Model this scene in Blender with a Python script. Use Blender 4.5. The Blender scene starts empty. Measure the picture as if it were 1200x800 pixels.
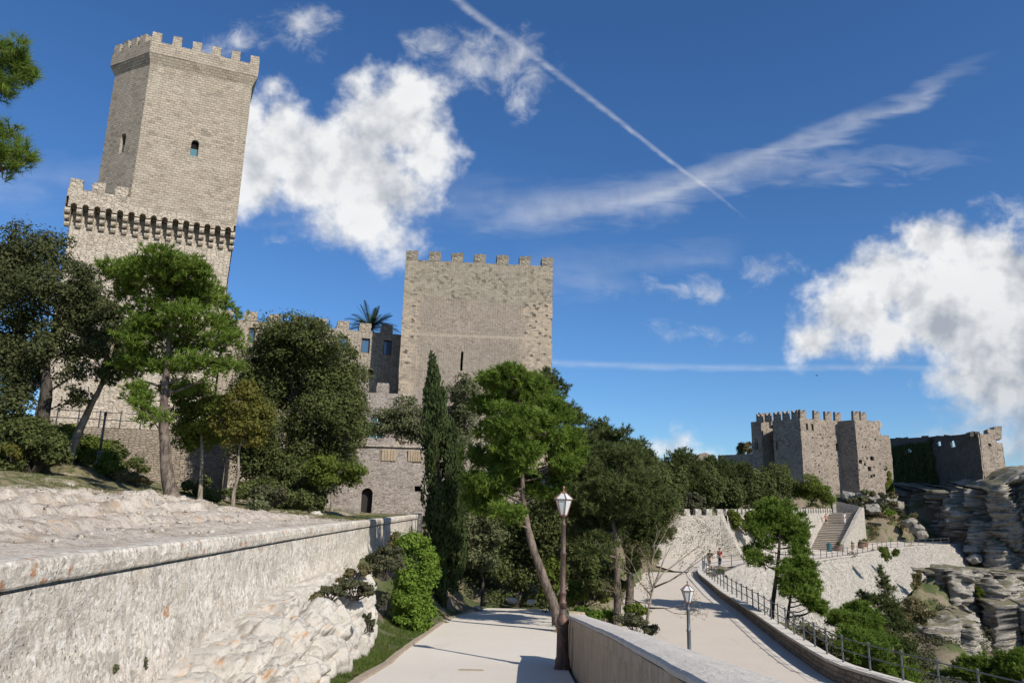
import bpy, bmesh, math, random
import numpy as np
from mathutils import Vector, Matrix, noise as mnoise

random.seed(7)
rng = np.random.default_rng(7)
scene = bpy.context.scene
COL = scene.collection
R = math.radians

# ------------------------------------------------------------------ camera
FPX, TH, ROLL = 860.0, math.atan(197 / 860.0), 0.024
FW = np.array([0, math.cos(TH), math.sin(TH)])
RT = np.array([1.0, 0, 0])
DN = np.array([0, math.sin(TH), -math.cos(TH)])
cam_d = bpy.data.cameras.new("camera")
cam = bpy.data.objects.new("camera", cam_d)
COL.objects.link(cam)
cam_d.sensor_width = 36
cam_d.lens = FPX / 1200 * 36
cam_d.clip_start = 0.05
cam_d.clip_end = 20000
_cx = (RT - ROLL * DN); _cx /= np.linalg.norm(_cx)
_cy = -(ROLL * RT + DN); _cy /= np.linalg.norm(_cy)
_cz = -FW
cam.matrix_world = Matrix(((_cx[0], _cy[0], _cz[0], 0), (_cx[1], _cy[1], _cz[1], 0), (_cx[2], _cy[2], _cz[2], 0), (0, 0, 0, 1)))
scene.camera = cam
scene.view_settings.view_transform = 'Standard'
scene.view_settings.look = 'None'
scene.view_settings.exposure = 0.30
scene.view_settings.gamma = 1.0
scene.render.engine = 'CYCLES'
scene.cycles.max_bounces = 5
scene.cycles.transparent_max_bounces = 4
scene.cycles.use_denoising = True


def ray(x, y):
    """direction of a sight line of the photograph, scaled so that its forward (Y) part is one metre"""
    a, b = (x - 600) / FPX, (y - 400) / FPX
    d = FW + (a + b * ROLL) * RT + (b - a * ROLL) * DN
    return d / d[1]


def at(x, y, Y):
    return ray(x, y) * Y


# ------------------------------------------------------------------ node helper
class G:
    def __init__(self, tree):
        self.t = tree

    def n(self, typ, props=None, **kw):
        nd = self.t.nodes.new('ShaderNode' + typ)
        for k, v in (props or {}).items():
            setattr(nd, k, v)
        for k, v in kw.items():
            k = k.replace('_', ' ')
            s = None
            if k.startswith('i') and k[1:].isdigit():
                s = nd.inputs[int(k[1:])]
            else:
                s = nd.inputs[k]
            if isinstance(v, bpy.types.NodeSocket):
                self.t.links.new(v, s)
            elif isinstance(v, bpy.types.Node):
                self.t.links.new(v.outputs[0], s)
            else:
                if isinstance(v, (tuple, list)) and len(v) == 3 and s.type == 'RGBA':
                    v = (*v, 1)
                s.default_value = v
        return nd

    def math(self, op, a, b=0.0, c=0.0, clamp=False):
        return self.n('Math', dict(operation=op, use_clamp=clamp), i0=a, i1=b, i2=c).outputs[0]

    def vmath(self, op, a, b=(0, 0, 0), c=(0, 0, 0)):
        nd = self.n('VectorMath', dict(operation=op), i0=a, i1=b)
        if op == 'MULTIPLY_ADD':
            if isinstance(c, bpy.types.NodeSocket):
                self.t.links.new(c, nd.inputs[2])
            else:
                nd.inputs[2].default_value = c
        return nd.outputs['Value'] if op in ('LENGTH', 'DOT_PRODUCT', 'DISTANCE') else nd.outputs[0]

    def mix(self, f, a, b, typ='MIX'):
        nd = self.n('Mix', dict(data_type='RGBA', blend_type=typ, clamp_factor=True))
        for s, v in ((nd.inputs[0], f), (nd.inputs[6], a), (nd.inputs[7], b)):
            if isinstance(v, bpy.types.NodeSocket):
                self.t.links.new(v, s)
            else:
                if isinstance(v, (tuple, list)) and len(v) == 3:
                    v = (*v, 1)
                s.default_value = v
        return nd.outputs[2]

    def ss(self, x, lo, hi, o0=0.0, o1=1.0):
        nd = self.n('MapRange', dict(interpolation_type='SMOOTHSTEP'), i0=x, i1=lo, i2=hi, i3=o0, i4=o1)
        return nd.outputs[0]

    def lin(self, x, lo, hi, o0=0.0, o1=1.0):
        return self.n('MapRange', dict(interpolation_type='LINEAR'), i0=x, i1=lo, i2=hi, i3=o0, i4=o1).outputs[0]

    def noise(self, vec, scale, detail=4.0, rough=0.55, dist=0.0, dim='3D'):
        return self.n('TexNoise', dict(noise_dimensions=dim), Vector=vec, Scale=scale, Detail=detail, Roughness=rough, Distortion=dist)


# ------------------------------------------------------------------ sun and sky
SUN = np.array([4.05, -4.35, 4.45]); SUN = SUN / np.linalg.norm(SUN)
SUN_EL = math.asin(SUN[2]); SUN_AZ = math.atan2(SUN[0], SUN[1])
sl = bpy.data.lights.new("sun", 'SUN')
sl.energy = 4.7
sl.angle = R(0.5)
sl.color = (1.0, 0.95, 0.87)
sun = bpy.data.objects.new("sun", sl)
COL.objects.link(sun)
sun.rotation_euler = Vector(SUN).to_track_quat('Z', 'Y').to_euler()
sun.location = (20, -20, 60)

world = bpy.data.worlds.new("World")
scene.world = world
world.use_nodes = True
world.cycles.sampling_method = 'MANUAL'
world.cycles.sample_map_resolution = 512
wt = world.node_tree
wt.nodes.clear()
g = G(wt)
sky = g.n('TexSky', dict(sky_type='NISHITA', sun_disc=False, sun_elevation=SUN_EL, sun_rotation=SUN_AZ, altitude=750.0, air_density=1.0, dust_density=0.7, ozone_density=1.6))
tc = g.n('TexCoord')
dirv = tc.outputs['Generated']
# plane of sky directions round the view of the valley (a gnomonic chart of the sky, fixed in the world)
fu = g.vmath('DOT_PRODUCT', dirv, tuple(_cx))
fv = g.vmath('DOT_PRODUCT', dirv, tuple(_cy))
fd = g.vmath('DOT_PRODUCT', dirv, tuple(FW))
fds = g.math('MAXIMUM', fd, 0.05)
chart = g.n('CombineXYZ', X=g.math('DIVIDE', fu, fds), Y=g.math('DIVIDE', fv, fds)).outputs[0]
front = g.ss(fd, 0.25, 0.45)


def C2(x, y):
    return ((x - 600) / FPX, -(y - 400) / FPX)


def blob_field(vec, blobs):
    acc = None
    for (x, y, rx, ry) in blobs:
        cx, cy = C2(x, y)
        sx, sy = FPX / rx, FPX / ry
        q = g.vmath('MULTIPLY_ADD', vec, (sx, sy, 0), (-cx * sx, -cy * sy, 0))
        ln = g.vmath('LENGTH', q)
        s = g.math('SUBTRACT', 1.0, ln)
        s = g.math('MULTIPLY', s, min(rx, ry) / 40.0)
        acc = s if acc is None else g.n('Math', dict(operation='SMOOTH_MAX'), i0=acc, i1=s, i2=0.25).outputs[0]
    return acc


CUM1 = [(335, 165, 52, 48), (300, 195, 50, 62), (395, 195, 90, 62), (450, 140, 72, 50), (482, 108, 48, 34), (435, 225, 82, 45), (505, 178, 36, 46),
        (425, 262, 58, 30), (322, 108, 15, 18), (455, 285, 42, 18), (425, 100, 30, 25), (290, 150, 30, 40)]
CUM2 = [(1090, 285, 52, 36), (1050, 330, 70, 50), (1000, 370, 62, 42), (958, 398, 34, 30), (1150, 300, 72, 46), (1130, 370, 95, 60),
        (1185, 420, 70, 70), (1110, 350, 90, 60), (1180, 350, 80, 80), (1030, 395, 60, 34), (1150, 415, 60, 34), (968, 331, 15, 9), (1120, 440, 40, 22), (785, 527, 30, 14), (835, 538, 40, 10)]
WISP = [(555, 68, 60, 22), (592, 82, 42, 20), (612, 112, 22, 26), (512, 48, 32, 22), (355, 32, 36, 26), (278, 48, 32, 18), (250, 60, 20, 12), (610, 70, 30, 22),
        (380, 275, 40, 20), (775, 338, 30, 7), (826, 340, 22, 15), (908, 322, 24, 13), (1190, 250, 32, 15), (470, 300, 40, 20), (1180, 480, 80, 50), (1195, 520, 90, 34), (1140, 455, 50, 26), (1130, 520, 50, 16), (815, 390, 25, 6)]
wob = g.noise(chart, 9.0, 3.0, 0.5)
wobv = g.vmath('SUBTRACT', wob.outputs['Color'], (0.5, 0.5, 0.5))
vec_w = g.vmath('MULTIPLY_ADD', wobv, (0.055, 0.055, 0), chart)
puff = g.noise(chart, 22.0, 10.0, 0.60).outputs[0]
puffs = g.noise(g.vmath('ADD', chart, (0.012, 0.018, 0)), 21.0, 5.0, 0.52).outputs[0]
big = g.noise(chart, 11.0, 4.0, 0.55).outputs[0]
bigs = g.noise(g.vmath('ADD', chart, (0.03, 0.045, 0)), 11.0, 3.0, 0.5).outputs[0]
field = blob_field(vec_w, CUM1 + CUM2)
dens = g.math('ADD', field, g.math('ADD', g.math('MULTIPLY', g.math('SUBTRACT', puff, 0.5), 1.3), g.math('MULTIPLY', g.math('SUBTRACT', big, 0.5), 0.7)))
m_cum = g.ss(dens, -0.22, 0.58)
wf = blob_field(vec_w, WISP)
wpuff = g.noise(g.vmath('MULTIPLY', vec_w, (1.0, 1.25, 1)), 26.0, 10.0, 0.62, 0.3).outputs[0]
wd = g.math('ADD', wf, g.math('MULTIPLY', g.math('SUBTRACT', wpuff, 0.5), 2.0))
m_wisp = g.math('MULTIPLY', g.ss(wd, -0.2, 1.0), 0.78)


def streak(pts, w0, w1, alpha, nscale, fu_scale, soft):
    """a long trail across the sky chart through pts (photograph positions), of half width w0 -> w1 pixels"""
    P = [C2(*p) for p in pts]
    x0, x1 = P[0][0], P[-1][0]
    ys = [p[1] for p in P]
    lo, hi = min(ys) - 0.001, max(ys) + 0.001
    sx = g.n('SeparateXYZ', Vector=chart)
    t = g.lin(sx.outputs[0], x0, x1)
    fc = g.n('FloatCurve', Value=t)
    cur = fc.mapping.curves[0]
    for i, p in enumerate(P):
        px, py = (p[0] - x0) / (x1 - x0), (p[1] - lo) / (hi - lo)
        if i == 0:
            cur.points[0].location = (px, py)
        elif i == len(P) - 1:
            cur.points[1 if len(cur.points) == 2 else len(cur.points) - 1].location = (px, py)
        else:
            cur.points.new(px, py)
    fc.mapping.update()
    yc = g.lin(fc.outputs[0], 0.0, 1.0, lo, hi)
    tex = g.noise(g.vmath('MULTIPLY', chart, (fu_scale, nscale, 1)), 1.0, 7.0, 0.52, 0.5).outputs[0]
    dy = g.math('ADD', g.math('SUBTRACT', sx.outputs[1], yc), g.math('MULTIPLY', g.math('SUBTRACT', tex, 0.5), soft * w0 / FPX))
    d = g.math('ABSOLUTE', dy)
    w = g.lin(t, 0.0, 1.0, w0 / FPX, w1 / FPX)
    prof = g.ss(g.math('DIVIDE', d, w), 1.0, 0.0)
    ends = g.math('MULTIPLY', g.ss(t, -0.02, 0.12), g.ss(t, 1.0, 0.8))
    body = g.math('MULTIPLY', prof, g.lin(tex, 0.3, 0.75, 0.35, 1.0))
    return g.math('MULTIPLY', g.math('MULTIPLY', body, ends), alpha)


trails = [
    streak([(480, -50), (545, 8), (628, 68), (700, 122), (790, 192), (840, 228), (884, 266)], 11, 3.2, 0.40, 90, 40, 0.4),
    streak([(590, 252), (700, 240), (800, 216), (860, 194), (950, 168), (1040, 130), (1180, 52)], 32, 15, 0.36, 46, 9, 1.8),
    streak([(720, 246), (790, 222), (880, 186), (960, 152), (1060, 118)], 9, 14, 0.28, 40, 10, 1.2),
    streak([(520, 238), (640, 244), (740, 238), (830, 214), (960, 196), (1180, 184)], 44, 16, 0.24, 45, 14, 1.6),
    streak([(600, 330), (700, 318), (800, 305), (880, 285)], 50, 20, 0.15, 40, 12, 1.5),
    streak([(560, 420), (760, 429), (900, 431), (1000, 430), (1230, 438)], 7, 4, 0.27, 90, 20, 0.8),
    streak([(-150, 205), (60, 212), (200, 226), (420, 232), (620, 220)], 40, 40, 0.16, 40, 9, 1.5),
]
m_tr = trails[0]
for t_ in trails[1:]:
    m_tr = g.math('SUBTRACT', g.math('ADD', m_tr, t_), g.math('MULTIPLY', m_tr, t_))
# sparse fair-weather clouds over the rest of the sky, out of the view
sep = g.n('SeparateXYZ', Vector=dirv)
zc = g.math('MAXIMUM', sep.outputs[2], 0.06)
layer = g.n('CombineXYZ', X=g.math('DIVIDE', sep.outputs[0], zc), Y=g.math('DIVIDE', sep.outputs[1], zc)).outputs[0]
oth = g.ss(g.noise(layer, 1.1, 8.0, 0.6).outputs[0], 0.56, 0.72)
oth = g.math('MULTIPLY', g.math('MULTIPLY', oth, g.math('SUBTRACT', 1.0, front)), g.ss(sep.outputs[2], 0.02, 0.15))
# cloud light: sunlit tops, greyer folds and undersides
fold = g.math('ADD', g.math('MULTIPLY', g.math('SUBTRACT', puff, puffs), 1.1), g.math('MULTIPLY', g.math('SUBTRACT', big, bigs), 2.2))
sh = g.math('ADD', g.math('ADD', 0.80, fold), g.math('MULTIPLY', g.math('SUBTRACT', big, 0.5), -0.5), clamp=True)
thick = g.ss(field, 0.15, 1.1)
sh = g.math('SUBTRACT', sh, g.math('MULTIPLY', thick, 0.12))
# the great right-hand cloud darkens toward its underside
sv = g.n('SeparateXYZ', Vector=chart)
under = g.math('MULTIPLY', g.ss(sv.outputs[1], C2(0, 330)[1], C2(0, 480)[1]), g.ss(sv.outputs[0], C2(960, 0)[0], C2(1130, 0)[0]))
sh = g.math('SUBTRACT', sh, g.math('MULTIPLY', under, 0.42), clamp=True)
cloud_col = g.mix(sh, (0.42, 0.46, 0.53), (0.96, 0.97, 0.98))
mask_f = g.math('SUBTRACT', 1.0, g.math('MULTIPLY', g.math('MULTIPLY', g.math('SUBTRACT', 1.0, m_cum), g.math('SUBTRACT', 1.0, m_wisp)), g.math('SUBTRACT', 1.0, m_tr)))
mask = g.math('MAXIMUM', g.math('MULTIPLY', mask_f, front), oth)
skc = g.n('HueSaturation', Color=sky.outputs[0], Hue=0.5, Saturation=1.16, Value=1.0)
skt = g.mix(1.0, skc.outputs[0], (0.72, 0.99, 1.27), 'MULTIPLY')
bg1 = g.n('Background', Color=skt, Strength=0.084)
bg2 = g.n('Background', Color=cloud_col, Strength=0.76)
mx = g.n('MixShader', i0=mask, i1=bg1, i2=bg2)
out = g.n('OutputWorld', Surface=mx)

# ------------------------------------------------------------------ mesh helpers
class MB:
    def __init__(self):
        self.v, self.f, self.uv, self.smooth = [], [], [], False

    def quad(self, pts, uv=None):
        b = len(self.v)
        self.v.extend([tuple(p) for p in pts])
        self.f.append(tuple(range(b, b + len(pts))))
        self.uv.append(uv)

    def box(self, c, s, ax=None, jit=0.0, top_only=False):
        """box of full size s at centre c with optional axes (3 unit vectors)"""
        ax = ax or ((1, 0, 0), (0, 1, 0), (0, 0, 1))
        A = [np.array(a, float) for a in ax]
        c = np.array(c, float)
        P = []
        for k in (-1, 1):
            for j in (-1, 1):
                for i in (-1, 1):
                    p = c + A[0] * i * s[0] / 2 + A[1] * j * s[1] / 2 + A[2] * k * s[2] / 2
                    if jit:
                        p = p + np.array([random.uniform(-jit, jit) for _ in range(3)])
                    P.append(p)
        for f in ((0, 2, 3, 1), (4, 5, 7, 6), (0, 1, 5, 4), (2, 6, 7, 3), (0, 4, 6, 2), (1, 3, 7, 5)):
            self.quad([P[i] for i in f])

    def tube(self, pts, rad, n=8, cap=True, rough=0.0):
        pts = [np.array(p, float) for p in pts]
        b = len(self.v)
        up = np.array([0.0, 0.0, 1.0])
        prev = None
        for i, p in enumerate(pts):
            d = pts[min(i + 1, len(pts) - 1)] - pts[max(i - 1, 0)]
            d = d / (np.linalg.norm(d) + 1e-9)
            if prev is None:
                x = np.cross(d, up)
                if np.linalg.norm(x) < 0.1:
                    x = np.cross(d, np.array([1.0, 0, 0]))
            else:
                x = prev - d * np.dot(prev, d)
            x = x / np.linalg.norm(x)
            prev = x
            y = np.cross(d, x)
            for k in range(n):
                a = 2 * math.pi * k / n
                r = rad[i] * (1 + (random.uniform(-rough, rough) if rough else 0))
                self.v.append(tuple(p + (x * math.cos(a) + y * math.sin(a)) * r))
        for i in range(len(pts) - 1):
            for k in range(n):
                q = b + i * n
                self.f.append((q + k, q + (k + 1) % n, q + n + (k + 1) % n, q + n + k))
                self.uv.append(None)
        if cap:
            self.f.append(tuple(b + k for k in range(n))[::-1]); self.uv.append(None)
            e = b + (len(pts) - 1) * n
            self.f.append(tuple(e + k for k in range(n))); self.uv.append(None)

    def lathe(self, c, prof, n=16):
        b = len(self.v)
        for (r, z) in prof:
            for k in range(n):
                a = 2 * math.pi * (k + 0.5) / n
                self.v.append((c[0] + r * math.cos(a), c[1] + r * math.sin(a), c[2] + z))
        for i in range(len(prof) - 1):
            for k in range(n):
                q = b + i * n
                self.f.append((q + k, q + (k + 1) % n, q + n + (k + 1) % n, q + n + k)); self.uv.append(None)
        self.f.append(tuple(b + k for k in range(n))[::-1]); self.uv.append(None)
        e = b + (len(prof) - 1) * n
        self.f.append(tuple(e + k for k in range(n))); self.uv.append(None)

    def grid(self, P, uv=None):
        """P: (n, m, 3) array of points"""
        n, m = P.shape[:2]
        b = len(self.v)
        self.v.extend(map(tuple, P.reshape(-1, 3)))
        for i in range(n - 1):
            for j in range(m - 1):
                q = b + i * m + j
                self.f.append((q, q + 1, q + m + 1, q + m))
                self.uv.append(None if uv is None else (uv[i, j], uv[i, j + 1], uv[i + 1, j + 1], uv[i + 1, j]))


def wloc(o):
    p = Vector((0, 0, 0))
    while o is not None:
        p = p + o.location
        o = o.parent
    return p


def link(name, me, mat, parent=None, offset=None):
    o = bpy.data.objects.new(name, me)
    COL.objects.link(o)
    if mat is not None and len(me.materials) == 0:
        me.materials.append(mat)
    if parent is not None:
        o.parent = parent
    return o


def build(name, mb, mat, parent=None, smooth=False, origin=None):
    """links the collected shape as ONE mesh object; vertices are given in world coordinates"""
    base = np.array(wloc(parent)) if parent is not None else np.zeros(3)
    org = np.array(origin, float) if origin is not None else base
    me = bpy.data.meshes.new(name)
    V = np.array(mb.v, float) - org
    me.from_pydata([tuple(v) for v in V], [], mb.f)
    uvl = me.uv_layers.new(name="UVMap")
    W = V + org
    dat = np.zeros((len(me.loops), 2), np.float32)
    li = 0
    for f, uv in zip(mb.f, mb.uv):
        k = len(f)
        if uv is not None:
            dat[li:li + k] = uv
        else:
            P = W[list(f)]
            nrm = np.cross(P[1] - P[0], P[-1] - P[0])
            L = np.linalg.norm(nrm)
            nrm = nrm / L if L > 1e-12 else np.array([0, 0, 1.0])
            if abs(nrm[2]) > 0.8:
                dat[li:li + k] = P[:, :2]
            else:
                t = np.array([-nrm[1], nrm[0], 0]); t /= np.linalg.norm(t)
                dat[li:li + k, 0] = P @ t
                dat[li:li + k, 1] = P[:, 2]
        li += k
    uvl.data.foreach_set('uv', dat.ravel())
    if smooth:
        me.polygons.foreach_set('use_smooth', [True] * len(me.polygons))
    o = link(name, me, mat, parent)
    if origin is not None:
        o.location = Vector(org - base)
    return o


def np_mesh(name, V, F, mat, parent=None, tint=None, smooth=False, uv=None):
    """fast mesh from arrays; F is (n,k)"""
    base = np.array(wloc(parent)) if parent is not None else np.zeros(3)
    me = bpy.data.meshes.new(name)
    V = (np.asarray(V, np.float64) - base).astype(np.float32)
    F = np.asarray(F, np.int32)
    n, k = F.shape
    me.vertices.add(len(V)); me.vertices.foreach_set('co', V.ravel())
    me.loops.add(n * k); me.loops.foreach_set('vertex_index', F.ravel())
    me.polygons.add(n)
    me.polygons.foreach_set('loop_start', np.arange(0, n * k, k, dtype=np.int32))
    if smooth:
        me.polygons.foreach_set('use_smooth', np.ones(n, bool))
    if tint is not None:
        a = me.attributes.new('tint', 'FLOAT', 'POINT')
        a.data.foreach_set('value', np.asarray(tint, np.float32))
    if uv is not None:
        u = me.uv_layers.new(name="UVMap")
        u.data.foreach_set('uv', np.asarray(uv, np.float32)[F.ravel()].ravel())
    me.update(calc_edges=True)
    me.validate()
    return link(name, me, mat, parent)


def grid_faces(n, m):
    i = np.arange((n - 1) * m).reshape(n - 1, m)[:, :-1].ravel()
    return np.stack([i, i + 1, i + m + 1, i + m], 1)


def tag(o, label=None, cat=None, group=None, kind=None):
    if label: o['label'] = label
    if cat: o['category'] = cat
    if group: o['group'] = group
    if kind: o['kind'] = kind
    return o


def thing(name, label, cat, loc, group=None):
    o = bpy.data.objects.new(name, None)
    COL.objects.link(o)
    o.empty_display_size = 0.3
    o.location = Vector([float(c) for c in loc])
    return tag(o, label, cat, group)


def copy_tree(o, parent=None):
    c = o.copy(); COL.objects.link(c); c.parent = parent
    for ch in list(o.children):
        copy_tree(ch, c)
    return c


def vhash(I, seed):
    h = (I[..., 0].astype(np.int64) * 374761393 + I[..., 1].astype(np.int64) * 668265263 + I[..., 2].astype(np.int64) * 2147483647 + seed * 1274126177) & 0xffffffff
    h = ((h ^ (h >> 13)) * 1274126177) & 0xffffffff
    h = ((h ^ (h >> 16)) * 2246822519) & 0xffffffff
    return ((h ^ (h >> 15)) & 0xffffff) / float(0xffffff)


def vnoise(P, seed=0):
    P = np.asarray(P, float)
    I = np.floor(P).astype(np.int64); f = P - I
    f = f * f * (3 - 2 * f)
    r = 0
    for dx in (0, 1):
        for dy in (0, 1):
            for dz in (0, 1):
                w = (f[..., 0] if dx else 1 - f[..., 0]) * (f[..., 1] if dy else 1 - f[..., 1]) * (f[..., 2] if dz else 1 - f[..., 2])
                r = r + w * vhash(I + np.array([dx, dy, dz]), seed)
    return r - 0.5


def fbm(P, oct=4, seed=0, gain=0.5):
    P = np.asarray(P, float)
    a, r, s = 1.0, 0, 1.0
    for k in range(oct):
        r = r + a * vnoise(P * s, seed + k)
        a *= gain; s *= 2.03
    return r


def facet(P, scale, seed=0, tilt=0.6):
    """blocky rock relief: each jittered cell is a tilted plane, with a groove at cell borders; returns (height, edge) per point"""
    Q = P / scale
    I = np.floor(Q).astype(np.int64)
    n = Q.shape[0]
    best = np.full(n, 9e9); sec = np.full(n, 9e9)
    hh = np.zeros(n)
    for dx in (-1, 0, 1):
        for dy in (-1, 0, 1):
            for dz in (-1, 0, 1):
                J = I + np.array([dx, dy, dz])
                c = J + np.stack([vhash(J, seed), vhash(J, seed + 1), vhash(J, seed + 2)], -1)
                dv = Q - c
                d = np.sqrt((dv ** 2).sum(-1))
                h = vhash(J, seed + 3) - 0.5 + tilt * ((vhash(J, seed + 4) - 0.5) * dv[:, 0] + (vhash(J, seed + 5) - 0.5) * dv[:, 1] + (vhash(J, seed + 6) - 0.5) * dv[:, 2]) * 2
                m = d < best
                sec = np.where(m, best, np.minimum(sec, d))
                hh = np.where(m, h, hh)
                best = np.where(m, d, best)
    return hh, sec - best


# ------------------------------------------------------------------ materials
def new_mat(name):
    m = bpy.data.materials.new(name)
    m.use_nodes = True
    m.node_tree.nodes.clear()
    return m, G(m.node_tree)


def finish(g, col, rough=0.9, bump=None, bdist=0.02, bstr=1.0, spec=0.25, metal=0.0):
    p = g.n('BsdfPrincipled', Base_Color=col, Roughness=rough, Metallic=metal)
    p.inputs['Specular IOR Level'].default_value = spec
    if bump is not None:
        b = g.n('Bump', Height=bump, Distance=bdist, Strength=bstr)
        g.t.links.new(b.outputs[0], p.inputs['Normal'])
    g.n('OutputMaterial', Surface=p)


def plain(name, col, rough=0.6, metal=0.0, spec=0.4, var=0.15, scale=6.0):
    m, g = new_mat(name)
    tc = g.n('TexCoord')
    nz = g.noise(tc.outputs['Object'], scale, 5.0, 0.6).outputs[0]
    c = g.mix(nz, tuple(x * (1 - var) for x in col), tuple(min(1, x * (1 + var)) for x in col))
    finish(g, c, rough, nz, 0.01, 0.4, spec, metal)
    return m


def masonry(name, ca, cb, mortar, bw, bh, ms=0.02, stain=(0.5, 0.45, 0.4), stain_amt=0.5, contrast=1.0, distort=0.06, edges=None, band=None, toprough=None, vari=0.5, rub=True):
    """coursed stonework in metres of UV. edges=(u0,u1,width): rougher warm quoin zones; band=(v,half,colour); toprough=(v,colour)"""
    m, g = new_mat(name)
    uv = g.n('UVMap', dict(uv_map="UVMap")).outputs[0]
    w = g.noise(uv, 1.6 / bh * 0.3, 3.0, 0.5)
    wv = g.vmath('SUBTRACT', w.outputs['Color'], (0.5, 0.5, 0.5))
    vec = g.vmath('MULTIPLY_ADD', wv, (distort * 2.2, distort, 0), uv)
    br = g.n('TexBrick', dict(offset=0.43, squash=1.0), Vector=vec, Scale=1.0, Color1=ca, Color2=cb, Mortar=mortar)
    br.inputs['Mortar Size'].default_value = ms
    br.inputs['Mortar Smooth'].default_value = 0.4
    br.inputs['Bias'].default_value = 0.0
    br.inputs['Brick Width'].default_value = bw
    br.inputs['Row Height'].default_value = bh
    cs = 1.5 if rub else 1.0
    vo = g.n('TexVoronoi', dict(voronoi_dimensions='2D', feature='F1'), Vector=g.vmath('MULTIPLY', vec, (cs / bw, cs / bh, 1)), Scale=1.0, Randomness=0.75)
    cellv = g.n('SeparateColor', Color=vo.outputs['Color'])
    fac_m = br.outputs['Fac']
    base_c = br.outputs['Color']
    if rub:
        ed = g.n('TexVoronoi', dict(voronoi_dimensions='2D', feature='DISTANCE_TO_EDGE'), Vector=g.vmath('MULTIPLY', vec, (cs / bw, cs / bh, 1)), Scale=1.0, Randomness=0.75)
        fac_m = g.math('MULTIPLY', g.ss(ed.outputs['Distance'], 0.12, 0.02), 0.8)
        base_c = g.mix(fac_m, g.mix(cellv.outputs[2], ca, cb), mortar)
    fine = g.noise(uv, 14.0, 6.0, 0.7).outputs[0]
    mid = g.noise(uv, 0.55, 5.0, 0.6).outputs[0]
    large = g.noise(uv, 0.16, 4.0, 0.6).outputs[0]
    col = g.mix(g.math('MULTIPLY', g.math('SUBTRACT', cellv.outputs[0], 0.5), vari), base_c, tuple(min(1, c * 1.6) for c in ca))
    dark = g.math('MULTIPLY', g.ss(cellv.outputs[1], 0.70, 0.98), vari)
    col = g.mix(dark, col, tuple(c * 0.45 for c in cb))
    col = g.mix(g.lin(fine, 0.3, 0.75, 0.0, 0.35), col, tuple(c * 0.55 for c in cb))
    col = g.mix(g.math('MULTIPLY', g.ss(mid, 0.42, 0.75), stain_amt), col, stain)
    col = g.mix(g.math('MULTIPLY', g.ss(large, 0.45, 0.7), 0.45), col, tuple(c * 0.72 for c in ca))
    st = g.noise(g.vmath('MULTIPLY', uv, (1.3, 0.12, 1)), 1.0, 5.0, 0.65).outputs[0]
    col = g.mix(g.math('MULTIPLY', g.ss(st, 0.5, 0.8), 0.4), col, tuple(c * 0.5 for c in cb))
    sp = g.n('SeparateXYZ', Vector=uv)
    if edges:
        u0, u1, wd = edges
        nn = g.math('MULTIPLY', g.math('SUBTRACT', mid, 0.5), 3.0)
        d = g.math('MINIMUM', g.math('SUBTRACT', sp.outputs[0], u0), g.math('SUBTRACT', u1, sp.outputs[0]))
        e = g.ss(g.math('ADD', d, nn), wd + 0.4, wd - 0.4)
        rv = g.n('TexVoronoi', dict(voronoi_dimensions='2D', feature='F1'), Vector=g.vmath('MULTIPLY', vec, (3.6, 5.5, 1)), Scale=1.0)
        rc = g.n('SeparateColor', Color=rv.outputs['Color'])
        ecol = g.mix(rc.outputs[0], tuple(c * 0.82 for c in ca), tuple(min(1, c * 1.32) * f for c, f in zip(ca, (1.06, 1.0, 0.9))))
        ecol = g.mix(g.ss(rc.outputs[1], 0.86, 0.97), ecol, (0.085, 0.07, 0.055))
        col = g.mix(g.math('MULTIPLY', e, 0.8), col, ecol)
    if toprough:
        v0, tcol = toprough
        e = g.ss(g.math('ADD', sp.outputs[1], g.math('MULTIPLY', mid, 1.2)), v0, v0 + 0.6)
        rv = g.n('TexVoronoi', dict(voronoi_dimensions='2D', feature='F1'), Vector=g.vmath('MULTIPLY', vec, (3.4, 5.2, 1)), Scale=1.0)
        rc = g.n('SeparateColor', Color=rv.outputs['Color'])
        ecol = g.mix(rc.outputs[0], tuple(c * 0.72 for c in tcol), tuple(min(1, c * 1.18) for c in tcol))
        ecol = g.mix(g.ss(rc.outputs[1], 0.86, 0.98), ecol, (0.13, 0.115, 0.085))
        col = g.mix(g.math('MULTIPLY', e, 0.7), col, ecol)
    if band:
        v0, hw, bc = band
        b = g.ss(g.math('ABSOLUTE', g.math('SUBTRACT', g.math('ADD', sp.outputs[1], g.math('MULTIPLY', g.math('SUBTRACT', mid, 0.5), 0.3)), v0)), hw, hw * 0.3)
        col = g.mix(g.math('MULTIPLY', b, 0.6), col, bc)
    h = g.math('ADD', g.math('MULTIPLY', g.math('SUBTRACT', 1.0, fac_m), 1.0), g.math('ADD', g.math('MULTIPLY', fine, 0.8), g.math('MULTIPLY', cellv.outputs[2], 0.5)))
    finish(g, col, 0.92, h, 0.05, contrast, 0.15)
    return m


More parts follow.
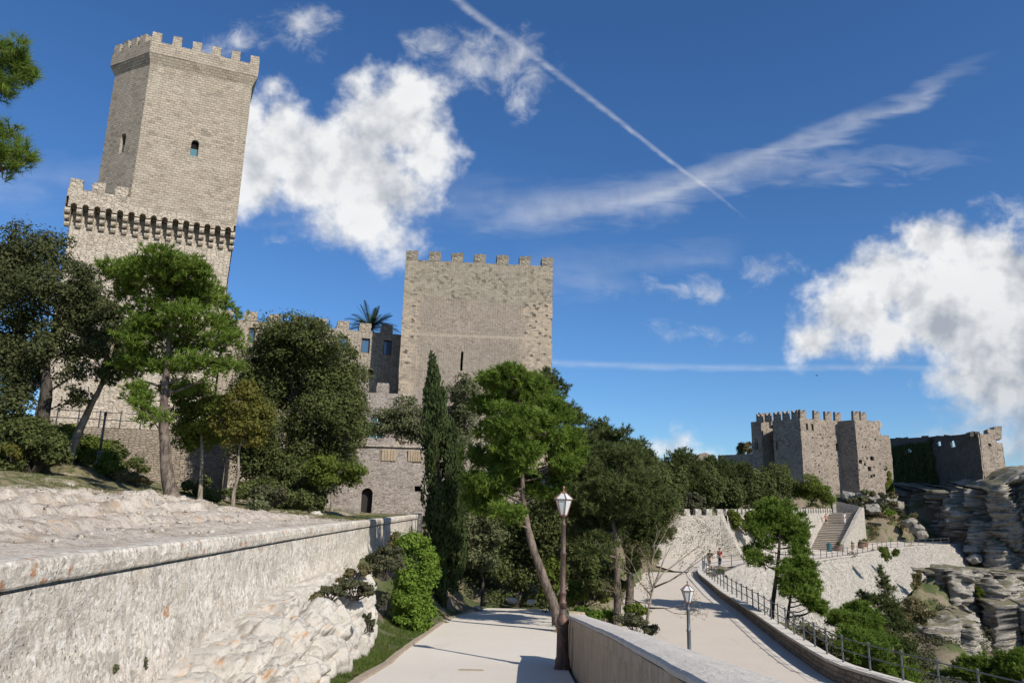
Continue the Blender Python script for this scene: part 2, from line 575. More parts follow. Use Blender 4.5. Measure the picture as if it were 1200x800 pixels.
M = {}
M['tower'] = masonry('tower_stone', (0.4378, 0.3702, 0.2852), (0.3559, 0.2979, 0.2286), (0.2572, 0.219, 0.1688), 0.38, 0.19, 0.014, (0.4378, 0.3834, 0.3049), 0.5, distort=0.07, rub=False)
M['tower_low'] = masonry('lower_tower_stone', (0.5474, 0.4709, 0.3756), (0.4378, 0.3669, 0.2831), (0.3175, 0.2682, 0.2069), 0.46, 0.17, 0.024, (0.613, 0.5366, 0.4356), 0.55, distort=0.16, vari=0.7)
M['keep'] = masonry('keep_stone', (0.4215, 0.3526, 0.281), (0.3449, 0.287, 0.2265), (0.2681, 0.2244, 0.1764), 0.33, 0.16, 0.009, (0.394, 0.3395, 0.2722), 0.5,
                    edges=(0.0, 12.0, 1.4), band=(16.2, 0.18, (0.5035, 0.4271, 0.3267)), toprough=(19.7, (0.3612, 0.3175, 0.2396)), distort=0.08)
M['curtain'] = masonry('curtain_stone', (0.4159, 0.3559, 0.2831), (0.3175, 0.2682, 0.2124), (0.208, 0.1753, 0.1394), 0.5, 0.25, 0.03, (0.4597, 0.3943, 0.3049), 0.4, distort=0.12)
M['fore'] = masonry('forebuilding_stone', (0.4179, 0.3617, 0.3082), (0.3582, 0.3014, 0.2568), (0.2985, 0.2511, 0.2157), 0.30, 0.17, 0.012, (0.4577, 0.3918, 0.339), 0.7, distort=0.35, vari=0.8)
M['castle'] = masonry('castle_stone', (0.3748, 0.3093, 0.2457), (0.2961, 0.2434, 0.1931), (0.1994, 0.1679, 0.1403), 0.5, 0.34, 0.03, (0.399, 0.3117, 0.2339), 0.5, distort=0.32, vari=0.95)
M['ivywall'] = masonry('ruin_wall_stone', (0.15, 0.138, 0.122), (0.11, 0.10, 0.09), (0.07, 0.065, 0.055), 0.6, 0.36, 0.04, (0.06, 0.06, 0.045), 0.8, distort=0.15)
M['white_rubble'] = masonry('white_rubble', (0.504, 0.4565, 0.3854), (0.3864, 0.3486, 0.2952), (0.21, 0.1867, 0.1558), 0.34, 0.22, 0.04, (0.504, 0.4482, 0.3772), 0.4, distort=0.22, vari=0.95, contrast=1.0)
M['pale_wall'] = masonry('pale_wall_stone', (0.5104, 0.462, 0.3915), (0.4312, 0.3872, 0.3262), (0.3168, 0.2816, 0.2349), 0.45, 0.28, 0.035, (0.4928, 0.44, 0.3654), 0.4, distort=0.2, vari=0.6)
M['kerbwall'] = masonry('kerb_wall_stone', (0.30, 0.25, 0.20), (0.22, 0.18, 0.145), (0.13, 0.105, 0.085), 0.4, 0.2, 0.03, (0.3, 0.26, 0.2), 0.4, distort=0.15, rub=False)
M['terrace'] = masonry('garden_wall_stone', (0.34, 0.2772, 0.209), (0.255, 0.2068, 0.1568), (0.187, 0.154, 0.1187), 0.45, 0.2, 0.03, (0.306, 0.264, 0.2185), 0.5, distort=0.18)


def lichen_wall(name, coping=False):
    m, g = new_mat(name)
    uv = g.n('UVMap', dict(uv_map="UVMap")).outputs[0]
    n1 = g.noise(uv, 3.2, 8.0, 0.68, 0.6).outputs[0]
    n2 = g.noise(g.vmath('MULTIPLY', uv, (2.6, 1.3, 1)), 1.6, 8.0, 0.7, 0.5).outputs[0]
    n3 = g.noise(uv, 16.0, 6.0, 0.7).outputs[0]
    n4 = g.noise(uv, 0.7, 4.0, 0.6).outputs[0]
    col = g.mix(n1, (0.64, 0.565, 0.465), (0.80, 0.725, 0.615))
    col = g.mix(g.math('MULTIPLY', g.ss(n2, 0.50, 0.66), 0.6), col, (0.37, 0.33, 0.275))
    vo = g.n('TexVoronoi', dict(voronoi_dimensions='2D', feature='F1'), Vector=g.vmath('MULTIPLY_ADD', g.vmath('SUBTRACT', g.noise(uv, 5.0, 4.0, 0.6).outputs['Color'], (.5, .5, .5)), (0.35, 0.35, 0), uv), Scale=9.0)
    vc = g.n('SeparateColor', Color=vo.outputs['Color'])
    vw = g.vmath('MULTIPLY_ADD', g.vmath('SUBTRACT', g.noise(uv, 7.0, 6.0, 0.65).outputs['Color'], (.5, .5, .5)), (0.22, 0.26, 0), uv)
    ve = g.n('TexVoronoi', dict(voronoi_dimensions='2D', feature='SMOOTH_F1'), Vector=g.vmath('MULTIPLY', vw, (1.15, 0.85, 1)), Scale=10.0)
    ve.inputs['Smoothness'].default_value = 0.25
    crust = g.math('MULTIPLY', g.ss(ve.outputs['Distance'], 0.34, 0.62), g.ss(n1, 0.30, 0.62))
    col = g.mix(g.math('MULTIPLY', crust, 0.55), col, (0.255, 0.215, 0.17))
    ve2 = g.n('TexVoronoi', dict(voronoi_dimensions='2D', feature='F1'), Vector=g.vmath('MULTIPLY', vw, (1.1, 0.8, 1)), Scale=27.0)
    crust2 = g.math('MULTIPLY', g.ss(ve2.outputs['Distance'], 0.38, 0.62), g.ss(n4, 0.35, 0.6))
    col = g.mix(g.math('MULTIPLY', crust2, 0.5), col, (0.29, 0.245, 0.195))
    patch = g.math('MULTIPLY', g.ss(vo.outputs['Distance'], 0.5, 0.2), g.ss(vc.outputs[0], 0.45, 0.6))
    col = g.mix(g.math('MULTIPLY', patch, 0.7), col, (0.80, 0.76, 0.69))
    grey = g.math('MULTIPLY', g.ss(vo.outputs['Distance'], 0.55, 0.25), g.ss(vc.outputs[1], 0.66, 0.8))
    col = g.mix(g.math('MULTIPLY', grey, 0.7), col, (0.34, 0.30, 0.25))
    col = g.mix(g.math('MULTIPLY', g.ss(n3, 0.58, 0.74), 0.6), col, (0.24, 0.205, 0.165))
    col = g.mix(g.math('MULTIPLY', g.ss(n4, 0.48, 0.72), 0.45), col, (0.45, 0.415, 0.345))
    n5 = g.noise(g.vmath('ADD', uv, (17, 3, 0)), 1.5, 7.0, 0.7, 0.8).outputs[0]
    col = g.mix(g.math('MULTIPLY', g.ss(n5, 0.52, 0.64), 0.45), col, (0.30, 0.265, 0.215))
    pit = g.n('TexVoronoi', dict(voronoi_dimensions='2D', feature='F1'), Vector=g.vmath('MULTIPLY_ADD', g.vmath('SUBTRACT', g.noise(uv, 12.0, 4.0, 0.6).outputs['Color'], (.5, .5, .5)), (0.12, 0.12, 0), uv), Scale=19.0)
    pc = g.n('SeparateColor', Color=pit.outputs['Color'])
    pits = g.math('MULTIPLY', g.math('MULTIPLY', g.ss(pit.outputs['Distance'], 0.4, 0.1), g.ss(pc.outputs[0], 0.6, 0.85)), g.ss(n1, 0.45, 0.65))
    col = g.mix(g.math('MULTIPLY', pits, 0.7), col, (0.15, 0.13, 0.11))
    n7 = g.noise(uv, 30.0, 5.0, 0.65).outputs[0]
    col = g.mix(g.math('MULTIPLY', g.ss(n7, 0.55, 0.68), 0.55), col, (0.22, 0.19, 0.155))
    och = g.noise(g.vmath('ADD', uv, (7, 23, 0)), 1.1, 6.0, 0.65).outputs[0]
    col = g.mix(g.math('MULTIPLY', g.ss(och, 0.55, 0.7), 0.3), col, (0.55, 0.42, 0.27))
    ov = g.n('TexVoronoi', dict(voronoi_dimensions='2D', feature='F1'), Vector=g.vmath('MULTIPLY_ADD', g.vmath('SUBTRACT', g.noise(uv, 9.0, 3.0, 0.6).outputs['Color'], (.5, .5, .5)), (0.2, 0.2, 0), uv), Scale=4.2 if coping else 1.6)
    oc = g.n('SeparateColor', Color=ov.outputs['Color'])
    orange = g.math('MULTIPLY', g.ss(ov.outputs['Distance'], 0.30 if coping else 0.2, 0.16 if coping else 0.1), g.ss(oc.outputs[0], 0.66 if coping else 0.86, 0.72 if coping else 0.92))
    col = g.mix(g.math('MULTIPLY', g.math('MULTIPLY', orange, g.lin(n3, 0.35, 0.6)), 0.95), col, (0.40, 0.15, 0.045))
    h = g.math('ADD', g.math('MULTIPLY', n1, 1.0), g.math('ADD', g.math('MULTIPLY', n3, 0.6), g.math('MULTIPLY', pits, -0.6)))
    finish(g, col, 0.93, h, 0.05, 1.0, 0.15)
    return m


M['lichen'] = lichen_wall('lichened_plaster')
M['lichen_cope'] = lichen_wall('lichened_coping', True)


def limestone(name, a, b, dark, rust=0.3, scale=1.0):
    m, g = new_mat(name)
    tc = g.n('TexCoord')
    p = tc.outputs['Object']
    n1 = g.noise(p, 0.9 * scale, 8.0, 0.65).outputs[0]
    n2 = g.noise(p, 5.0 * scale, 7.0, 0.7).outputs[0]
    n3 = g.noise(p, 22.0 * scale, 4.0, 0.6).outputs[0]
    col = g.mix(n1, a, b)
    col = g.mix(g.math('MULTIPLY', g.ss(n2, 0.52, 0.68), 0.7), col, dark)
    col = g.mix(g.math('MULTIPLY', g.ss(n3, 0.55, 0.75), 0.45), col, tuple(c * 0.5 for c in dark))
    rn = g.noise(g.vmath('ADD', p, (31, 7, 3)), 1.7 * scale, 6.0, 0.68).outputs[0]
    col = g.mix(g.math('MULTIPLY', g.ss(rn, 0.56, 0.72), rust), col, (0.46, 0.24, 0.09))
    finish(g, col, 0.95, g.math('ADD', n2, g.math('MULTIPLY', n3, 0.5)), 0.05 / scale, 1.0, 0.15)
    return m


M['outcrop'] = limestone('outcrop_limestone', (0.36, 0.325, 0.275), (0.60, 0.555, 0.485), (0.18, 0.16, 0.13), 0.8, 1.6)
M['boulder'] = limestone('boulder_limestone', (0.17, 0.155, 0.13), (0.34, 0.315, 0.27), (0.085, 0.08, 0.065), 0.3, 0.5)


def cliff_mat():
    m, g = new_mat('cliff_strata')
    tc = g.n('TexCoord')
    p = tc.outputs['Object']
    w = g.noise(p, 0.22, 4.0, 0.6)
    pv = g.vmath('MULTIPLY_ADD', g.vmath('SUBTRACT', w.outputs['Color'], (.5, .5, .5)), (0, 0, 1.6), p)
    s = g.noise(g.vmath('MULTIPLY', pv, (0.10, 0.10, 2.2)), 1.0, 6.0, 0.7).outputs[0]
    n1 = g.noise(p, 0.35, 7.0, 0.65).outputs[0]
    n2 = g.noise(p, 2.0, 6.0, 0.7).outputs[0]
    col = g.mix(s, (0.26, 0.232, 0.195), (0.50, 0.455, 0.39))
    col = g.mix(g.math('MULTIPLY', g.ss(n1, 0.5, 0.7), 0.5), col, (0.30, 0.24, 0.19))
    col = g.mix(g.math('MULTIPLY', g.ss(n2, 0.5, 0.7), 0.6), col, (0.12, 0.11, 0.10))
    ln_ = g.noise(g.vmath('MULTIPLY', pv, (0.22, 0.22, 3.4)), 1.0, 5.0, 0.65).outputs[0]
    col = g.mix(g.math('MULTIPLY', g.ss(ln_, 0.50, 0.60), 0.6), col, (0.075, 0.068, 0.06))
    geo = g.n('NewGeometry')
    nz = g.n('SeparateXYZ', Vector=geo.outputs['Normal']).outputs[2]
    veg = g.math('MULTIPLY', g.ss(nz, 0.45, 0.85), g.ss(n1, 0.38, 0.5))
    gcol = g.mix(n2, (0.075, 0.085, 0.035), (0.22, 0.18, 0.10))
    col = g.mix(g.math('MULTIPLY', veg, 0.85), col, gcol)
    finish(g, col, 0.95, g.math('ADD', g.math('MULTIPLY', s, 1.4), n2), 0.25, 1.0, 0.1)
    return m


M['cliff'] = cliff_mat()


def ground_mat(name, grass_amt=0.5, pale=0.3, shade=1.0):
    m, g = new_mat(name)
    tc = g.n('TexCoord')
    p = tc.outputs['Object']
    n1 = g.noise(p, 0.35, 6.0, 0.62).outputs[0]
    n2 = g.noise(p, 2.2, 7.0, 0.68).outputs[0]
    n3 = g.noise(p, 11.0, 5.0, 0.7).outputs[0]
    col = g.mix(n2, (0.13, 0.10, 0.065), (0.24, 0.20, 0.14))
    col = g.mix(g.ss(n1, 0.62 - 0.3 * grass_amt, 0.75 - 0.3 * grass_amt), col, g.mix(n3, (0.045, 0.065, 0.022), (0.11, 0.12, 0.05)))
    col = g.mix(g.math('MULTIPLY', g.ss(n2, 0.68 - 0.25 * pale, 0.75 - 0.25 * pale), 0.8), col, (0.52, 0.47, 0.40))
    finish(g, col, 0.97, g.math('ADD', n2, n3), 0.06, 1.0, 0.1)
    return m


M['ground'] = ground_mat('earth_and_dry_grass', 0.55, 0.15)


def garden_mat():
    """pale limestone ground with thin turf farther from the wall"""
    m, g = new_mat('garden_rock_and_turf')
    tc = g.n('TexCoord')
    p = tc.outputs['Object']
    at_ = g.n('Attribute', dict(attribute_name='tint')).outputs['Fac']
    n1 = g.noise(p, 0.8, 7.0, 0.66).outputs[0]
    n2 = g.noise(p, 4.5, 7.0, 0.7).outputs[0]
    n3 = g.noise(p, 20.0, 4.0, 0.65).outputs[0]
    col = g.mix(n1, (0.42, 0.355, 0.285), (0.60, 0.535, 0.455))
    col = g.mix(g.math('MULTIPLY', g.ss(n2, 0.50, 0.64), 0.75), col, (0.25, 0.21, 0.17))
    col = g.mix(g.math('MULTIPLY', g.ss(n3, 0.54, 0.68), 0.65), col, (0.17, 0.14, 0.11))
    soil = g.ss(g.noise(g.vmath('ADD', p, (3, 19, 8)), 1.1, 8.0, 0.72, 0.7).outputs[0], 0.51, 0.60)
    col = g.mix(g.math('MULTIPLY', soil, 0.75), col, (0.30, 0.235, 0.17))
    n6 = g.noise(p, 48.0, 3.0, 0.6).outputs[0]
    col = g.mix(g.math('MULTIPLY', g.ss(n6, 0.58, 0.70), 0.6), col, (0.15, 0.125, 0.10))
    rn = g.noise(g.vmath('ADD', p, (31, 7, 3)), 1.3, 6.0, 0.7).outputs[0]
    col = g.mix(g.math('MULTIPLY', g.ss(rn, 0.56, 0.72), 0.55), col, (0.46, 0.27, 0.14))
    gr = g.ss(g.math('ADD', at_, g.math('MULTIPLY', g.math('SUBTRACT', n1, 0.5), 1.6)), 0.4, 0.62)
    gcol = g.mix(g.ss(n2, 0.35, 0.6), (0.06, 0.075, 0.025), (0.20, 0.165, 0.095))
    bare = g.ss(g.noise(g.vmath('ADD', p, (5, 9, 2)), 0.9, 6.0, 0.65).outputs[0], 0.53, 0.62)
    gcol = g.mix(g.math('MULTIPLY', bare, 0.85), gcol, (0.36, 0.30, 0.22))
    col = g.mix(gr, col, gcol)
    finish(g, col, 0.96, g.math('ADD', n2, g.math('MULTIPLY', n3, 0.6)), 0.05, 1.0, 0.12)
    return m


M['garden'] = garden_mat()


def paving_mat(name, a, b, joint=3.0):
    m, g = new_mat(name)
    uv = g.n('UVMap', dict(uv_map="UVMap")).outputs[0]
    n1 = g.noise(uv, 0.45, 6.0, 0.62).outputs[0]
    n2 = g.noise(uv, 7.0, 7.0, 0.7).outputs[0]
    n3 = g.noise(uv, 60.0, 3.0, 0.6).outputs[0]
    col = g.mix(n1, a, b)
    col = g.mix(g.math('MULTIPLY', g.ss(n2, 0.5, 0.72), 0.3), col, tuple(c * 0.72 for c in a))
    col = g.mix(g.math('MULTIPLY', g.ss(n3, 0.55, 0.75), 0.3), col, tuple(c * 0.6 for c in a))
    st = g.noise(g.vmath('MULTIPLY', uv, (0.9, 0.16, 1)), 1.0, 6.0, 0.66).outputs[0]
    col = g.mix(g.math('MULTIPLY', g.ss(st, 0.55, 0.75), 0.35), col, tuple(c * 0.7 for c in a))
    finish(g, col, 0.9, g.math('ADD', n2, n3), 0.01, 0.6, 0.2)
    return m


M['path'] = paving_mat('pale_concrete_path', (0.58, 0.52, 0.435), (0.66, 0.60, 0.51))
M['road'] = paving_mat('beige_road', (0.48, 0.415, 0.34), (0.56, 0.49, 0.41))


def streaky(name, a, b, dark):
    m, g = new_mat(name)
    uv = g.n('UVMap', dict(uv_map="UVMap")).outputs[0]
    s = g.noise(g.vmath('MULTIPLY', uv, (3.6, 1.1, 1)), 1.0, 9.0, 0.75, 1.6).outputs[0]
    n1 = g.noise(uv, 2.2, 6.0, 0.6).outputs[0]
    n2 = g.noise(uv, 20.0, 5.0, 0.7).outputs[0]
    col = g.mix(n1, a, b)
    col = g.mix(g.math('MULTIPLY', g.ss(s, 0.42, 0.66), 0.5), col, dark)
    col = g.mix(g.math('MULTIPLY', g.ss(n2, 0.55, 0.7), 0.5), col, tuple(c * 0.55 for c in dark))
    finish(g, col, 0.93, g.math('ADD', g.math('MULTIPLY', s, 0.5), n2), 0.02, 1.0, 0.15)
    return m


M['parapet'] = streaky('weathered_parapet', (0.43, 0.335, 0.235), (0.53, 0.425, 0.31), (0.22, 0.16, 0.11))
M['parapet_cope'] = streaky('parapet_coping_stone', (0.55, 0.495, 0.42), (0.63, 0.58, 0.505), (0.40, 0.35, 0.29))
M['kerb'] = streaky('kerb_stone', (0.34, 0.27, 0.20), (0.42, 0.34, 0.26), (0.22, 0.17, 0.12))
M['iron'] = plain('dark_iron', (0.05, 0.052, 0.055), 0.5, 0.4)
M['railing'] = plain('grey_painted_railing', (0.11, 0.12, 0.13), 0.5, 0.3)


def rust_mat():
    m, g = new_mat('rusty_lamp_iron')
    tc = g.n('TexCoord')
    n = g.noise(g.vmath('MULTIPLY', tc.outputs['Object'], (1, 1, 0.35)), 9.0, 7.0, 0.7).outputs[0]
    n2 = g.noise(tc.outputs['Object'], 30.0, 5.0, 0.6).outputs[0]
    col = g.mix(g.ss(n, 0.4, 0.62), (0.055, 0.042, 0.036), (0.145, 0.075, 0.052))
    col = g.mix(g.math('MULTIPLY', g.ss(n2, 0.5, 0.7), 0.4), col, (0.22, 0.18, 0.16))
    finish(g, col, 0.6, n2, 0.005, 0.6, 0.4, 0.25)
    return m


M['lamp'] = rust_mat()
M['lamp_roof'] = plain('lantern_copper', (0.24, 0.12, 0.09), 0.5, 0.3)


def glass_mat():
    m, g = new_mat('opal_glass')
    d = g.n('BsdfPrincipled', Base_Color=(0.78, 0.80, 0.78), Roughness=0.25)
    t = g.n('BsdfTranslucent', Color=(0.8, 0.82, 0.8))
    mx = g.n('MixShader', i0=0.35, i1=d, i2=t)
    g.n('OutputMaterial', Surface=mx)
    return m


M['opal'] = glass_mat()


def pane_mat(name, col, rough=0.08):
    m, g = new_mat(name)
    p = g.n('BsdfPrincipled', Base_Color=col, Roughness=rough)
    p.inputs['Specular IOR Level'].default_value = 0.9
    g.n('OutputMaterial', Surface=p)
    return m


M['pane_blue'] = pane_mat('blue_window_glass', (0.045, 0.10, 0.17))
M['pane_teal'] = pane_mat('teal_window_glass', (0.07, 0.165, 0.18), 0.2)
M['dark_void'] = plain('dark_interior', (0.016, 0.015, 0.014), 0.95, spec=0.05)
M['wood_dark'] = plain('dark_door_wood', (0.022, 0.018, 0.014), 0.7)
M['frame'] = plain('brown_window_frame', (0.09, 0.05, 0.035), 0.6)
M['sunlit_ochre'] = plain('ochre_patch', (0.33, 0.255, 0.17), 0.9, var=0.4, scale=2.5)
M['bin'] = plain('teal_bin_paint', (0.03, 0.09, 0.10), 0.4)
M['pot'] = plain('brown_planter', (0.19, 0.10, 0.065), 0.8)
M['drain'] = plain('tan_drain_cover', (0.33, 0.26, 0.17), 0.7)
M['skin'] = plain('skin', (0.42, 0.25, 0.17), 0.6)
M['hair'] = plain('dark_hair', (0.025, 0.018, 0.012), 0.6)
for nm, c in dict(black=(0.02, 0.02, 0.022), red=(0.25, 0.02, 0.02), khaki=(0.42, 0.34, 0.24), navy=(0.03, 0.035, 0.05), white=(0.75, 0.75, 0.75), pink=(0.55, 0.22, 0.20), brown=(0.10, 0.06, 0.04)).items():
    M['cloth_' + nm] = plain(nm + '_cloth', c, 0.85)


def bark_mat(name, a, b):
    m, g = new_mat(name)
    tc = g.n('TexCoord')
    p = g.vmath('MULTIPLY', tc.outputs['Object'], (1, 1, 0.3))
    n = g.noise(p, 9.0, 7.0, 0.7, 0.6).outputs[0]
    n2 = g.noise(tc.outputs['Object'], 1.3, 3.0, 0.6).outputs[0]
    col = g.mix(g.ss(n, 0.35, 0.65), a, b)
    col = g.mix(g.math('MULTIPLY', g.ss(n2, 0.5, 0.7), 0.5), col, tuple(c * 1.4 for c in b))
    finish(g, col, 0.95, n, 0.06, 1.0, 0.1)
    return m


M['bark'] = bark_mat('pine_bark', (0.055, 0.042, 0.034), (0.19, 0.15, 0.12))
M['bark_dark'] = bark_mat('oak_bark', (0.03, 0.025, 0.02), (0.095, 0.08, 0.065))
M['bark_pale'] = bark_mat('pale_bark', (0.14, 0.11, 0.085), (0.32, 0.27, 0.21))


def leaf_mat(name, a, b, c, transl=0.3, rough=0.75):
    m, g = new_mat(name)
    at_ = g.n('Attribute', dict(attribute_name='tint')).outputs['Fac']
    tc = g.n('TexCoord')
    n = g.noise(tc.outputs['Object'], 1.1, 4.0, 0.6).outputs[0]
    col = g.mix(at_, a, b)
    col = g.mix(g.math('MULTIPLY', g.ss(n, 0.5, 0.72), 0.6), col, c)
    p = g.n('BsdfPrincipled', Base_Color=col, Roughness=rough)
    p.inputs['Specular IOR Level'].default_value = 0.12
    t = g.n('BsdfTranslucent', Color=g.mix(0.5, col, b))
    mx = g.n('MixShader', i0=transl, i1=p, i2=t)
    g.n('OutputMaterial', Surface=mx)
    return m


L = dict(
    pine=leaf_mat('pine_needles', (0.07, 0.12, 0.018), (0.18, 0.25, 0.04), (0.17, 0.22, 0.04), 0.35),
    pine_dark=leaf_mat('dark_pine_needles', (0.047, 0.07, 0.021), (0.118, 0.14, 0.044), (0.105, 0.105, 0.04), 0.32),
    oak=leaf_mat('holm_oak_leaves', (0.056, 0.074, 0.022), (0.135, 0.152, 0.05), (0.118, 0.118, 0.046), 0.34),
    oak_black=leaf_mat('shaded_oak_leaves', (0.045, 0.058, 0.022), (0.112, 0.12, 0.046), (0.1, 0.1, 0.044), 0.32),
    broad=leaf_mat('fresh_leaves', (0.075, 0.1125, 0.02), (0.1688, 0.2063, 0.0375), (0.1875, 0.175, 0.0375), 0.4),
    yellow=leaf_mat('yellowing_leaves', (0.0862, 0.0978, 0.0207), (0.1955, 0.1782, 0.0403), (0.184, 0.138, 0.0403), 0.4),
    ivy=leaf_mat('ivy_leaves', (0.078, 0.138, 0.0192), (0.18, 0.264, 0.0384), (0.192, 0.24, 0.036), 0.35),
    cypress=leaf_mat('cypress_sprays', (0.028, 0.044, 0.014), (0.075, 0.1, 0.034), (0.08, 0.095, 0.033), 0.2),
    olive=leaf_mat('olive_leaves', (0.078, 0.092, 0.04), (0.165, 0.175, 0.085), (0.15, 0.145, 0.07), 0.25),
    scrub=leaf_mat('grey_scrub_leaves', (0.055, 0.062, 0.032), (0.13, 0.125, 0.065), (0.13, 0.10, 0.06), 0.25),
    dry=leaf_mat('dry_leaves', (0.10, 0.085, 0.035), (0.22, 0.19, 0.09), (0.20, 0.15, 0.07), 0.35),
    palm=leaf_mat('palm_leaflets', (0.030, 0.050, 0.022), (0.075, 0.105, 0.045), (0.07, 0.08, 0.035), 0.2),
    grass=leaf_mat('grass_blades', (0.055, 0.095, 0.018), (0.12, 0.15, 0.035), (0.16, 0.14, 0.06), 0.3),
)

# ------------------------------------------------------------------ levels of the place
def zp(Y):
    """level of the garden path (camera eye is at 0)"""
    Y = np.asarray(Y, float)
    return np.where(Y < 19, -1.52 - 0.113 * Y, -3.667 - 0.055 * (Y - 19))


def zr(Y):
    """level of the lower road and the terrace it leads to"""
    Y = np.asarray(Y, float)
    return np.where(Y < 64, -6.4 + 0.0303 * (Y - 31), np.where(Y < 76, -5.4 + 0.05 * (Y - 64), np.where(Y < 100, -4.8, -4.8 + 0.035 * (Y - 100))))


def on(px, py, zf, lo=6, hi=140):
    d = ray(px, py)
    Ys = np.arange(lo, hi, 0.05)
    i = int(np.argmin(np.abs(d[2] * Ys - zf(Ys))))
    return d * Ys[i]


def hit(A, d, px, py):
    """point where the vertical plane through A along d meets the sight line; returns distance along d and the point"""
    r = ray(px, py)
    k = r[0]
    l = (k * A[1] - A[0]) / (d[0] - k * d[1])
    p = np.array([A[0] + l * d[0], A[1] + l * d[1]])
    return l, np.array([p[0], p[1], r[2] * p[1]])


def lerp_line(pts, key, t):
    """interpolates rows of pts at column key"""
    pts = np.array(pts, float)
    return np.stack([np.interp(t, pts[:, key], pts[:, j]) for j in range(pts.shape[1])], -1)


PATH_L = [(-2.3, -8), (-2.5, 5), (-2.65, 14.5), (-2.71, 20.6), (-2.24, 31.3), (-1.3, 36.2), (-0.9, 38)]
PATH_R = [(0.75, -8), (1.0, 3.9), (1.53, 19.6), (1.99, 32.4), (2.2, 38)]
ROAD_R_PX = [(976, 799), (921, 760), (880, 727), (844, 700), (827, 684)]
RR = [np.array([19.5, 18.0, float(zr(18))]), np.array([15.6, 25.0, float(zr(25))])] + [on(x, y, zr) for x, y in ROAD_R_PX]
RR.append(at(817.5, 676.5, 66.5)); RR.append(at(819, 670, 69.5)); RR.append(at(826, 666.5, 71.5))
for p in RR:
    p[2] = float(zr(p[1]))
ROAD_L = [(3.0, 18), (3.3, 25), (4.6, 35), (6.5, 45), (8.5, 55), (11.5, 66), (15.0, 76), (17, 83)]
TERR = [at(826, 666.5, 71.5), at(870, 662, 76), at(915, 659, 82), at(960, 655, 89), at(1000, 647, 101), at(1045, 640.5, 115), at(1085, 636, 122), at(1129, 632.5, 128)]
for p in TERR:
    p[2] = float(zr(p[1]))
WALLP = [(-4.4, -6), (-4.7, 3), (-4.95, 7.5), (-5.5, 18.5), (-5.74, 34), (-5.92, 50)]
WTOP = [(-6, -0.70), (7.5, -0.63), (18.5, -0.615), (50, -0.45)]


def wx(Y): return np.interp(Y, [p[1] for p in WALLP], [p[0] for p in WALLP])
def wz(Y): return np.interp(Y, [p[0] for p in WTOP], [p[1] for p in WTOP])


# ------------------------------------------------------------------ trees: specification first, so that the ground can meet every stem
# kind, label, base (px,py), depth Y, stem points px, stem radii, crown clumps (px,py,rx,ry), leaf material, count, leaf size
TREES = []


def T(**k):
    TREES.append(k)


T(name='pine_tree', label='bright green pine in front of the tall tower, trunk leaning out of the rocky ground', cat='tree', Y=30,
  stem=[(203, 584), (196, 555), (192, 510), (192, 470), (196, 430), (200, 385), (203, 335)], r0=0.30, r1=0.06, bark='bark', kind='needle', leaf='pine', n=3300, size=0.19,
  cl=[(200, 308, 36, 16), (232, 318, 22, 12), (168, 318, 26, 12), (135, 318, 20, 10), (150, 335, 26, 12), (205, 340, 44, 18), (245, 352, 24, 13), (268, 378, 20, 12), (225, 372, 36, 14), (182, 365, 28, 12), (262, 402, 26, 12), (215, 400, 38, 15),
      (165, 398, 22, 11), (235, 428, 28, 11), (190, 428, 30, 11), (150, 430, 20, 11), (160, 460, 20, 9), (210, 455, 22, 9), (178, 488, 18, 9), (265, 430, 16, 8)])
T(name='holm_oak', label='dark evergreen oak with thick forked trunk at the left edge beside the railing', cat='tree', Y=33,
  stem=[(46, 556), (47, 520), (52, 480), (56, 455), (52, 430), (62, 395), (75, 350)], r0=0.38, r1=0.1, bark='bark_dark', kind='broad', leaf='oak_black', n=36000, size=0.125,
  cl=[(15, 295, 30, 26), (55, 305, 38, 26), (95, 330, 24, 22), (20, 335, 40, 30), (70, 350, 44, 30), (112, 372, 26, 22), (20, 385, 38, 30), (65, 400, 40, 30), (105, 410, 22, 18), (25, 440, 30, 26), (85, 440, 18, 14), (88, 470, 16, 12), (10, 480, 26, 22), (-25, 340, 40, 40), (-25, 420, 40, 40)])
T(name='leaning_tree', label='tree with a slanting bare trunk leaning right in front of the iron railing', cat='tree', Y=34,
  stem=[(76, 542), (95, 500), (108, 472), (118, 455), (126, 430), (132, 405)], r0=0.22, r1=0.05, bark='bark_pale', kind='needle', leaf='pine_dark', n=1300, size=0.18,
  cl=[(98, 348, 20, 12), (120, 372, 24, 14), (92, 380, 20, 12), (142, 395, 22, 13), (115, 405, 24, 12), (150, 425, 20, 12), (128, 440, 18, 9), (90, 415, 14, 9)])
T(name='young_tree', label='small fresh green leafy tree right of the big pine trunk', cat='tree', Y=33,
  stem=[(234, 590), (236, 560), (237, 535), (236, 505)], r0=0.12, r1=0.04, bark='bark_pale', kind='broad', leaf='broad', n=7000, size=0.12,
  cl=[(233, 470, 26, 18), (212, 490, 20, 16), (254, 482, 22, 17), (236, 505, 30, 16), (222, 520, 20, 10), (250, 512, 16, 9), (228, 455, 16, 9)])
T(name='young_tree', label='slender tree with yellowish leaves and pale crooked trunk before the big oak', cat='tree', Y=32,
  stem=[(273, 597), (274, 575), (280, 556), (279, 535), (284, 510)], r0=0.10, r1=0.035, bark='bark_pale', kind='broad', leaf='yellow', n=6000, size=0.11,
  cl=[(282, 470, 22, 14), (302, 488, 18, 14), (265, 492, 18, 13), (286, 500, 26, 13), (300, 515, 16, 9), (272, 515, 16, 9), (290, 455, 14, 8)])
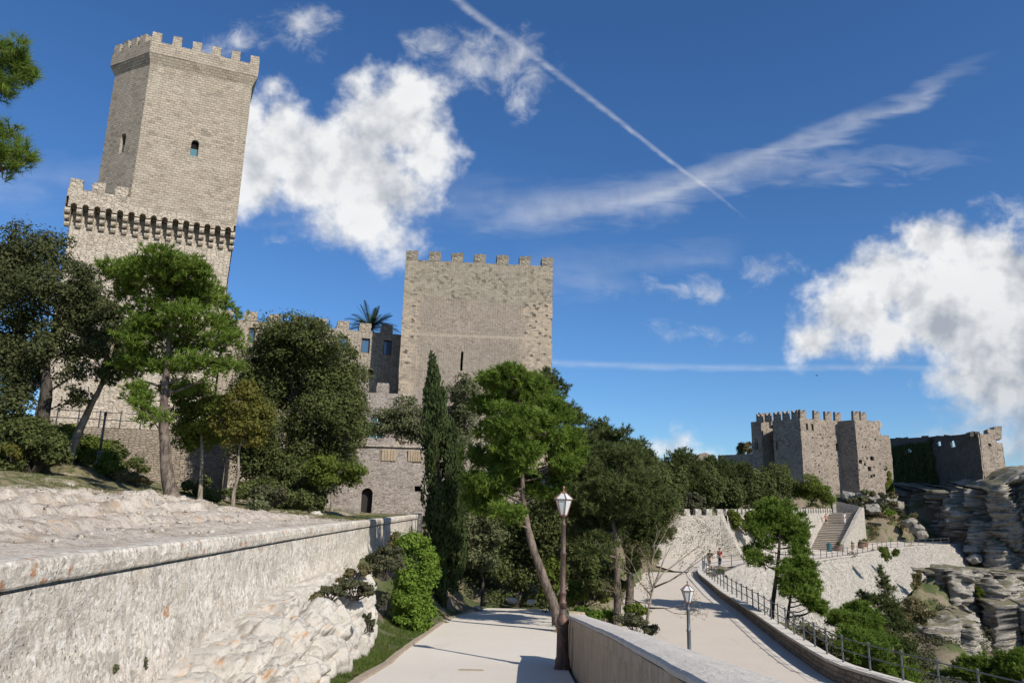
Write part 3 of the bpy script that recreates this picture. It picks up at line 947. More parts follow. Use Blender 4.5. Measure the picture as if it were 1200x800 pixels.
T(name='holm_oak', label='broad dark green evergreen oak between the tall tower and the square keep', cat='tree', Y=43,
  stem=[(334, 592), (335, 560), (338, 520), (345, 470)], r0=0.40, r1=0.12, bark='bark_dark', kind='broad', leaf='oak', n=85000, size=0.135,
  cl=[(348, 388, 28, 16), (330, 400, 32, 20), (372, 405, 30, 20), (312, 425, 34, 24), (350, 425, 44, 28), (392, 432, 32, 24), (296, 455, 28, 24), (335, 460, 46, 30), (380, 465, 40, 28), (408, 475, 26, 24), (290, 490, 26, 24), (325, 500, 44, 30), (370, 505, 44, 30), (410, 512, 24, 24),
      (300, 530, 30, 24), (345, 545, 46, 26), (392, 545, 30, 20), (320, 560, 36, 18), (365, 565, 36, 18)])
T(name='small_tree', label='low bright leafy tree under the right side of the big oak', cat='tree', Y=40,
  stem=[(389, 598), (389, 575), (388, 555)], r0=0.09, r1=0.03, bark='bark_pale', kind='broad', leaf='broad', n=4500, size=0.12,
  cl=[(378, 545, 20, 10), (402, 552, 20, 9), (392, 563, 20, 9), (372, 558, 14, 8), (412, 562, 12, 6)])
T(name='olive_tree', label='thin grey green olive behind the cypress in front of the keep', cat='tree', Y=47,
  stem=[(512, 600), (508, 560), (498, 520), (488, 495)], r0=0.13, r1=0.03, bark='bark_pale', kind='broad', leaf='olive', n=16000, size=0.12,
  cl=[(548, 455, 14, 12), (540, 525, 14, 12), (552, 480, 12, 14), (528, 490, 14, 14), (456, 488, 20, 11), (478, 478, 18, 11), (470, 502, 26, 11), (492, 492, 22, 13), (448, 504, 14, 8), (540, 478, 14, 16), (545, 505, 12, 16), (530, 462, 10, 10), (505, 510, 20, 10)])
T(name='pine_tree', label='bright green pine with bent bare trunk leaning over the path end behind the lamp', cat='tree', Y=27.5,
  stem=[(656, 724), (646, 700), (634, 668), (624, 640), (617, 612), (613, 582), (611, 545), (611, 500), (608, 462)], r0=0.20, r1=0.05, bark='bark', kind='needle', leaf='pine', n=3600, size=0.19,
  cl=[(578, 446, 18, 9), (605, 444, 24, 11), (628, 455, 20, 11), (597, 466, 32, 13), (638, 474, 24, 11), (571, 478, 18, 10), (612, 490, 34, 12), (652, 494, 22, 10), (570, 503, 18, 10), (665, 512, 16, 9), (640, 515, 26, 11), (600, 518, 28, 11), (672, 530, 14, 8), (568, 538, 22, 11), (590, 545, 22, 10), (620, 540, 28, 11), (650, 545, 24, 10),
      (555, 562, 18, 10), (580, 570, 26, 12), (612, 568, 26, 11), (636, 578, 20, 10), (566, 592, 20, 10), (598, 598, 22, 10), (558, 578, 16, 9)])
T(name='dark_pine', label='tall dark pine with open layered top beside the keep corner', cat='tree', Y=42,
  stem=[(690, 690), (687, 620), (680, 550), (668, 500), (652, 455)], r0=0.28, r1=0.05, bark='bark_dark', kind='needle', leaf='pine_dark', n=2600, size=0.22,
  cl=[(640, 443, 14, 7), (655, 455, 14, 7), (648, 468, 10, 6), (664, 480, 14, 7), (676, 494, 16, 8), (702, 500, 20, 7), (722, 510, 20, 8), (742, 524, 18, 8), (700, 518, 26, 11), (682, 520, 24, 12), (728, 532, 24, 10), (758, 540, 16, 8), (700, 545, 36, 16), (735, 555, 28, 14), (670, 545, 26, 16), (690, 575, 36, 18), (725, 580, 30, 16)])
T(name='evergreen_tree', label='twin trunk tree nearest the parapet end, with straight grey stem', cat='tree', Y=28.5,
  stem=[(722, 736), (724, 700), (723, 660), (721, 625), (712, 590)], r0=0.17, r1=0.06, bark='bark', kind='needle', leaf='pine_dark', n=2400, size=0.18,
  cl=[(695, 588, 32, 15), (730, 575, 30, 16), (665, 600, 24, 14), (708, 612, 30, 13), (745, 592, 24, 13), (680, 628, 26, 12), (700, 636, 22, 10), (725, 545, 34, 18), (690, 555, 30, 16), (760, 570, 20, 14), (660, 570, 22, 14)])
T(name='evergreen_tree', label='dark tree with a forked twisting trunk just right of the straight stem', cat='tree', Y=32,
  stem=[(737, 729), (738, 700), (739, 670), (735, 648), (729, 636), (735, 615)], r0=0.22, r1=0.06, bark='bark', kind='needle', leaf='pine_dark', n=1500, size=0.18,
  cl=[(762, 612, 24, 10), (778, 602, 16, 8), (752, 628, 20, 10), (772, 628, 16, 8), (756, 648, 16, 7), (745, 608, 22, 10), (770, 590, 18, 9), (742, 665, 10, 5)])
T(name='shade_tree', label='small grey leaved tree in deep shade left of the bent pine', cat='tree', Y=36,
  stem=[(566, 706), (566, 680), (562, 655), (565, 630)], r0=0.10, r1=0.03, bark='bark_dark', kind='broad', leaf='olive', n=4200, size=0.13,
  cl=[(562, 615, 20, 12), (575, 632, 18, 12), (552, 636, 16, 12), (566, 655, 20, 10), (548, 655, 10, 8)])
for i, (cl, Y, b, lab) in enumerate([
    ([(600, 620, 34, 26), (632, 612, 30, 28), (610, 655, 36, 24), (640, 655, 26, 26), (580, 640, 24, 22)], 41, (606, 708), 'dark evergreen oak behind the bent pine trunk'),
    ([(545, 585, 24, 26), (535, 625, 26, 30), (550, 660, 26, 24), (572, 600, 22, 22)], 44, (545, 705), 'dark evergreen oak filling the gap between cypress and bent pine'),
    ([(655, 620, 30, 26), (680, 645, 30, 26), (660, 665, 30, 24), (700, 630, 24, 22), (705, 660, 22, 20)], 40, (672, 705), 'dark leafy oak straight behind the lamp post'),
    ([(690, 600, 36, 26), (735, 610, 30, 26), (770, 590, 26, 24), (715, 570, 38, 24), (750, 565, 30, 24), (680, 575, 30, 24)], 50, (722, 700), 'dense dark oak behind the twin trunks'),
]):
    T(name='shadow_oak', label=lab, cat='tree', Y=Y, stem=[b, (b[0], b[1] - 45), (cl[0][0], cl[0][1])], r0=0.25, r1=0.08, bark='bark_dark', kind='broad', leaf='oak', n=15000, size=0.15, cl=cl)
# the wood on the slope between the keep and the far castle
WOOD = [
    (690, 535, 36, 26, 60, 'oak', 'dark rounded tree against the sky right of the keep'),
    (742, 548, 34, 26, 64, 'oak', 'dark rounded tree, second from the keep on the wooded skyline'),
    (775, 572, 34, 26, 74, 'oak', 'rounded tree above the left end of the crenellated garden wall'),
    (798, 550, 30, 20, 92, 'pine_dark', 'tree below the white cloud on the wooded skyline'),
    (822, 572, 28, 24, 96, 'oak', 'tree behind the middle of the crenellated garden wall'),
    (838, 552, 22, 18, 108, 'pine_dark', 'tree just below the broken ruin stub'),
    (850, 582, 24, 20, 98, 'oak', 'tree behind the right end of the crenellated garden wall'),
    (868, 560, 24, 18, 114, 'pine_dark', 'pine with thin trunk below the low dark castle wall'),
    (884, 576, 24, 22, 106, 'oak', 'greyish tree left of the castle, in front of the low dark wall'),
    (910, 566, 24, 24, 120, 'oak', 'rounded grey green tree below the dark side of the castle'),
    (800, 590, 22, 14, 90, 'scrub', 'low bushy tree right behind the merlons of the garden wall'),
    (760, 592, 22, 18, 72, 'oak', 'dark tree at the left end of the crenellated garden wall'),
]
for (x, y, rx, ry, Y, lf, lab) in WOOD:
    rr = random.Random(int(x * 7 + y))
    cl = [(x, y - ry * 0.35, rx * 0.6, ry * 0.6)]
    for k in range(7):
        a = 2 * math.pi * k / 7
        cl.append((x + math.cos(a) * rx * 0.62 + rr.uniform(-2, 2), y + math.sin(a) * ry * 0.6 + rr.uniform(-2, 2), rx * rr.uniform(0.3, 0.45), ry * rr.uniform(0.3, 0.45)))
    cl.append((x, y + ry * 0.2, rx * 0.7, ry * 0.6))
    T(name='slope_tree', label=lab, cat='tree', Y=Y, stem=[(x, y + ry * 1.75), (x + 1, y + ry), (x, y)], r0=0.22, r1=0.08, bark='bark_dark', kind='broad' if lf != 'pine_dark' else 'needle', leaf=lf, n=9000 if lf != 'pine_dark' else 800, size=0.26 if lf != 'pine_dark' else 0.34, cl=cl, group='trees on the slope below the castle', sub=9)
T(name='bushy_tree', label='glossy dark green rounded tree at the foot of the castle wall by the stairs', cat='tree', Y=121,
  stem=[(951, 594), (951, 585), (950, 575)], r0=0.2, r1=0.08, bark='bark_dark', kind='broad', leaf='broad', n=9000, size=0.22, cl=[(948, 568, 14, 9), (938, 575, 12, 10), (958, 574, 12, 9), (950, 582, 18, 9), (970, 583, 8, 7), (966, 577, 8, 6)])
T(name='pine_tree', label='taller of two pines growing below the lower road railing', cat='tree', Y=46,
  stem=[(903, 736), (905, 710), (909, 680), (912, 655), (914, 630), (912, 605)], r0=0.17, r1=0.05, bark='bark_dark', kind='needle', leaf='pine', n=1700, size=0.22,
  cl=[(905, 598, 20, 9), (925, 604, 16, 8), (888, 605, 13, 8), (932, 620, 15, 8), (910, 615, 24, 9), (893, 622, 16, 8), (938, 632, 10, 7), (920, 630, 20, 9), (900, 636, 14, 6), (932, 644, 13, 6), (884, 652, 10, 5), (893, 657, 13, 5), (879, 645, 7, 4)])
T(name='pine_tree', label='shorter of two pines growing below the lower road railing', cat='tree', Y=44,
  stem=[(921, 748), (923, 722), (926, 700), (930, 675)], r0=0.13, r1=0.04, bark='bark_dark', kind='needle', leaf='pine', n=1300, size=0.21,
  cl=[(928, 660, 13, 6), (943, 660, 13, 6), (920, 672, 12, 7), (942, 675, 17, 8), (955, 685, 10, 6), (930, 690, 16, 7), (948, 698, 14, 7), (962, 712, 8, 5), (918, 688, 9, 6), (952, 708, 12, 5)])
T(name='thin_conifer', label='thin ragged dark conifer in front of the stone retaining wall', cat='tree', Y=60,
  stem=[(1052, 790), (1050, 760), (1046, 725), (1036, 685), (1030, 664)], r0=0.16, r1=0.03, bark='bark_dark', kind='needle', leaf='pine_dark', n=1500, size=0.2,
  cl=[(1030, 668, 4, 5), (1033, 680, 7, 6), (1038, 692, 10, 6), (1036, 706, 14, 6), (1044, 716, 14, 7), (1036, 728, 14, 6), (1050, 736, 16, 7), (1044, 750, 18, 7), (1058, 758, 14, 7), (1050, 772, 20, 7), (1062, 782, 14, 7), (1016, 704, 8, 5), (1010, 698, 6, 4)])
T(name='pine_bush', label='flat topped bright pine bush, upper one beside the lower road', cat='shrub', Y=47,
  stem=[(985, 752), (990, 740), (996, 728)], r0=0.10, r1=0.04, bark='bark_dark', kind='needle', leaf='pine', n=1300, size=0.2,
  cl=[(985, 724, 13, 6), (1005, 716, 15, 7), (1020, 728, 11, 8), (1000, 728, 20, 7), (975, 728, 8, 4), (1012, 736, 15, 6)])
T(name='pine_bush', label='large bright green pine bush right behind the nearest railing', cat='shrub', Y=39,
  stem=[(1010, 800), (1010, 785), (1008, 770)], r0=0.14, r1=0.05, bark='bark_dark', kind='needle', leaf='pine', n=2000, size=0.2,
  cl=[(1002, 746, 18, 8), (1024, 750, 20, 9), (990, 758, 12, 7), (1012, 764, 24, 10), (1040, 770, 18, 10), (1030, 784, 24, 10), (1052, 790, 16, 9), (1010, 784, 20, 8), (1045, 806, 24, 10), (1066, 802, 12, 8)])
T(name='pine_bush', label='bright pine crown at the lower right corner', cat='shrub', Y=58,
  stem=[(1195, 822), (1192, 805), (1190, 790)], r0=0.14, r1=0.05, bark='bark_dark', kind='needle', leaf='pine', n=1500, size=0.24,
  cl=[(1180, 775, 12, 8), (1198, 772, 14, 9), (1192, 786, 18, 9), (1210, 780, 14, 10), (1176, 790, 12, 8), (1205, 798, 18, 8)])
T(name='pine_bush', label='rounded dark green pine crown below the cliff at the bottom edge', cat='shrub', Y=60,
  stem=[(1150, 822), (1150, 805), (1150, 790)], r0=0.14, r1=0.05, bark='bark_dark', kind='needle', leaf='pine', n=1700, size=0.24,
  cl=[(1145, 776, 16, 8), (1162, 780, 14, 8), (1132, 784, 14, 8), (1152, 790, 24, 9), (1125, 795, 14, 8), (1170, 792, 12, 8), (1140, 802, 24, 8)])
T(name='overhanging_pine', label='pine at the upper left edge whose tufted branches reach into view', cat='tree', Y=9.5,
  stem=[(-420, 560), (-410, 420), (-395, 280), (-370, 150), (-340, 40)], r0=0.22, r1=0.06, bark='bark', kind='needle', leaf='pine', n=900, size=0.13,
  cl=[(8, 62, 22, 18), (24, 88, 18, 16), (-5, 100, 24, 14), (-28, 70, 30, 22), (12, 158, 16, 12), (28, 188, 20, 16), (0, 190, 24, 16), (-26, 165, 28, 20), (-35, 210, 26, 14), (-90, 110, 50, 36), (-110, 190, 50, 30), (-180, 100, 60, 40), (-230, 180, 60, 40), (-300, 60, 70, 50)])
SHRUBS = [
    ('dark green bush at the bottom edge left of the lower cliff', 62, 'broad', [(1095, 792, 16, 10), (1112, 798, 16, 9), (1082, 800, 12, 8)], 4000, 0.16),
    ('bushy scrub on the ledge above the lowest rock block', 103, 'scrub', [(1092, 715, 8, 4), (1104, 718, 8, 4), (1118, 716, 6, 3)], 1400, 0.2),
    ('green scrub in the cleft between the lower rocks', 106, 'broad', [(1150, 700, 5, 7), (1155, 712, 5, 6), (1147, 690, 4, 5)], 1200, 0.2),
    ('dark bush at the right edge under the cliff', 110, 'oak', [(1194, 690, 6, 8), (1198, 705, 6, 8)], 1200, 0.22),
    ('tuft of scrub on the cliff top below the ruin end', 126, 'scrub', [(1165, 562, 6, 4), (1172, 568, 6, 4), (1180, 575, 5, 3)], 1000, 0.25),
    ('low green bush on the bank between parapet and bare tree', 27, 'scrub', [(745, 728, 12, 5), (733, 724, 10, 5), (760, 738, 9, 5)], 2600, 0.07),
    ('leafy bush at the foot of the forked tree', 31, 'broad', [(752, 716, 9, 6), (742, 712, 8, 6)], 1600, 0.09),
    ('straggling green weeds on the ledge at the middle of the wall foot', 18.5, 'scrub', [(385, 690, 10, 4), (398, 694, 8, 4), (372, 697, 8, 3)], 1500, 0.05),
    ('reddish dry weeds where the wall foot meets the rock', 21, 'dry', [(410, 672, 9, 4), (425, 668, 8, 5), (400, 680, 7, 3)], 1500, 0.05),
    ('green weed in a crack low on the white rock', 17, 'scrub', [(430, 722, 4, 5), (436, 730, 3, 4)], 500, 0.045),
    ('small weed in a crack high on the white rock', 19, 'scrub', [(452, 700, 4, 4), (446, 706, 3, 3)], 450, 0.045),
    ('big dark bush beside the forked oak trunk at the left edge', 31.5, 'oak', [(22, 515, 34, 20), (50, 528, 24, 16), (5, 535, 26, 18), (68, 535, 16, 12)], 11000, 0.12),
    ('olive green bush along the foot of the ochre wall', 39.5, 'broad', [(75, 512, 20, 12), (98, 520, 22, 13), (120, 530, 16, 12), (90, 532, 22, 10)], 9000, 0.12),
    ('dark bush under the wall right of the iron post', 40, 'oak', [(140, 535, 18, 14), (155, 548, 16, 10), (128, 525, 14, 10)], 6000, 0.12),
    ('low dry hedge along the upper edge of the lawn', 36, 'scrub', [(75, 548, 20, 6), (100, 556, 18, 6), (130, 562, 18, 6), (55, 545, 14, 6)], 6000, 0.08),
    ('dark undergrowth below the left part of the big oak', 40, 'oak', [(300, 572, 22, 14), (325, 582, 20, 12), (280, 578, 14, 10)], 8000, 0.12),
    ('dark undergrowth below the right part of the big oak', 41, 'oak', [(350, 575, 22, 14), (370, 585, 16, 10)], 6000, 0.12),
    ('evergreen bush filling the gap under the twin trunk trees', 33, 'oak', [(705, 680, 20, 14), (690, 668, 18, 14), (665, 655, 20, 14), (720, 690, 12, 10)], 8000, 0.11),
    ('rounded scrubby bush at the left edge of the lawn', 33, 'scrub', [(20, 545, 26, 14), (45, 548, 16, 12), (5, 535, 16, 12), (30, 530, 16, 10)], 5000, 0.09),
    ('dark evergreen bush below the oak at the left edge', 32, 'oak', [(20, 500, 24, 16), (45, 510, 16, 16), (8, 515, 16, 12)], 5000, 0.12),
    ('pale leaved bush low at the left edge', 31, 'yellow', [(10, 527, 10, 7), (20, 532, 8, 6)], 1200, 0.10),
    ('green hedge under the slanting trunk', 38, 'broad', [(65, 525, 16, 9), (85, 528, 18, 10), (105, 535, 14, 9)], 5000, 0.12),
    ('rounded green bush at the foot of the iron post', 35, 'broad', [(128, 540, 14, 11), (118, 550, 10, 7), (138, 552, 10, 7)], 3500, 0.12),
    ('clipped dull hedge right of the iron post', 34, 'dry', [(150, 558, 14, 6), (165, 562, 12, 5)], 2500, 0.08),
    ('small grey green bush at the foot of the yellowish tree', 31.5, 'olive', [(304, 590, 12, 9), (304, 598, 9, 6)], 1600, 0.09),
    ('leafy green shrub under the left side of the big oak', 34, 'scrub', [(312, 578, 16, 9), (330, 582, 14, 8)], 2600, 0.10),
    ('dark rounded shrub under the middle of the big oak', 36, 'oak', [(360, 585, 14, 12), (372, 592, 10, 8)], 2200, 0.10),
    ('dark shrub between the pine trunk and the young trees', 36, 'oak', [(218, 578, 12, 10), (255, 582, 16, 9), (240, 570, 12, 9)], 2500, 0.12),
    ('wispy heather bush on top of the white rock', 22.5, 'scrub', [(448, 655, 18, 9), (438, 668, 14, 8), (460, 660, 14, 8), (455, 645, 12, 6)], 3500, 0.06),
    ('low green creeping bush along the wall foot', 20, 'scrub', [(415, 685, 16, 6), (432, 692, 12, 6), (400, 688, 8, 4)], 2200, 0.06),
    ('thin dry tuft at the wall foot', 17.5, 'dry', [(368, 700, 7, 4), (352, 710, 6, 3)], 900, 0.05),
    ('brownish bush at the end of the long white wall', 27, 'dry', [(462, 636, 8, 9), (470, 645, 7, 7)], 1600, 0.07),
    ('light green low shrub beyond the parapet end', 29, 'ivy', [(690, 717, 18, 5), (710, 721, 16, 6), (725, 727, 10, 5)], 3500, 0.09),
    ('leafy green bush behind the lamp post', 35, 'broad', [(676, 690, 14, 9), (690, 695, 14, 9), (668, 700, 12, 8), (700, 700, 10, 7)], 3500, 0.12),
    ('sunlit green bush in the wood left of the lamp', 37, 'broad', [(645, 690, 10, 10), (652, 665, 12, 14), (640, 672, 10, 10)], 2200, 0.12),
    ('ivy covered bank over the garden wall', 87.5, 'broad', [(862, 612, 12, 8), (876, 618, 12, 8), (858, 603, 8, 5), (882, 606, 10, 7), (890, 615, 8, 6)], 5000, 0.2),
    ('grey brush below the railing beside the pine bush', 42, 'scrub', [(960, 748, 16, 8), (948, 740, 10, 6), (975, 758, 12, 6), (985, 770, 10, 6)], 3000, 0.10),
    ('dry brown thicket left of the thin conifer', 66, 'dry', [(1068, 712, 16, 10), (1080, 722, 14, 8), (1062, 725, 12, 8)], 3000, 0.14),
    ('grey green thicket at the foot of the lower cliff', 66, 'scrub', [(1085, 785, 16, 8), (1100, 790, 16, 8), (1075, 778, 10, 6)], 3500, 0.16),
    ('dark bush in the bend of the lower road', 69, 'oak_black', [(844, 671, 5, 5), (848, 682, 5, 7), (853, 690, 5, 6)], 1500, 0.13),  # dark leaves added in place of the shade at the rock foot
    ('long caper bush hanging on the retaining wall', 94.5, 'broad', [(1036, 646, 6, 5), (1040, 652, 4, 4)], 1000, 0.16),
    ('small round caper bush on the retaining wall', 100, 'broad', [(1050, 647, 3.5, 4)], 500, 0.16),
    ('brown bush on the rock beside the retaining wall', 101, 'dry', [(1074, 678, 5, 7), (1070, 684, 4, 6)], 800, 0.2),
    ('dark bush on the cliff ledge at the far right', 108, 'oak', [(1178, 740, 8, 7), (1176, 752, 8, 6)], 900, 0.24),
    ('rounded green bush on the grassy bank below the castle', 128, 'ivy', [(1041, 599, 6, 3), (1044, 601, 5, 2)], 900, 0.2),
    ('dark creeper on the bank right of the garden wall', 90, 'oak', [(896, 600, 8, 6), (905, 606, 8, 6)], 1500, 0.24),
]
CONTROLS_L, CONTROLS_R = [], []
for t in TREES:
    t['base'] = at(*t['stem'][0], t['Y'])
for s in SHRUBS:
    pass

# ------------------------------------------------------------------ ground: valley side
C = CONTROLS_R
for Y in np.arange(-10, 39, 1.5):
    xl, xr = np.interp(Y, [p[1] for p in PATH_L], [p[0] for p in PATH_L]), np.interp(Y, [p[1] for p in PATH_R], [p[0] for p in PATH_R])
    C += [(xl, Y, zp(Y) - 0.03), ((xl + xr) / 2, Y, zp(Y) - 0.15), (xr, Y, zp(Y) - 0.15)]
    if Y < 20:
        C += [(xr + 0.9, Y, zp(Y) - 1.6), (xr + 1.8, Y, zr(max(Y, 15)) - 0.2)]
for Y in np.arange(7, 29, 1.5):
    C.append((wx(Y) + 0.1, Y, -2.95 - 0.01 * (Y - 7)))
for Y in np.arange(29, 52, 2):
    C += [(wx(Y) + 0.3, Y, -1.9), (wx(Y) + 1.8, Y, -2.9)]
C += [(-2, 40, -4.9), (2, 41, -4.95), (5, 40, -5.3), (-5, 55, -2.0), (-2, 52, -3.5), (2, 55, -4), (6, 55, -5), (-8, 60, -0.9), (0, 60, -2.0), (4, 64, -2.5), (9, 66, -4.6), (12, 76, -4.4)]
for a in range(len(RR) - 1):
    p, q = RR[a], RR[a + 1]
    n = max(2, int(np.linalg.norm(q - p) / 2.5))
    for k in range(n):
        m = p + (q - p) * k / n
        C.append((m[0], m[1], m[2] - 0.15))
        d = (q - p)[:2] / np.linalg.norm((q - p)[:2])
        o = np.array([d[1], -d[0]]) if a < len(RR) - 3 else np.array([0.7, -0.7])
        if o[0] < 0: o = -o
        if m[1] < 60:
            C += [(m[0] + o[0] * 1.2, m[1] + o[1] * 1.2, m[2] - 0.9), (m[0] + o[0] * 3.4, m[1] + o[1] * 3.4, m[2] - 2.6), (m[0] + o[0] * 8, m[1] + o[1] * 8, m[2] - 6)]
for (x, y) in ROAD_L:
    C += [(x, y, zr(y) - 0.12), (x + 2.5, y, zr(y) - 0.2), (x + 5, y, zr(y) - 0.2), (x - 0.8, y, zr(y) + 0.1)]
for p in TERR:
    C += [(p[0], p[1], p[2] - 0.2), (p[0] - 2.5, p[1] + 2.5, p[2] - 0.2), (p[0] - 6, p[1] + 4, p[2] - 0.2)]
C += [(16, 86, -0.6), (22, 89, -0.4), (28, 96, 0.3), (38, 109, 0.8), (46, 119, 1.2), (10, 84, -1.5), (16, 95, 0.0), (25, 105, 1.5), (35, 120, 3.0), (42, 130, 4.0), (10, 110, 1.0), (0, 100, 0.0), (-30, 110, 0), (-60, 120, 0),
      (50, 138, 5.0), (55, 139, 4.5), (63, 141, 4.3), (66, 139, 4.0), (71, 140, 3.6), (60, 133, 1.5), (66, 133, 0.8), (72, 134, 0.5), (58, 128, -1.0), (64, 128, -1.8), (70, 130, -1.8), (74, 132, -2.6), (78, 140, 3.5),
      (60, 160, 7), (80, 165, 6), (30, 160, 6), (0, 160, 3), (-60, 190, 0), (110, 190, 0), (120, 160, -4), (50, 180, 7),
      (33, 48, -13), (33, 62, -15), (42, 62, -17.5), (44, 75, -17), (36, 84, -14.2), (41, 88, -14.5), (50, 88, -17), (55, 92, -20), (60, 75, -24), (70, 92, -24), (88, 90, -28), (40, 35, -18), (30, 24, -13), (100, 110, -28), (120, 60, -34), (24, 14, -10), (44, 8, -18), (100, 20, -34), (60, 40, -25), (77, 126, -7.8), (84, 118, -12), (140, 100, -36)]
for t in TREES:
    b = t['base']
    if b[0] > -3 and t['Y'] > 20:
        C.append((b[0], b[1], b[2] - 0.05))
CR = np.array(C, float)


def idw(P, ctrl, power=3.2):
    out = np.zeros(len(P))
    for s in range(0, len(P), 4000):
        Q = P[s:s + 4000]
        d2 = ((Q[:, None, :] - ctrl[None, :, :2]) ** 2).sum(-1) + 0.05
        w = d2 ** (-power / 2)
        out[s:s + 4000] = (w * ctrl[None, :, 2]).sum(1) / w.sum(1)
    return out


def inside(P, poly):
    poly = np.array(poly, float)[:, :2]
    r = np.zeros(len(P), bool)
    j = len(poly) - 1
    for i in range(len(poly)):
        a, b = poly[i], poly[j]
        c = ((a[1] > P[:, 1]) != (b[1] > P[:, 1])) & (P[:, 0] < (b[0] - a[0]) * (P[:, 1] - a[1]) / (b[1] - a[1] + 1e-12) + a[0])
        r ^= c
        j = i
    return r


ROAD_POLY = [(p[0] + 0.35, p[1]) for p in RR] + [(20.5, 74.5)] + [(p[0], p[1]) for p in TERR[1:]] + [(78, 134), (66, 129.5), (58, 124), (46.5, 117.6), (24.4, 86.6), (17, 84.5)] + [(x - 0.1, y) for x, y in ROAD_L[::-1]]
PATH_POLY = PATH_L + PATH_R[::-1]
WT = [at(829, 682, 64), at(838, 675, 66.5)] + [p + np.array([0.15, -0.15, 0]) for p in TERR[1:]]
WT[0][2] = float(zr(64)) - 0.2; WT[1][2] = float(zr(66)) - 0.1
WB = [at(850, 706, 60), at(868, 722, 61.5), at(905, 738, 64), at(935, 747, 69), at(975, 754, 78), at(1012, 742, 88), at(1050, 705, 99), at(1085, 671, 109), at(1138, 666, 123)]
KO = [np.array([p[0] + 0.75, p[1] - 0.45, p[2]]) for p in RR[:-3]]
VAL_POLY = [(KO[0][0] - 0.2, -14)] + [tuple(p[:2]) for p in KO] + [tuple(p[:2]) for p in WB] + [(82, 122), (100, 118), (150, 120), (160, -14)]
CV = [(p[0], p[1], p[2]) for p in WB] + [(p[0] + 0.4, p[1], p[2] - 1.0) for p in KO]
for k in range(len(WB) - 1):
    CV.append(tuple((WB[k] + WB[k + 1]) / 2))
for t in TREES:
    if t['stem'][0][0] > 890 and t['Y'] < 70:
        CV.append((t['base'][0], t['base'][1], t['base'][2]))
CV += [(20, 38, -8.5), (24, 45, -9.5), (28, 52, -11), (30, 60, -12), (34, 68, -13.2), (40, 75, -14.5), (46, 84, -15), (52, 92, -14), (56, 100, -12.8), (58, 106, -10), (48, 90, -15.5), (50, 84, -17.5), (56, 88, -21), (62, 94, -22), (64, 100, -17), (62, 104, -13), (70, 97, -24), (80, 98, -26), (90, 90, -29), (60, 75, -24), (45, 60, -19), (36, 48, -14.5), (30, 36, -12.5), (24, 26, -10.5),
       (40, 35, -18), (120, 60, -36), (60, 40, -26), (100, 20, -38), (30, 8, -12), (60, 5, -25), (140, 100, -38), (100, 108, -30), (120, 115, -32)]
CV = np.array(CV, float)


def ground_r(P):
    P = np.asarray(P, float)
    z = idw(P, CR)
    z = z + 0.10 * fbm(np.c_[P * 0.45, np.zeros(len(P))], 4, 3) * np.clip((P[:, 1]) / 20, 0.3, 4)
    m = inside(P, VAL_POLY)
    if m.any():
        z[m] = idw(P[m], CV, 3.0) + 0.25 * fbm(np.c_[P[m] * 0.3, np.zeros(m.sum())], 4, 5)
    m = inside(P, [p[:2] for p in WT] + [p[:2] for p in WB[::-1]])
    if m.any():
        dT = np.sqrt(((P[m][:, None] - np.array(WT)[None, :, :2]) ** 2).sum(-1)); dB = np.sqrt(((P[m][:, None] - np.array(WB)[None, :, :2]) ** 2).sum(-1))
        iT, iB = dT.argmin(1), dB.argmin(1)
        f = dT.min(1) / (dT.min(1) + dB.min(1))
        z[m] = np.array(WT)[iT, 2] * (1 - f) + np.array(WB)[iB, 2] * f - 2.2
    m = inside(P, ROAD_POLY)
    z = np.where(m, np.minimum(z, zr(P[:, 1]) - 0.12), z)
    m = inside(P, PATH_POLY)
    z = np.where(m, np.minimum(z, zp(P[:, 1]) - 0.1), z)
    return z


gx = np.concatenate([np.arange(-6.4, 34, 0.55), np.arange(34, 92, 1.0), np.arange(92, 171, 5)])
gy = np.concatenate([np.arange(-12, 78, 0.55), np.arange(78, 142, 0.9), np.arange(142, 215, 5)])
GX, GY = np.meshgrid(gx, gy)
GXs = GX.copy()
GXs[:, 0] = np.where(gy < 52, np.interp(gy, [p[1] for p in WALLP], [p[0] for p in WALLP]) - 0.2, -60)
for j in range(1, 12):
    f = (gx[j] - gx[0]) / (gx[11] - gx[0])
    GXs[:, j] = GXs[:, 0] + (gx[11] - GXs[:, 0]) * f
PG = np.stack([GXs.ravel(), GY.ravel()], 1)
ZG = ground_r(PG)
np_mesh('ground', np.c_[PG, ZG], grid_faces(len(gy), len(gx)), M['ground'], smooth=True)
tag(bpy.data.objects['ground'], kind='structure')
mb = MB()
mb.quad([(-9000, -9000, -70), (9000, -9000, -70), (9000, 9000, -70), (-9000, 9000, -70)])
tag(build('plain', mb, M['ground']), kind='structure')


def strip(name, left, right, zf, mat, step=1.0, lift=0.0, axis=1):
    L_, R_ = np.array(left, float), np.array(right, float)
    y0, y1 = max(L_[0][1], R_[0][1]), min(L_[-1][1], R_[-1][1])
    Ys = np.arange(y0, y1 + 1e-6, step)
    n = 9
    P = np.zeros((len(Ys), n, 3)); UV = np.zeros((len(Ys), n, 2))
    xl, xr = np.interp(Ys, L_[:, 1], L_[:, 0]), np.interp(Ys, R_[:, 1], R_[:, 0])
    for k in range(n):
        f = k / (n - 1)
        P[:, k, 0] = xl + (xr - xl) * f
        P[:, k, 1] = Ys
        P[:, k, 2] = zf(Ys) + lift
        UV[:, k, 0] = P[:, k, 0]; UV[:, k, 1] = Ys
    o = np_mesh(name, P.reshape(-1, 3), grid_faces(len(Ys), n)[:, ::-1] if False else grid_faces(len(Ys), n), mat, uv=UV.reshape(-1, 2))
    return tag(o, kind='structure')


strip('path', PATH_L, PATH_R, zp, M['path'])
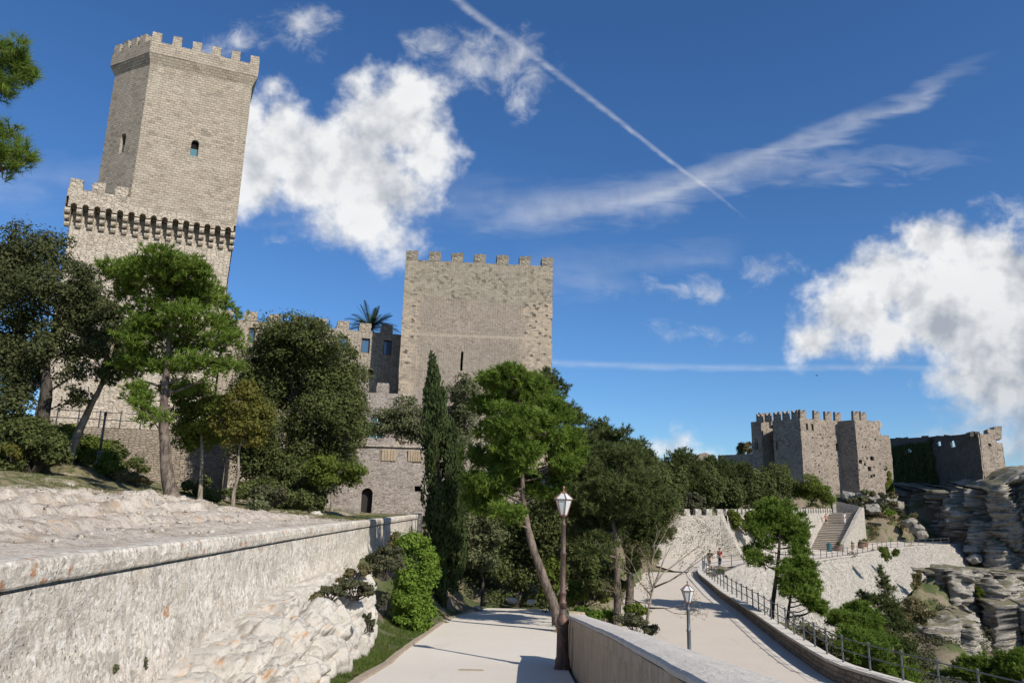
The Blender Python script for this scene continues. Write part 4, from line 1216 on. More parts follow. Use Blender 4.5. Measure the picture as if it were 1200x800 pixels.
# lower road: from behind the parapet up to the bend
strip('road', [(x, y) for x, y in ROAD_L], [(p[0] + 0.3, p[1]) for p in RR[:-1]], zr, M['road'])
mb = MB()
tp = [(14.2, 74.5)] + [(15.4, 69.5), (19.05, 69.5)] + [(RR[-1][0] + 0.2, RR[-1][1])] + [(p[0], p[1]) for p in TERR[1:]]
bp = [(15, 76), (17, 83.6), (24.4, 86.4), (30, 94), (38, 104), (46.6, 117.4), (58, 123.5), (66, 129.2), (78, 133.5)]
A_ = lambda ln, n: np.array([np.interp(np.linspace(0, 1, n), np.r_[0, np.cumsum(np.hypot(*np.diff(np.array(ln), axis=0).T))] / np.hypot(*np.diff(np.array(ln), axis=0).T).sum(), np.array(ln)[:, k]) for k in (0, 1)]).T
ta, ba = A_(tp, 60), A_(bp, 60)
P = np.zeros((60, 12, 3))
for k in range(12):
    xy = ta + (ba - ta) * k / 11
    P[:, k, :2] = xy
    P[:, k, 2] = zr(xy[:, 1]) + 0.012
tag(np_mesh('terrace', P.reshape(-1, 3), grid_faces(60, 12)[:, ::-1], M['road'], uv=P.reshape(-1, 3)[:, :2]), kind='structure')
# worn kerb line along the road beside the low wall
mb = MB()
for a in range(2, len(RR) - 2):
    p, q = RR[a], RR[a + 1]
    d = (q - p) / np.linalg.norm(q - p); o = np.array([-d[1], d[0], 0])
    if o[0] > 0: o = -o
    w0, w1 = 0.62, 0.95
    mb.quad([p + o * w0 + (0, 0, .012), q + o * w0 + (0, 0, .012), q + o * w1 + (0, 0, .012), p + o * w1 + (0, 0, .012)])
tag(build('gutter_line', mb, M['parapet_cope']), kind='structure')

# ------------------------------------------------------------------ ground: garden terrace left of the long wall
CL = []
for Y in np.arange(-6, 52, 1.5):
    CL += [(wx(Y) - 0.45, Y, wz(Y) - 0.06), (wx(Y) - 1.2, Y, wz(Y) - 0.03)]
for (x, y, Y) in [(0, 640, 9.5), (0, 620, 11.5), (0, 600, 14.5), (0, 580, 18.5), (0, 560, 22), (-80, 600, 12), (-200, 560, 14), (60, 640, 11), (60, 615, 14), (60, 590, 18), (60, 570, 23), (120, 625, 14), (120, 600, 17.5), (120, 585, 22), (120, 578, 26), (60, 560, 28), (0, 552, 30),
                  (160, 612, 17.5), (165, 590, 19.5), (165, 577, 22), (190, 586, 27), (215, 612, 19.5), (215, 596, 22), (215, 590, 27), (250, 602, 24.5), (250, 596, 30), (280, 603, 28), (290, 598, 33), (320, 606, 31), (320, 600, 36), (360, 605, 37), (360, 598, 42), (400, 606, 44), (415, 607, 58), (430, 607, 60.5),
                  (45, 553, 33), (90, 550, 36), (140, 565, 34), (180, 575, 34), (90, 540, 40), (30, 540, 38), (160, 562, 42), (210, 572, 44), (250, 585, 44), (300, 590, 46), (350, 592, 50), (100, 545, 42.5), (160, 565, 44.5)]:
    CL.append(tuple(at(x, y, Y)))
for t in TREES:
    b = t['base']
    if b[0] <= -3 and t['Y'] > 20 and t['name'] not in ('olive_tree', 'shade_tree', 'shadow_oak'):
        CL.append((b[0], b[1], b[2] - 0.05))
CL += [(-30, 44.5, 2.5), (-26, 46, 1.5), (-20, 50, 0), (-14, 56, -0.8), (-40, 30, 2), (-60, 40, 4), (-60, 10, 1), (-30, -5, 0), (-60, 70, 4), (-16, 64, -1), (-8, 62, -0.9), (-30, 60, 2)]
CL = np.array(CL, float)
ds = np.concatenate([np.arange(0.40, 7, 0.11), np.arange(7, 20, 0.22), np.arange(20, 60, 1.2)])
ys = np.concatenate([np.arange(-5, 4, 0.6), np.arange(4, 30, 0.13), np.arange(30, 66, 0.35)])
DD, YY = np.meshgrid(ds, ys)
XX = np.interp(YY, [p[1] for p in WALLP], [p[0] for p in WALLP]) - DD
PL = np.stack([XX.ravel(), YY.ravel()], 1)


def ground_l(P, rocky=True):
    P = np.asarray(P, float)
    return idw(P, CL, 3.0)


ZL = ground_l(PL)
# turf mask: farther than the rocky shelf
turf = np.clip((ZL - (-0.05)) / 0.6, 0, 1) * np.clip((PL[:, 1] - 15) / 7, 0, 1)
turf = np.maximum(turf, np.clip((PL[:, 1] - 29) / 6, 0, 1) * 0.85)
P3 = np.c_[PL, ZL * 0]
fh, fe = facet(P3 + 0.25 * np.c_[fbm(P3 * 1.2, 3, 5), fbm(P3 * 1.2, 3, 9), np.zeros(len(P3))], 0.75, 11, 0.7)
fh2, fe2 = facet(P3, 0.27, 21, 0.7)
rk = (1 - 0.85 * turf)
dw = np.clip((DD.ravel() - 0.6) / 3.0, 0, 1) ** 1.2 * 0.85
ZL = ZL + rk * dw * (0.08 * fh - 0.09 * np.clip(0.09 - fe, 0, 0.09) * 11 + 0.06 * fh2 + 0.03 * facet(P3, 0.13, 31, 0.6)[0] - 0.04 * np.clip(0.12 - fe2, 0, 0.1) * 10 + 0.13 * fbm(P3 * 0.55, 4, 17))
# low natural steps that follow the wall
st = (DD.ravel() + 0.5 * fbm(P3 * 0.4, 3, 33))
stp = st / 1.25 - np.floor(st / 1.25)
ZL = ZL + 0.30 * rk * (np.clip(stp / 0.12, 0, 1) - stp) * dw + 0.07 * rk * dw * fbm(P3 * 3.5, 3, 77)
o = np_mesh('garden_ground', np.c_[PL, ZL], grid_faces(len(ys), len(ds))[:, ::-1], M['garden'], tint=turf, smooth=False)
tag(o, kind='structure')


def gl(x, y):
    i = int(np.argmin((PL[:, 0] - x) ** 2 + (PL[:, 1] - y) ** 2))
    return ZL[i]


# ------------------------------------------------------------------ the long whitewashed wall on the left
lw = thing('boundary_wall', 'long white lichened wall with stone coping along the left of the path', 'wall', (wx(20), 20, -2.5))
Ys = np.arange(-4, 49.6, 0.16); Zs = np.arange(-2.95, -0.29, 0.10)


def wall_face(Ys, Zs, push, ztop, z0=-2.95, foot=True):
    YY, ZZ = np.meshgrid(Ys, np.linspace(0, 1, len(Zs)), indexing='ij')
    top = wz(YY) + ztop
    Z = z0 + (top - z0) * ZZ
    X = wx(YY) + push + 0.0 * YY
    P = np.stack([X, YY, Z], -1)
    dsp = 0.035 * fbm(P.reshape(-1, 3) * np.array([1, 0.7, 0.7]), 2, 41).reshape(X.shape) + 0.02 * fbm(P.reshape(-1, 3) * 4.0, 3, 43).reshape(X.shape)
    if foot:
        ft = np.clip((-1.62 + 0.12 * fbm(np.c_[P[:, 0, 1] * 0.8, P[:, 0, 1] * 0, P[:, 0, 1] * 0], 3, 4)[:, None] - Z) / 0.25, 0, 1)
        dsp = dsp + 0.05 * ft + 0.10 * np.clip((-1.85 - Z), 0, 1)
    P[..., 0] += dsp
    return P


Pw = wall_face(Ys, Zs, 0.0, -0.305)
uvw = np.stack([Pw[..., 1], Pw[..., 2]], -1)
np_mesh('wall_face', Pw.reshape(-1, 3), grid_faces(*Pw.shape[:2]), M['lichen'], lw, uv=uvw.reshape(-1, 2), smooth=True)
# coping stones: long blocks with fine joints, overhanging the groove
yb = -4.0
ci = 0
while yb < 49.0:
    ln = random.uniform(2.6, 3.4)
    ye = min(yb + ln, 49.6)
    Yc = np.linspace(yb + 0.006, ye - 0.006, 15)
    sec = [(-0.42, -0.27), (-0.42, -0.02), (-0.36, 0.0), (-0.2, 0.012), (0.0, 0.004), (0.03, -0.03), (0.045, -0.14), (0.03, -0.235), (0.012, -0.262), (-0.05, -0.27)]
    Pc = np.zeros((len(Yc), len(sec), 3))
    for k, (dx, dz) in enumerate(sec):
        Pc[:, k, 0] = wx(Yc) + dx; Pc[:, k, 1] = Yc; Pc[:, k, 2] = wz(Yc) + dz
    jit = fbm(Pc.reshape(-1, 3) * 2.2, 4, 51).reshape(Pc.shape[:2])
    Pc[..., 0] += 0.03 * jit; Pc[..., 2] += 0.02 * jit
    m_ = MB()
    u_ = np.cumsum(np.r_[0, np.hypot(*np.diff(np.array(sec), axis=0).T)])
    UV = np.stack(np.meshgrid(Yc, -u_, indexing='ij'), -1)
    m_.grid(Pc, [[tuple(UV[i, j]) for j in range(len(sec))] for i in range(len(Yc))] and UV)
    m_.uv = [tuple(map(tuple, u)) for u in m_.uv]
    m_.quad([tuple(p) for p in Pc[0][::-1]]); m_.quad([tuple(p) for p in Pc[-1]])
    build('coping_stone', m_, M['lichen_cope'], lw, smooth=False)
    yb = ye
mb = MB()
for a in np.arange(-4, 49.2, 0.8):
    b = min(a + 0.8, 49.6)
    mb.quad([(wx(b) - 0.14, b, wz(b) - 0.2), (wx(a) - 0.14, a, wz(a) - 0.2), (wx(a) - 0.10, a, wz(a) - 0.5), (wx(b) - 0.10, b, wz(b) - 0.5)])
build('core', mb, M['lichen'], lw)
mb = MB()
mb.box((wx(49.9) - 0.15, 50.05, -1.5), (0.75, 0.75, 2.3), jit=0.02)
build('end_pier', mb, M['lichen'], lw)

# ------------------------------------------------------------------ white rock outcrop below the wall
Yr = np.arange(7.0, 27.4, 0.07); tr = np.linspace(0, 1, 96)
YY, TT = np.meshgrid(Yr, tr, indexing='ij')
xf = wx(YY) + 0.05
xb = np.interp(YY, [7, 12, 14.6, 18, 21, 24, 26, 27.4], [-3.2, -3.2, -3.35, -3.55, -3.7, -4.0, -4.6, -5.3])
zf = np.interp(YY, [7, 11, 13, 15, 18, 20, 24, 27.4], [-2.55, -2.58, -2.34, -2.14, -2.02, -1.98, -1.95, -2.4])
zb = zp(YY) - 0.25
prof = np.clip(TT, 0, 1)
X = xf + (xb - xf) * np.sin(np.pi / 2 * prof) ** 0.9
bul = np.interp(YY, [7, 13, 15, 18, 23.5, 26, 27.4], [0.0, 0.0, 0.12, 0.3, 0.7, 0.6, 0.0])
Z = zb + (zf - zb) * np.clip(np.cos(np.pi / 2 * prof), 0, 1) ** 0.55 + bul * np.sin(np.pi * np.clip(prof * 1.02, 0, 1)) ** 1.2 * 0.45
Po = np.stack([X, YY, Z], -1).reshape(-1, 3)
W3 = Po + 0.35 * np.c_[fbm(Po * 0.9, 3, 61), fbm(Po * 0.9, 3, 71), fbm(Po * 0.9, 3, 81)]
h1, e1 = facet(W3, 1.25, 91, 0.55)
h2, e2 = facet(W3, 0.50, 101, 0.6)
h3, e3 = facet(Po, 0.17, 111, 0.8)
dsp = 0.36 * h1 + 0.17 * h2 + 0.035 * h3 - 0.30 * np.clip(0.15 - e1, 0, .15) / .15 - 0.15 * np.clip(0.15 - e2, 0, .15) / .15 - 0.02 * np.clip(0.1 - e3, 0, .1) * 10
edge = np.clip(TT.ravel() / 0.3, 0, 1) * np.clip((27.6 - YY.ravel()) / 1.2, 0.2, 1)
_pp = np.pi / 2 * prof
nrm = np.stack([0.25 + 0.75 * np.sin(_pp), -0.15 * np.ones_like(X), 0.25 + 0.75 * np.cos(_pp)], -1).reshape(-1, 3)
Po = Po + nrm * (dsp * edge)[:, None]
o = np_mesh('rock_outcrop', Po, grid_faces(len(Yr), len(tr))[:, ::-1], M['outcrop'])
tag(o, 'jagged white limestone outcrop between the long wall and the grass strip', 'rock')

# ------------------------------------------------------------------ kerb along the left of the path
kb = thing('path_kerb', 'narrow brown stone kerb along the left side of the path', 'kerb', (-2.7, 15, float(zp(15))))
y = 8.0
while y < 35.5:
    ln = random.uniform(0.85, 1.1)
    a, b = y + 0.012, min(y + ln, 35.9) - 0.012
    x0, x1 = np.interp([a, b], [p[1] for p in PATH_L], [p[0] for p in PATH_L])
    m_ = MB()
    zj = random.uniform(0.035, 0.06)
    w = 0.17
    V = []
    for (xx, yy) in ((x0 - w, a), (x0, a), (x1, b), (x1 - w, b)):
        V.append((xx, yy, float(zp(yy)) + zj))
    lo = [(v[0], v[1], v[2] - 0.2) for v in V]
    m_.quad(V)
    for k in range(4):
        m_.quad([lo[k], lo[(k + 1) % 4], V[(k + 1) % 4], V[k]])
    build('kerb_stone', m_, M['kerb'], kb)
    y += ln

# ------------------------------------------------------------------ right parapet
pw = thing('parapet', 'low weathered stone parapet with pale coping beside the lamp', 'parapet', (1.5, 19.6, -3.7))
PIN = [(0.72, -6), (1.0, 3.9), (1.28, 9.0), (1.57, 19.6)]


def px_(Y): return np.interp(Y, [p[1] for p in PIN], [p[0] for p in PIN])
def pz(Y): return zp(Y) + 1.15 + np.interp(Y, [8, 19.6], [0.0, 0.03])


Yp = np.arange(-6, 19.41, 0.2)
for sx, nm in ((0.06, 'face'), (0.38, 'back')):
    Zl = np.linspace(0, 1, 12)
    P = np.zeros((len(Yp), 12, 3))
    for k, f in enumerate(Zl):
        z0 = zp(Yp) - 0.3 - (1.9 if nm == 'back' else 0)
        z1 = pz(Yp) - 0.2
        P[:, k, 0] = px_(Yp) + sx + (0.05 * (1 - f) ** 3 * -1 if nm == 'face' else 0)
        P[:, k, 1] = Yp; P[:, k, 2] = z0 + (z1 - z0) * f
    j = fbm(P.reshape(-1, 3) * 1.7, 4, 121).reshape(P.shape[:2])
    P[..., 0] += 0.03 * j
    F_ = grid_faces(len(Yp), 12)
    np_mesh('wall_face' if nm == 'face' else 'back_face', P.reshape(-1, 3), F_, M['parapet'], pw, uv=P.reshape(-1, 3)[:, 1:], smooth=True)
mb = MB()
mb.box((px_(19.5) + 0.22, 19.5, -3.3), (0.40, 0.30, 1.66), jit=0.01)
build('end_post', mb, M['parapet'], pw)
y = -6.0
while y < 19.6:
    ln = random.uniform(1.25, 1.7)
    ye = y + ln if y + ln < 18.9 else 19.68
    sec = [(0.02, -0.062), (0.0, -0.055), (-0.005, -0.02), (0.015, 0.0), (0.22, 0.012), (0.43, 0.0), (0.45, -0.02), (0.45, -0.062)]
    Yc = np.linspace(y + 0.005, ye - 0.005, 8)
    P = np.zeros((len(Yc), len(sec), 3))
    for k, (dx, dz) in enumerate(sec):
        P[:, k] = np.stack([px_(Yc) + dx, Yc, pz(Yc) + dz], -1)
    j = fbm(P.reshape(-1, 3) * 3, 3, 131).reshape(P.shape[:2]); P[..., 0] += 0.012 * j; P[..., 2] += 0.008 * j
    m_ = MB(); m_.grid(P)
    m_.quad(P[0][::-1]); m_.quad(P[-1])
    build('coping_stone', m_, M['parapet_cope'], pw)
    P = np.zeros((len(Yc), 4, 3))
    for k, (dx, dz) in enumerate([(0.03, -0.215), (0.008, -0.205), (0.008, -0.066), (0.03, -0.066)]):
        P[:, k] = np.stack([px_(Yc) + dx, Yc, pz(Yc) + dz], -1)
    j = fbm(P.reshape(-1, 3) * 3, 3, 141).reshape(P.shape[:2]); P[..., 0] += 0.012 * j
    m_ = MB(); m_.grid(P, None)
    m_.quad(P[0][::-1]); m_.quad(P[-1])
    build('shade_band', m_, M['parapet'], pw)  # shade on the coping's front, put into the colour as a browner band
    y = ye

# ------------------------------------------------------------------ drain cover in the path
dc = thing('drain_cover', 'small tan rectangular drain cover set in the path', 'drain cover', (-0.74, 17.6, float(zp(17.6))))
mb = MB(); z = float(zp(17.6))
sl_ = np.array([0, 1, -0.113]); sl_ /= np.linalg.norm(sl_)
axd = ((1, 0, 0), tuple(sl_), (0, 0.112, 0.994))
mb.box((-0.74, 17.6, z + 0.004), (0.56, 0.22, 0.016), axd)
build('frame', mb, M['kerb'], dc)
for k in range(9):
    m_ = MB(); m_.box((-0.74 - 0.22 + k * 0.055, 17.6, z + 0.017), (0.036, 0.17, 0.012), axd)
    build('bar', m_, M['drain'], dc)


# ------------------------------------------------------------------ masonry builders
def wob(p, amp):
    n = mnoise.noise_vector(Vector(p) * 0.8)
    return (p[0] + n.x * amp, p[1] + n.y * amp, p[2] + n.z * amp * 0.6)


def panel(mb, A, B, z0, z1, holes=(), depth=0.5, step=1.0, amp=0.04, u_off=0.0, vbase=None, lean=0.0):
    """upright wall from A to B (outside is on the right hand walking A->B ... normal = (dy,-dx)); rectangular or arched openings with reveals.
    holes: (u0,u1,v0,v1,arched) with v as heights (world z)"""
    A, B = np.array(A[:2], float), np.array(B[:2], float)
    L_ = np.linalg.norm(B - A); t = (B - A) / L_
    nx = np.array([t[1], -t[0]])
    vb = z0 if vbase is None else vbase
    us = {0.0, L_}; vs = {z0, z1}
    for h in holes:
        us |= {h[0], h[1]}; vs |= {h[2], h[3]}

    def fill(S, step):
        S = sorted(S); o = []
        for a, b in zip(S, S[1:]):
            n = max(1, int(round((b - a) / step)))
            o += [a + (b - a) * k / n for k in range(n)]
        return o + [S[-1]]
    us, vs = fill(us, step), fill(vs, step)

    def P(u, v, d=0.0, w=True):
        q = A + t * u - nx * (d - lean * (z1 - v))
        p = (q[0], q[1], v)
        return wob(p, amp) if w and amp else p
    for i in range(len(us) - 1):
        for j in range(len(vs) - 1):
            uc, vc = (us[i] + us[i + 1]) / 2, (vs[j] + vs[j + 1]) / 2
            if any(h[0] < uc < h[1] and h[2] < vc < h[3] for h in holes):
                continue
            c = [(us[i], vs[j]), (us[i + 1], vs[j]), (us[i + 1], vs[j + 1]), (us[i], vs[j + 1])]
            mb.quad([P(*k) for k in c], [(k[0] + u_off, k[1] - vb) for k in c])
    for h in holes:
        u0, u1, v0, v1 = h[:4]
        arched = len(h) > 4 and h[4]
        r = (u1 - u0) / 2
        uc = (u0 + u1) / 2
        vt = v1 - r if arched else v1
        prof_ = [(u0, v0), (u0, vt)]
        if arched:
            n = 8
            prof_ += [(uc - r * math.cos(math.pi * k / n), vt + r * math.sin(math.pi * k / n)) for k in range(1, n)]
        prof_ += [(u1, vt), (u1, v0)]
        if arched:
            n = 8
            arc = [(uc - r * math.cos(math.pi * k / n), vt + r * math.sin(math.pi * k / n)) for k in range(n + 1)]
            for k in range(n):
                cor = (u0, v1) if k < n / 2 else (u1, v1)
                q = [arc[k], arc[k + 1], cor]
                mb.quad([P(*p) for p in q][::-1], [(p[0] + u_off, p[1] - vb) for p in q][::-1])
            q = [(u0, v1), (uc, v1), (uc, vt + r)]
        for k in range(len(prof_)):
            a, b = prof_[k], prof_[(k + 1) % len(prof_)]
            mb.quad([P(*a), P(*b), P(b[0], b[1], depth), P(a[0], a[1], depth)], [(a[0], a[1]), (b[0], b[1]), (b[0] + depth, b[1]), (a[0] + depth, a[1])])
    return t, nx, L_


def pane(A, B, h, depth, mat, parent, name='window_pane', inset=0.0):
    A, B = np.array(A[:2], float), np.array(B[:2], float)
    t = (B - A) / np.linalg.norm(B - A); nx = np.array([t[1], -t[0]])
    m_ = MB()
    u0, u1, v0, v1 = h[:4]

    def P(u, v, d):
        q = A + t * u - nx * d
        return (q[0], q[1], v)
    e = 0.03
    m_.quad([P(u0 - e, v0 - e, depth), P(u1 + e, v0 - e, depth), P(u1 + e, v1 + e, depth), P(u0 - e, v1 + e, depth)])
    m_.quad([P(u0 - e, v0 - e, depth + 0.04), P(u0 - e, v1 + e, depth + 0.04), P(u1 + e, v1 + e, depth + 0.04), P(u1 + e, v0 - e, depth + 0.04)])
    for (a, b) in (((u0 - e, v0 - e), (u1 + e, v0 - e)), ((u1 + e, v0 - e), (u1 + e, v1 + e)), ((u1 + e, v1 + e), (u0 - e, v1 + e)), ((u0 - e, v1 + e), (u0 - e, v0 - e))):
        m_.quad([P(*a, depth), P(*a, depth + 0.04), P(*b, depth + 0.04), P(*b, depth)])
    return build(name, m_, mat, parent)


def bars(A, B, h, depth, mat, parent, name, vert=1, horiz=1, w=0.05, border=True):
    """window frame: border and glazing bars, standing just in front of the pane"""
    A, B = np.array(A[:2], float), np.array(B[:2], float)
    t = (B - A) / np.linalg.norm(B - A); nx = np.array([t[1], -t[0]])
    ax = ((t[0], t[1], 0), (nx[0], nx[1], 0), (0, 0, 1))
    u0, u1, v0, v1 = h[:4]
    m_ = MB()

    def bx(ua, ub, va, vb):
        q = A + t * (ua + ub) / 2 - nx * (depth - 0.045)
        m_.box((q[0], q[1], (va + vb) / 2), (ub - ua, 0.05, vb - va), ax)
    if border:
        bx(u0, u0 + w, v0, v1); bx(u1 - w, u1, v0, v1); bx(u0 + w, u1 - w, v0, v0 + w); bx(u0 + w, u1 - w, v1 - w, v1)
    for k in range(vert):
        c = u0 + (u1 - u0) * (k + 1) / (vert + 1); bx(c - w * .4, c + w * .4, v0 + w, v1 - w)
    for k in range(horiz):
        c = v0 + (v1 - v0) * (k + 1) / (horiz + 1); bx(u0 + w, u1 - w, c - w * .4 + .001, c + w * .4 + .001)
    return build(name, m_, mat, parent)


def merlon_mesh(name, w, d, h, mat, jit=0.03, swallow=False):
    m_ = MB()
    if not swallow:
        P = {}
        nz = 3
        for k in range(nz + 1):
            for (i, j) in ((-1, -1), (1, -1), (1, 1), (-1, 1)):
                P[(k, i, j)] = (i * w / 2 + random.uniform(-jit, jit), j * d / 2 + random.uniform(-jit, jit), h * k / nz + (random.uniform(-jit, jit) * 1.6 if k == nz else 0))
        ring = [(-1, -1), (1, -1), (1, 1), (-1, 1)]
        for k in range(nz):
            for a in range(4):
                b = (a + 1) % 4
                m_.quad([P[(k, *ring[a])], P[(k, *ring[b])], P[(k + 1, *ring[b])], P[(k + 1, *ring[a])]])
        m_.quad([P[(nz, *r)] for r in ring])
        m_.quad([P[(0, *r)] for r in ring[::-1]])
    else:
        pr = [(-w / 2, 0), (w / 2, 0), (w / 2, h), (w * .3, h * .97), (0, h * .66), (-w * .3, h * .97), (-w / 2, h)]
        pr = [(a + random.uniform(-jit, jit), b + (random.uniform(-jit, jit) if b > 0 else 0)) for a, b in pr]
        f = [(a, -d / 2, b) for a, b in pr]; bk = [(a, d / 2, b) for a, b in pr]
        for q in ((0, 1, 2, 3), (0, 3, 4), (0, 4, 5), (0, 5, 6)):
            m_.quad([f[i] for i in q]); m_.quad([bk[i] for i in q[::-1]])
        for k in range(7):
            a, b = k, (k + 1) % 7
            m_.quad([f[b], f[a], bk[a], bk[b]])
    o = build(name, m_, mat)
    me = o.data
    bpy.data.objects.remove(o)
    return me


def put(name, me, parent, pos, ang=0.0):
    o = bpy.data.objects.new(name, me)
    COL.objects.link(o)
    o.parent = parent
    o.location = Vector([float(c) for c in pos]) - wloc(parent)
    o.rotation_euler = (0, 0, ang)
    return o


def vec2(a): return np.array(a, float) / np.linalg.norm(a)


# ------------------------------------------------------------------ square keep in the middle
KD = vec2((0.9965, 0.08)); KN = np.array([KD[1], -KD[0]])
KA = at(471, 380, 62)[:2]; KL = 13.2; KB = KA + KD * KL
kz0, kz1 = -4.5, 21.45
keep = thing('square_keep', 'plain square stone keep with seven merlons and one narrow slit', 'tower', (*(KA + KD * 6.6), kz0))
mb = MB()
us_ = hit(KA, KD, 541.3, 420)[0]
slit = (us_ - 0.10, us_ + 0.10, 11.6, 13.3)
KC, KE = KB - KN * 11, KA - KN * 11
panel(mb, KA, KB, kz0, kz1, [slit], 0.7, 0.9, 0.06, 0.0, -1.5)
panel(mb, KB, KC, kz0, kz1, [], 0.5, 1.2, 0.06, 20.0, -1.5)
panel(mb, KC, KE, kz0, kz1, [], 0.5, 3.0, 0.06, 40.0, -1.5)
panel(mb, KE, KA, kz0, kz1, [], 0.5, 1.2, 0.06, 60.0, -1.5)
# parapet walk behind the battlement
ins = 0.75
qa, qb, qc, qe = KA + (KD - KN) * ins, KB + (-KD - KN) * ins, KC + (-KD + KN) * ins, KE + (KD + KN) * ins
outer = [KA, KB, KC, KE]; inner = [qa, qb, qc, qe]
for k in range(4):
    a, b = outer[k], outer[(k + 1) % 4]; c, d = inner[(k + 1) % 4], inner[k]
    mb.quad([(*a, kz1), (*b, kz1), (*c, kz1), (*d, kz1)])
    mb.quad([(*d, kz1), (*c, kz1), (*c, kz1 - 1.2), (*d, kz1 - 1.2)])
mb.quad([(*p, kz1 - 1.2) for p in inner])
build('wall', mb, M['keep'], keep)
pane(KA, KB, slit, 0.68, M['dark_void'], keep, 'arrow_slit')
kang = math.atan2(KD[1], KD[0])
kmer = [merlon_mesh('merlon', 1.04, 0.72, 0.85, M['keep_top'] if 'keep_top' in M else M['tower_low'], 0.05) for _ in range(3)]
M['keep_mer'] = masonry('keep_merlon_stone', (0.394, 0.3395, 0.2613), (0.2737, 0.2354, 0.1797), (0.1313, 0.1095, 0.0871), 0.36, 0.17, 0.03, (0.3065, 0.2957, 0.1851), 0.5, distort=0.2, vari=0.9)
for me in kmer:
    me.materials.clear(); me.materials.append(M['keep_mer'])
for k in range(7):
    u = 0.52 + k * (KL - 1.04) / 6
    put('merlon', kmer[k % 3], keep, (*(KA + KD * u - KN * 0.365), kz1 - 0.02), kang)
for side in ((KB, -KN), (KA, -KN)):
    for k in range(1, 6):
        p = side[0] + side[1] * (k * 10.4 / 5) + (-KD if side[0] is KB else KD) * 0.365
        put('merlon', kmer[k % 3], keep, (*p, kz1 - 0.02), kang + math.pi / 2)

# ------------------------------------------------------------------ curtain wall with the blue windows
CD = vec2((0.951, 0.307)); CN = np.array([CD[1], -CD[0]])
CE = at(462, 380, 66)[:2]; CA = CE - CD * 15.5; CEx = CE + CD * 1.3
cz0, cz1 = -2.0, 15.55
cur = thing('curtain_wall', 'crenellated curtain wall with blue windows between the tall tower and the keep', 'wall', (*(CA + CD * 7), cz0))
wins = []
for (x0, x1, y0, y1) in [(291.5, 299, 383, 399), (397.5, 407.5, 394, 411), (423.3, 433.5, 397, 414), (449.3, 459.3, 398, 416), (345, 355, 389, 405)]:
    l0, l1 = hit(CA, CD, x0, (y0 + y1) / 2)[0], hit(CA, CD, x1, (y0 + y1) / 2)[0]
    wins.append((l0, l1, 13.55, 14.92))
small = hit(CA, CD, 434, 436)[0]
hole2 = (small - 0.2, small + 0.25, 11.6, 12.1)
mb = MB()
panel(mb, CA, CEx, cz0, cz1, wins + [hole2], 0.35, 0.8, 0.05)
CB_, CC_ = CEx - CN * 1.2, CA - CN * 1.2
mb.quad([(*CA, cz1), (*CEx, cz1), (*CB_, cz1), (*CC_, cz1)])
panel(mb, CB_, CC_, cz0, cz1, [], 0.3, 4.0, 0.05)
build('wall', mb, M['curtain'], cur)
for h in wins:
    fr = bars(CA, CEx, h, 0.22, M['frame'], cur, 'window_frame', 0, 0, 0.09)
    p_ = pane(CA, CEx, h, 0.24, M['pane_blue'], fr, 'pane')
pane(CA, CEx, hole2, 0.33, M['dark_void'], cur, 'dark_opening')
cmer = [merlon_mesh('merlon', 1.06, 0.6, 0.82, M['curtain'], 0.04) for _ in range(3)]
cang = math.atan2(CD[1], CD[0])
u = hit(CA, CD, 454, 380)[0] + 0.0
k = 0
while u > -0.2:
    put('merlon', cmer[k % 3], cur, (*(CA + CD * u - CN * 0.305), cz1 - 0.02), cang)
    u -= 1.98; k += 1

# ------------------------------------------------------------------ forebuilding left of the keep
FD, FN = KD, KN
fbld = thing('gatehouse_block', 'pale lower building with arched window and dark door left of the keep', 'building', (*(at(430, 605, 60.5)[:2]), -2))
UA, UB = at(418, 480, 61.4)[:2], None
UA = np.array(UA); uL = hit(UA, FD, 467, 480)[0]; UB = UA + FD * uL
uz1 = 9.35
aw = (hit(UA, FD, 434.2, 500)[0], hit(UA, FD, 448.8, 500)[0], 5.55, 7.55, True)
mb = MB()
panel(mb, UA, UB, -1.5, uz1, [aw], 0.35, 0.7, 0.05)
U2, U3 = UB - FN * 4.2, UA - FN * 4.2
panel(mb, U3, UA, -1.5, uz1, [], 0.3, 1.0, 0.05); panel(mb, UB, U2, -1.5, uz1, [], 0.3, 1.0, 0.05)
mb.quad([(*UA, uz1), (*UB, uz1), (*U2, uz1), (*U3, uz1)])
build('upper_wall', mb, M['fore'], fbld)
fr = bars(UA, UB, aw, 0.26, M['cloth_white'], fbld, 'arched_window', 1, 2, 0.06, False)
pane(UA, UB, aw, 0.3, M['pane_teal'], fr, 'pane')
fm = [merlon_mesh('merlon', 0.98, 0.55, 0.85, M['fore'], 0.04) for _ in range(2)]
for x in (424.5, 448.5):
    u = hit(UA, FD, x, 455)[0]
    put('merlon', fm[0], fbld, (*(UA + FD * u - FN * 0.28), uz1 - 0.02), kang)
LA = np.array(at(370, 560, 60.0)[:2]); LLn = hit(LA, FD, 503, 560)[0]; LB = LA + FD * LLn
lz1 = 4.95
dr = (hit(LA, FD, 423, 590)[0], hit(LA, FD, 436.2, 590)[0], -0.95, 1.42, True)
sqw = (hit(LA, FD, 486, 572)[0], hit(LA, FD, 493.8, 572)[0], 1.25, 1.68)
mb = MB()
panel(mb, LA, LB, -2.5, lz1, [dr, sqw], 0.5, 0.7, 0.06, 0, None, 0.035)
L2, L3 = LB - FN * 1.9, LA - FN * 1.9
panel(mb, LB, L2, -2.5, lz1, [], 0.3, 1.0, 0.05); panel(mb, L3, LA, -2.5, lz1, [], 0.3, 1.0, 0.05)
mb.quad([(*LA, lz1), (*LB, lz1), (*L2, lz1), (*L3, lz1)])
build('lower_wall', mb, M['fore'], fbld)
mb = MB()
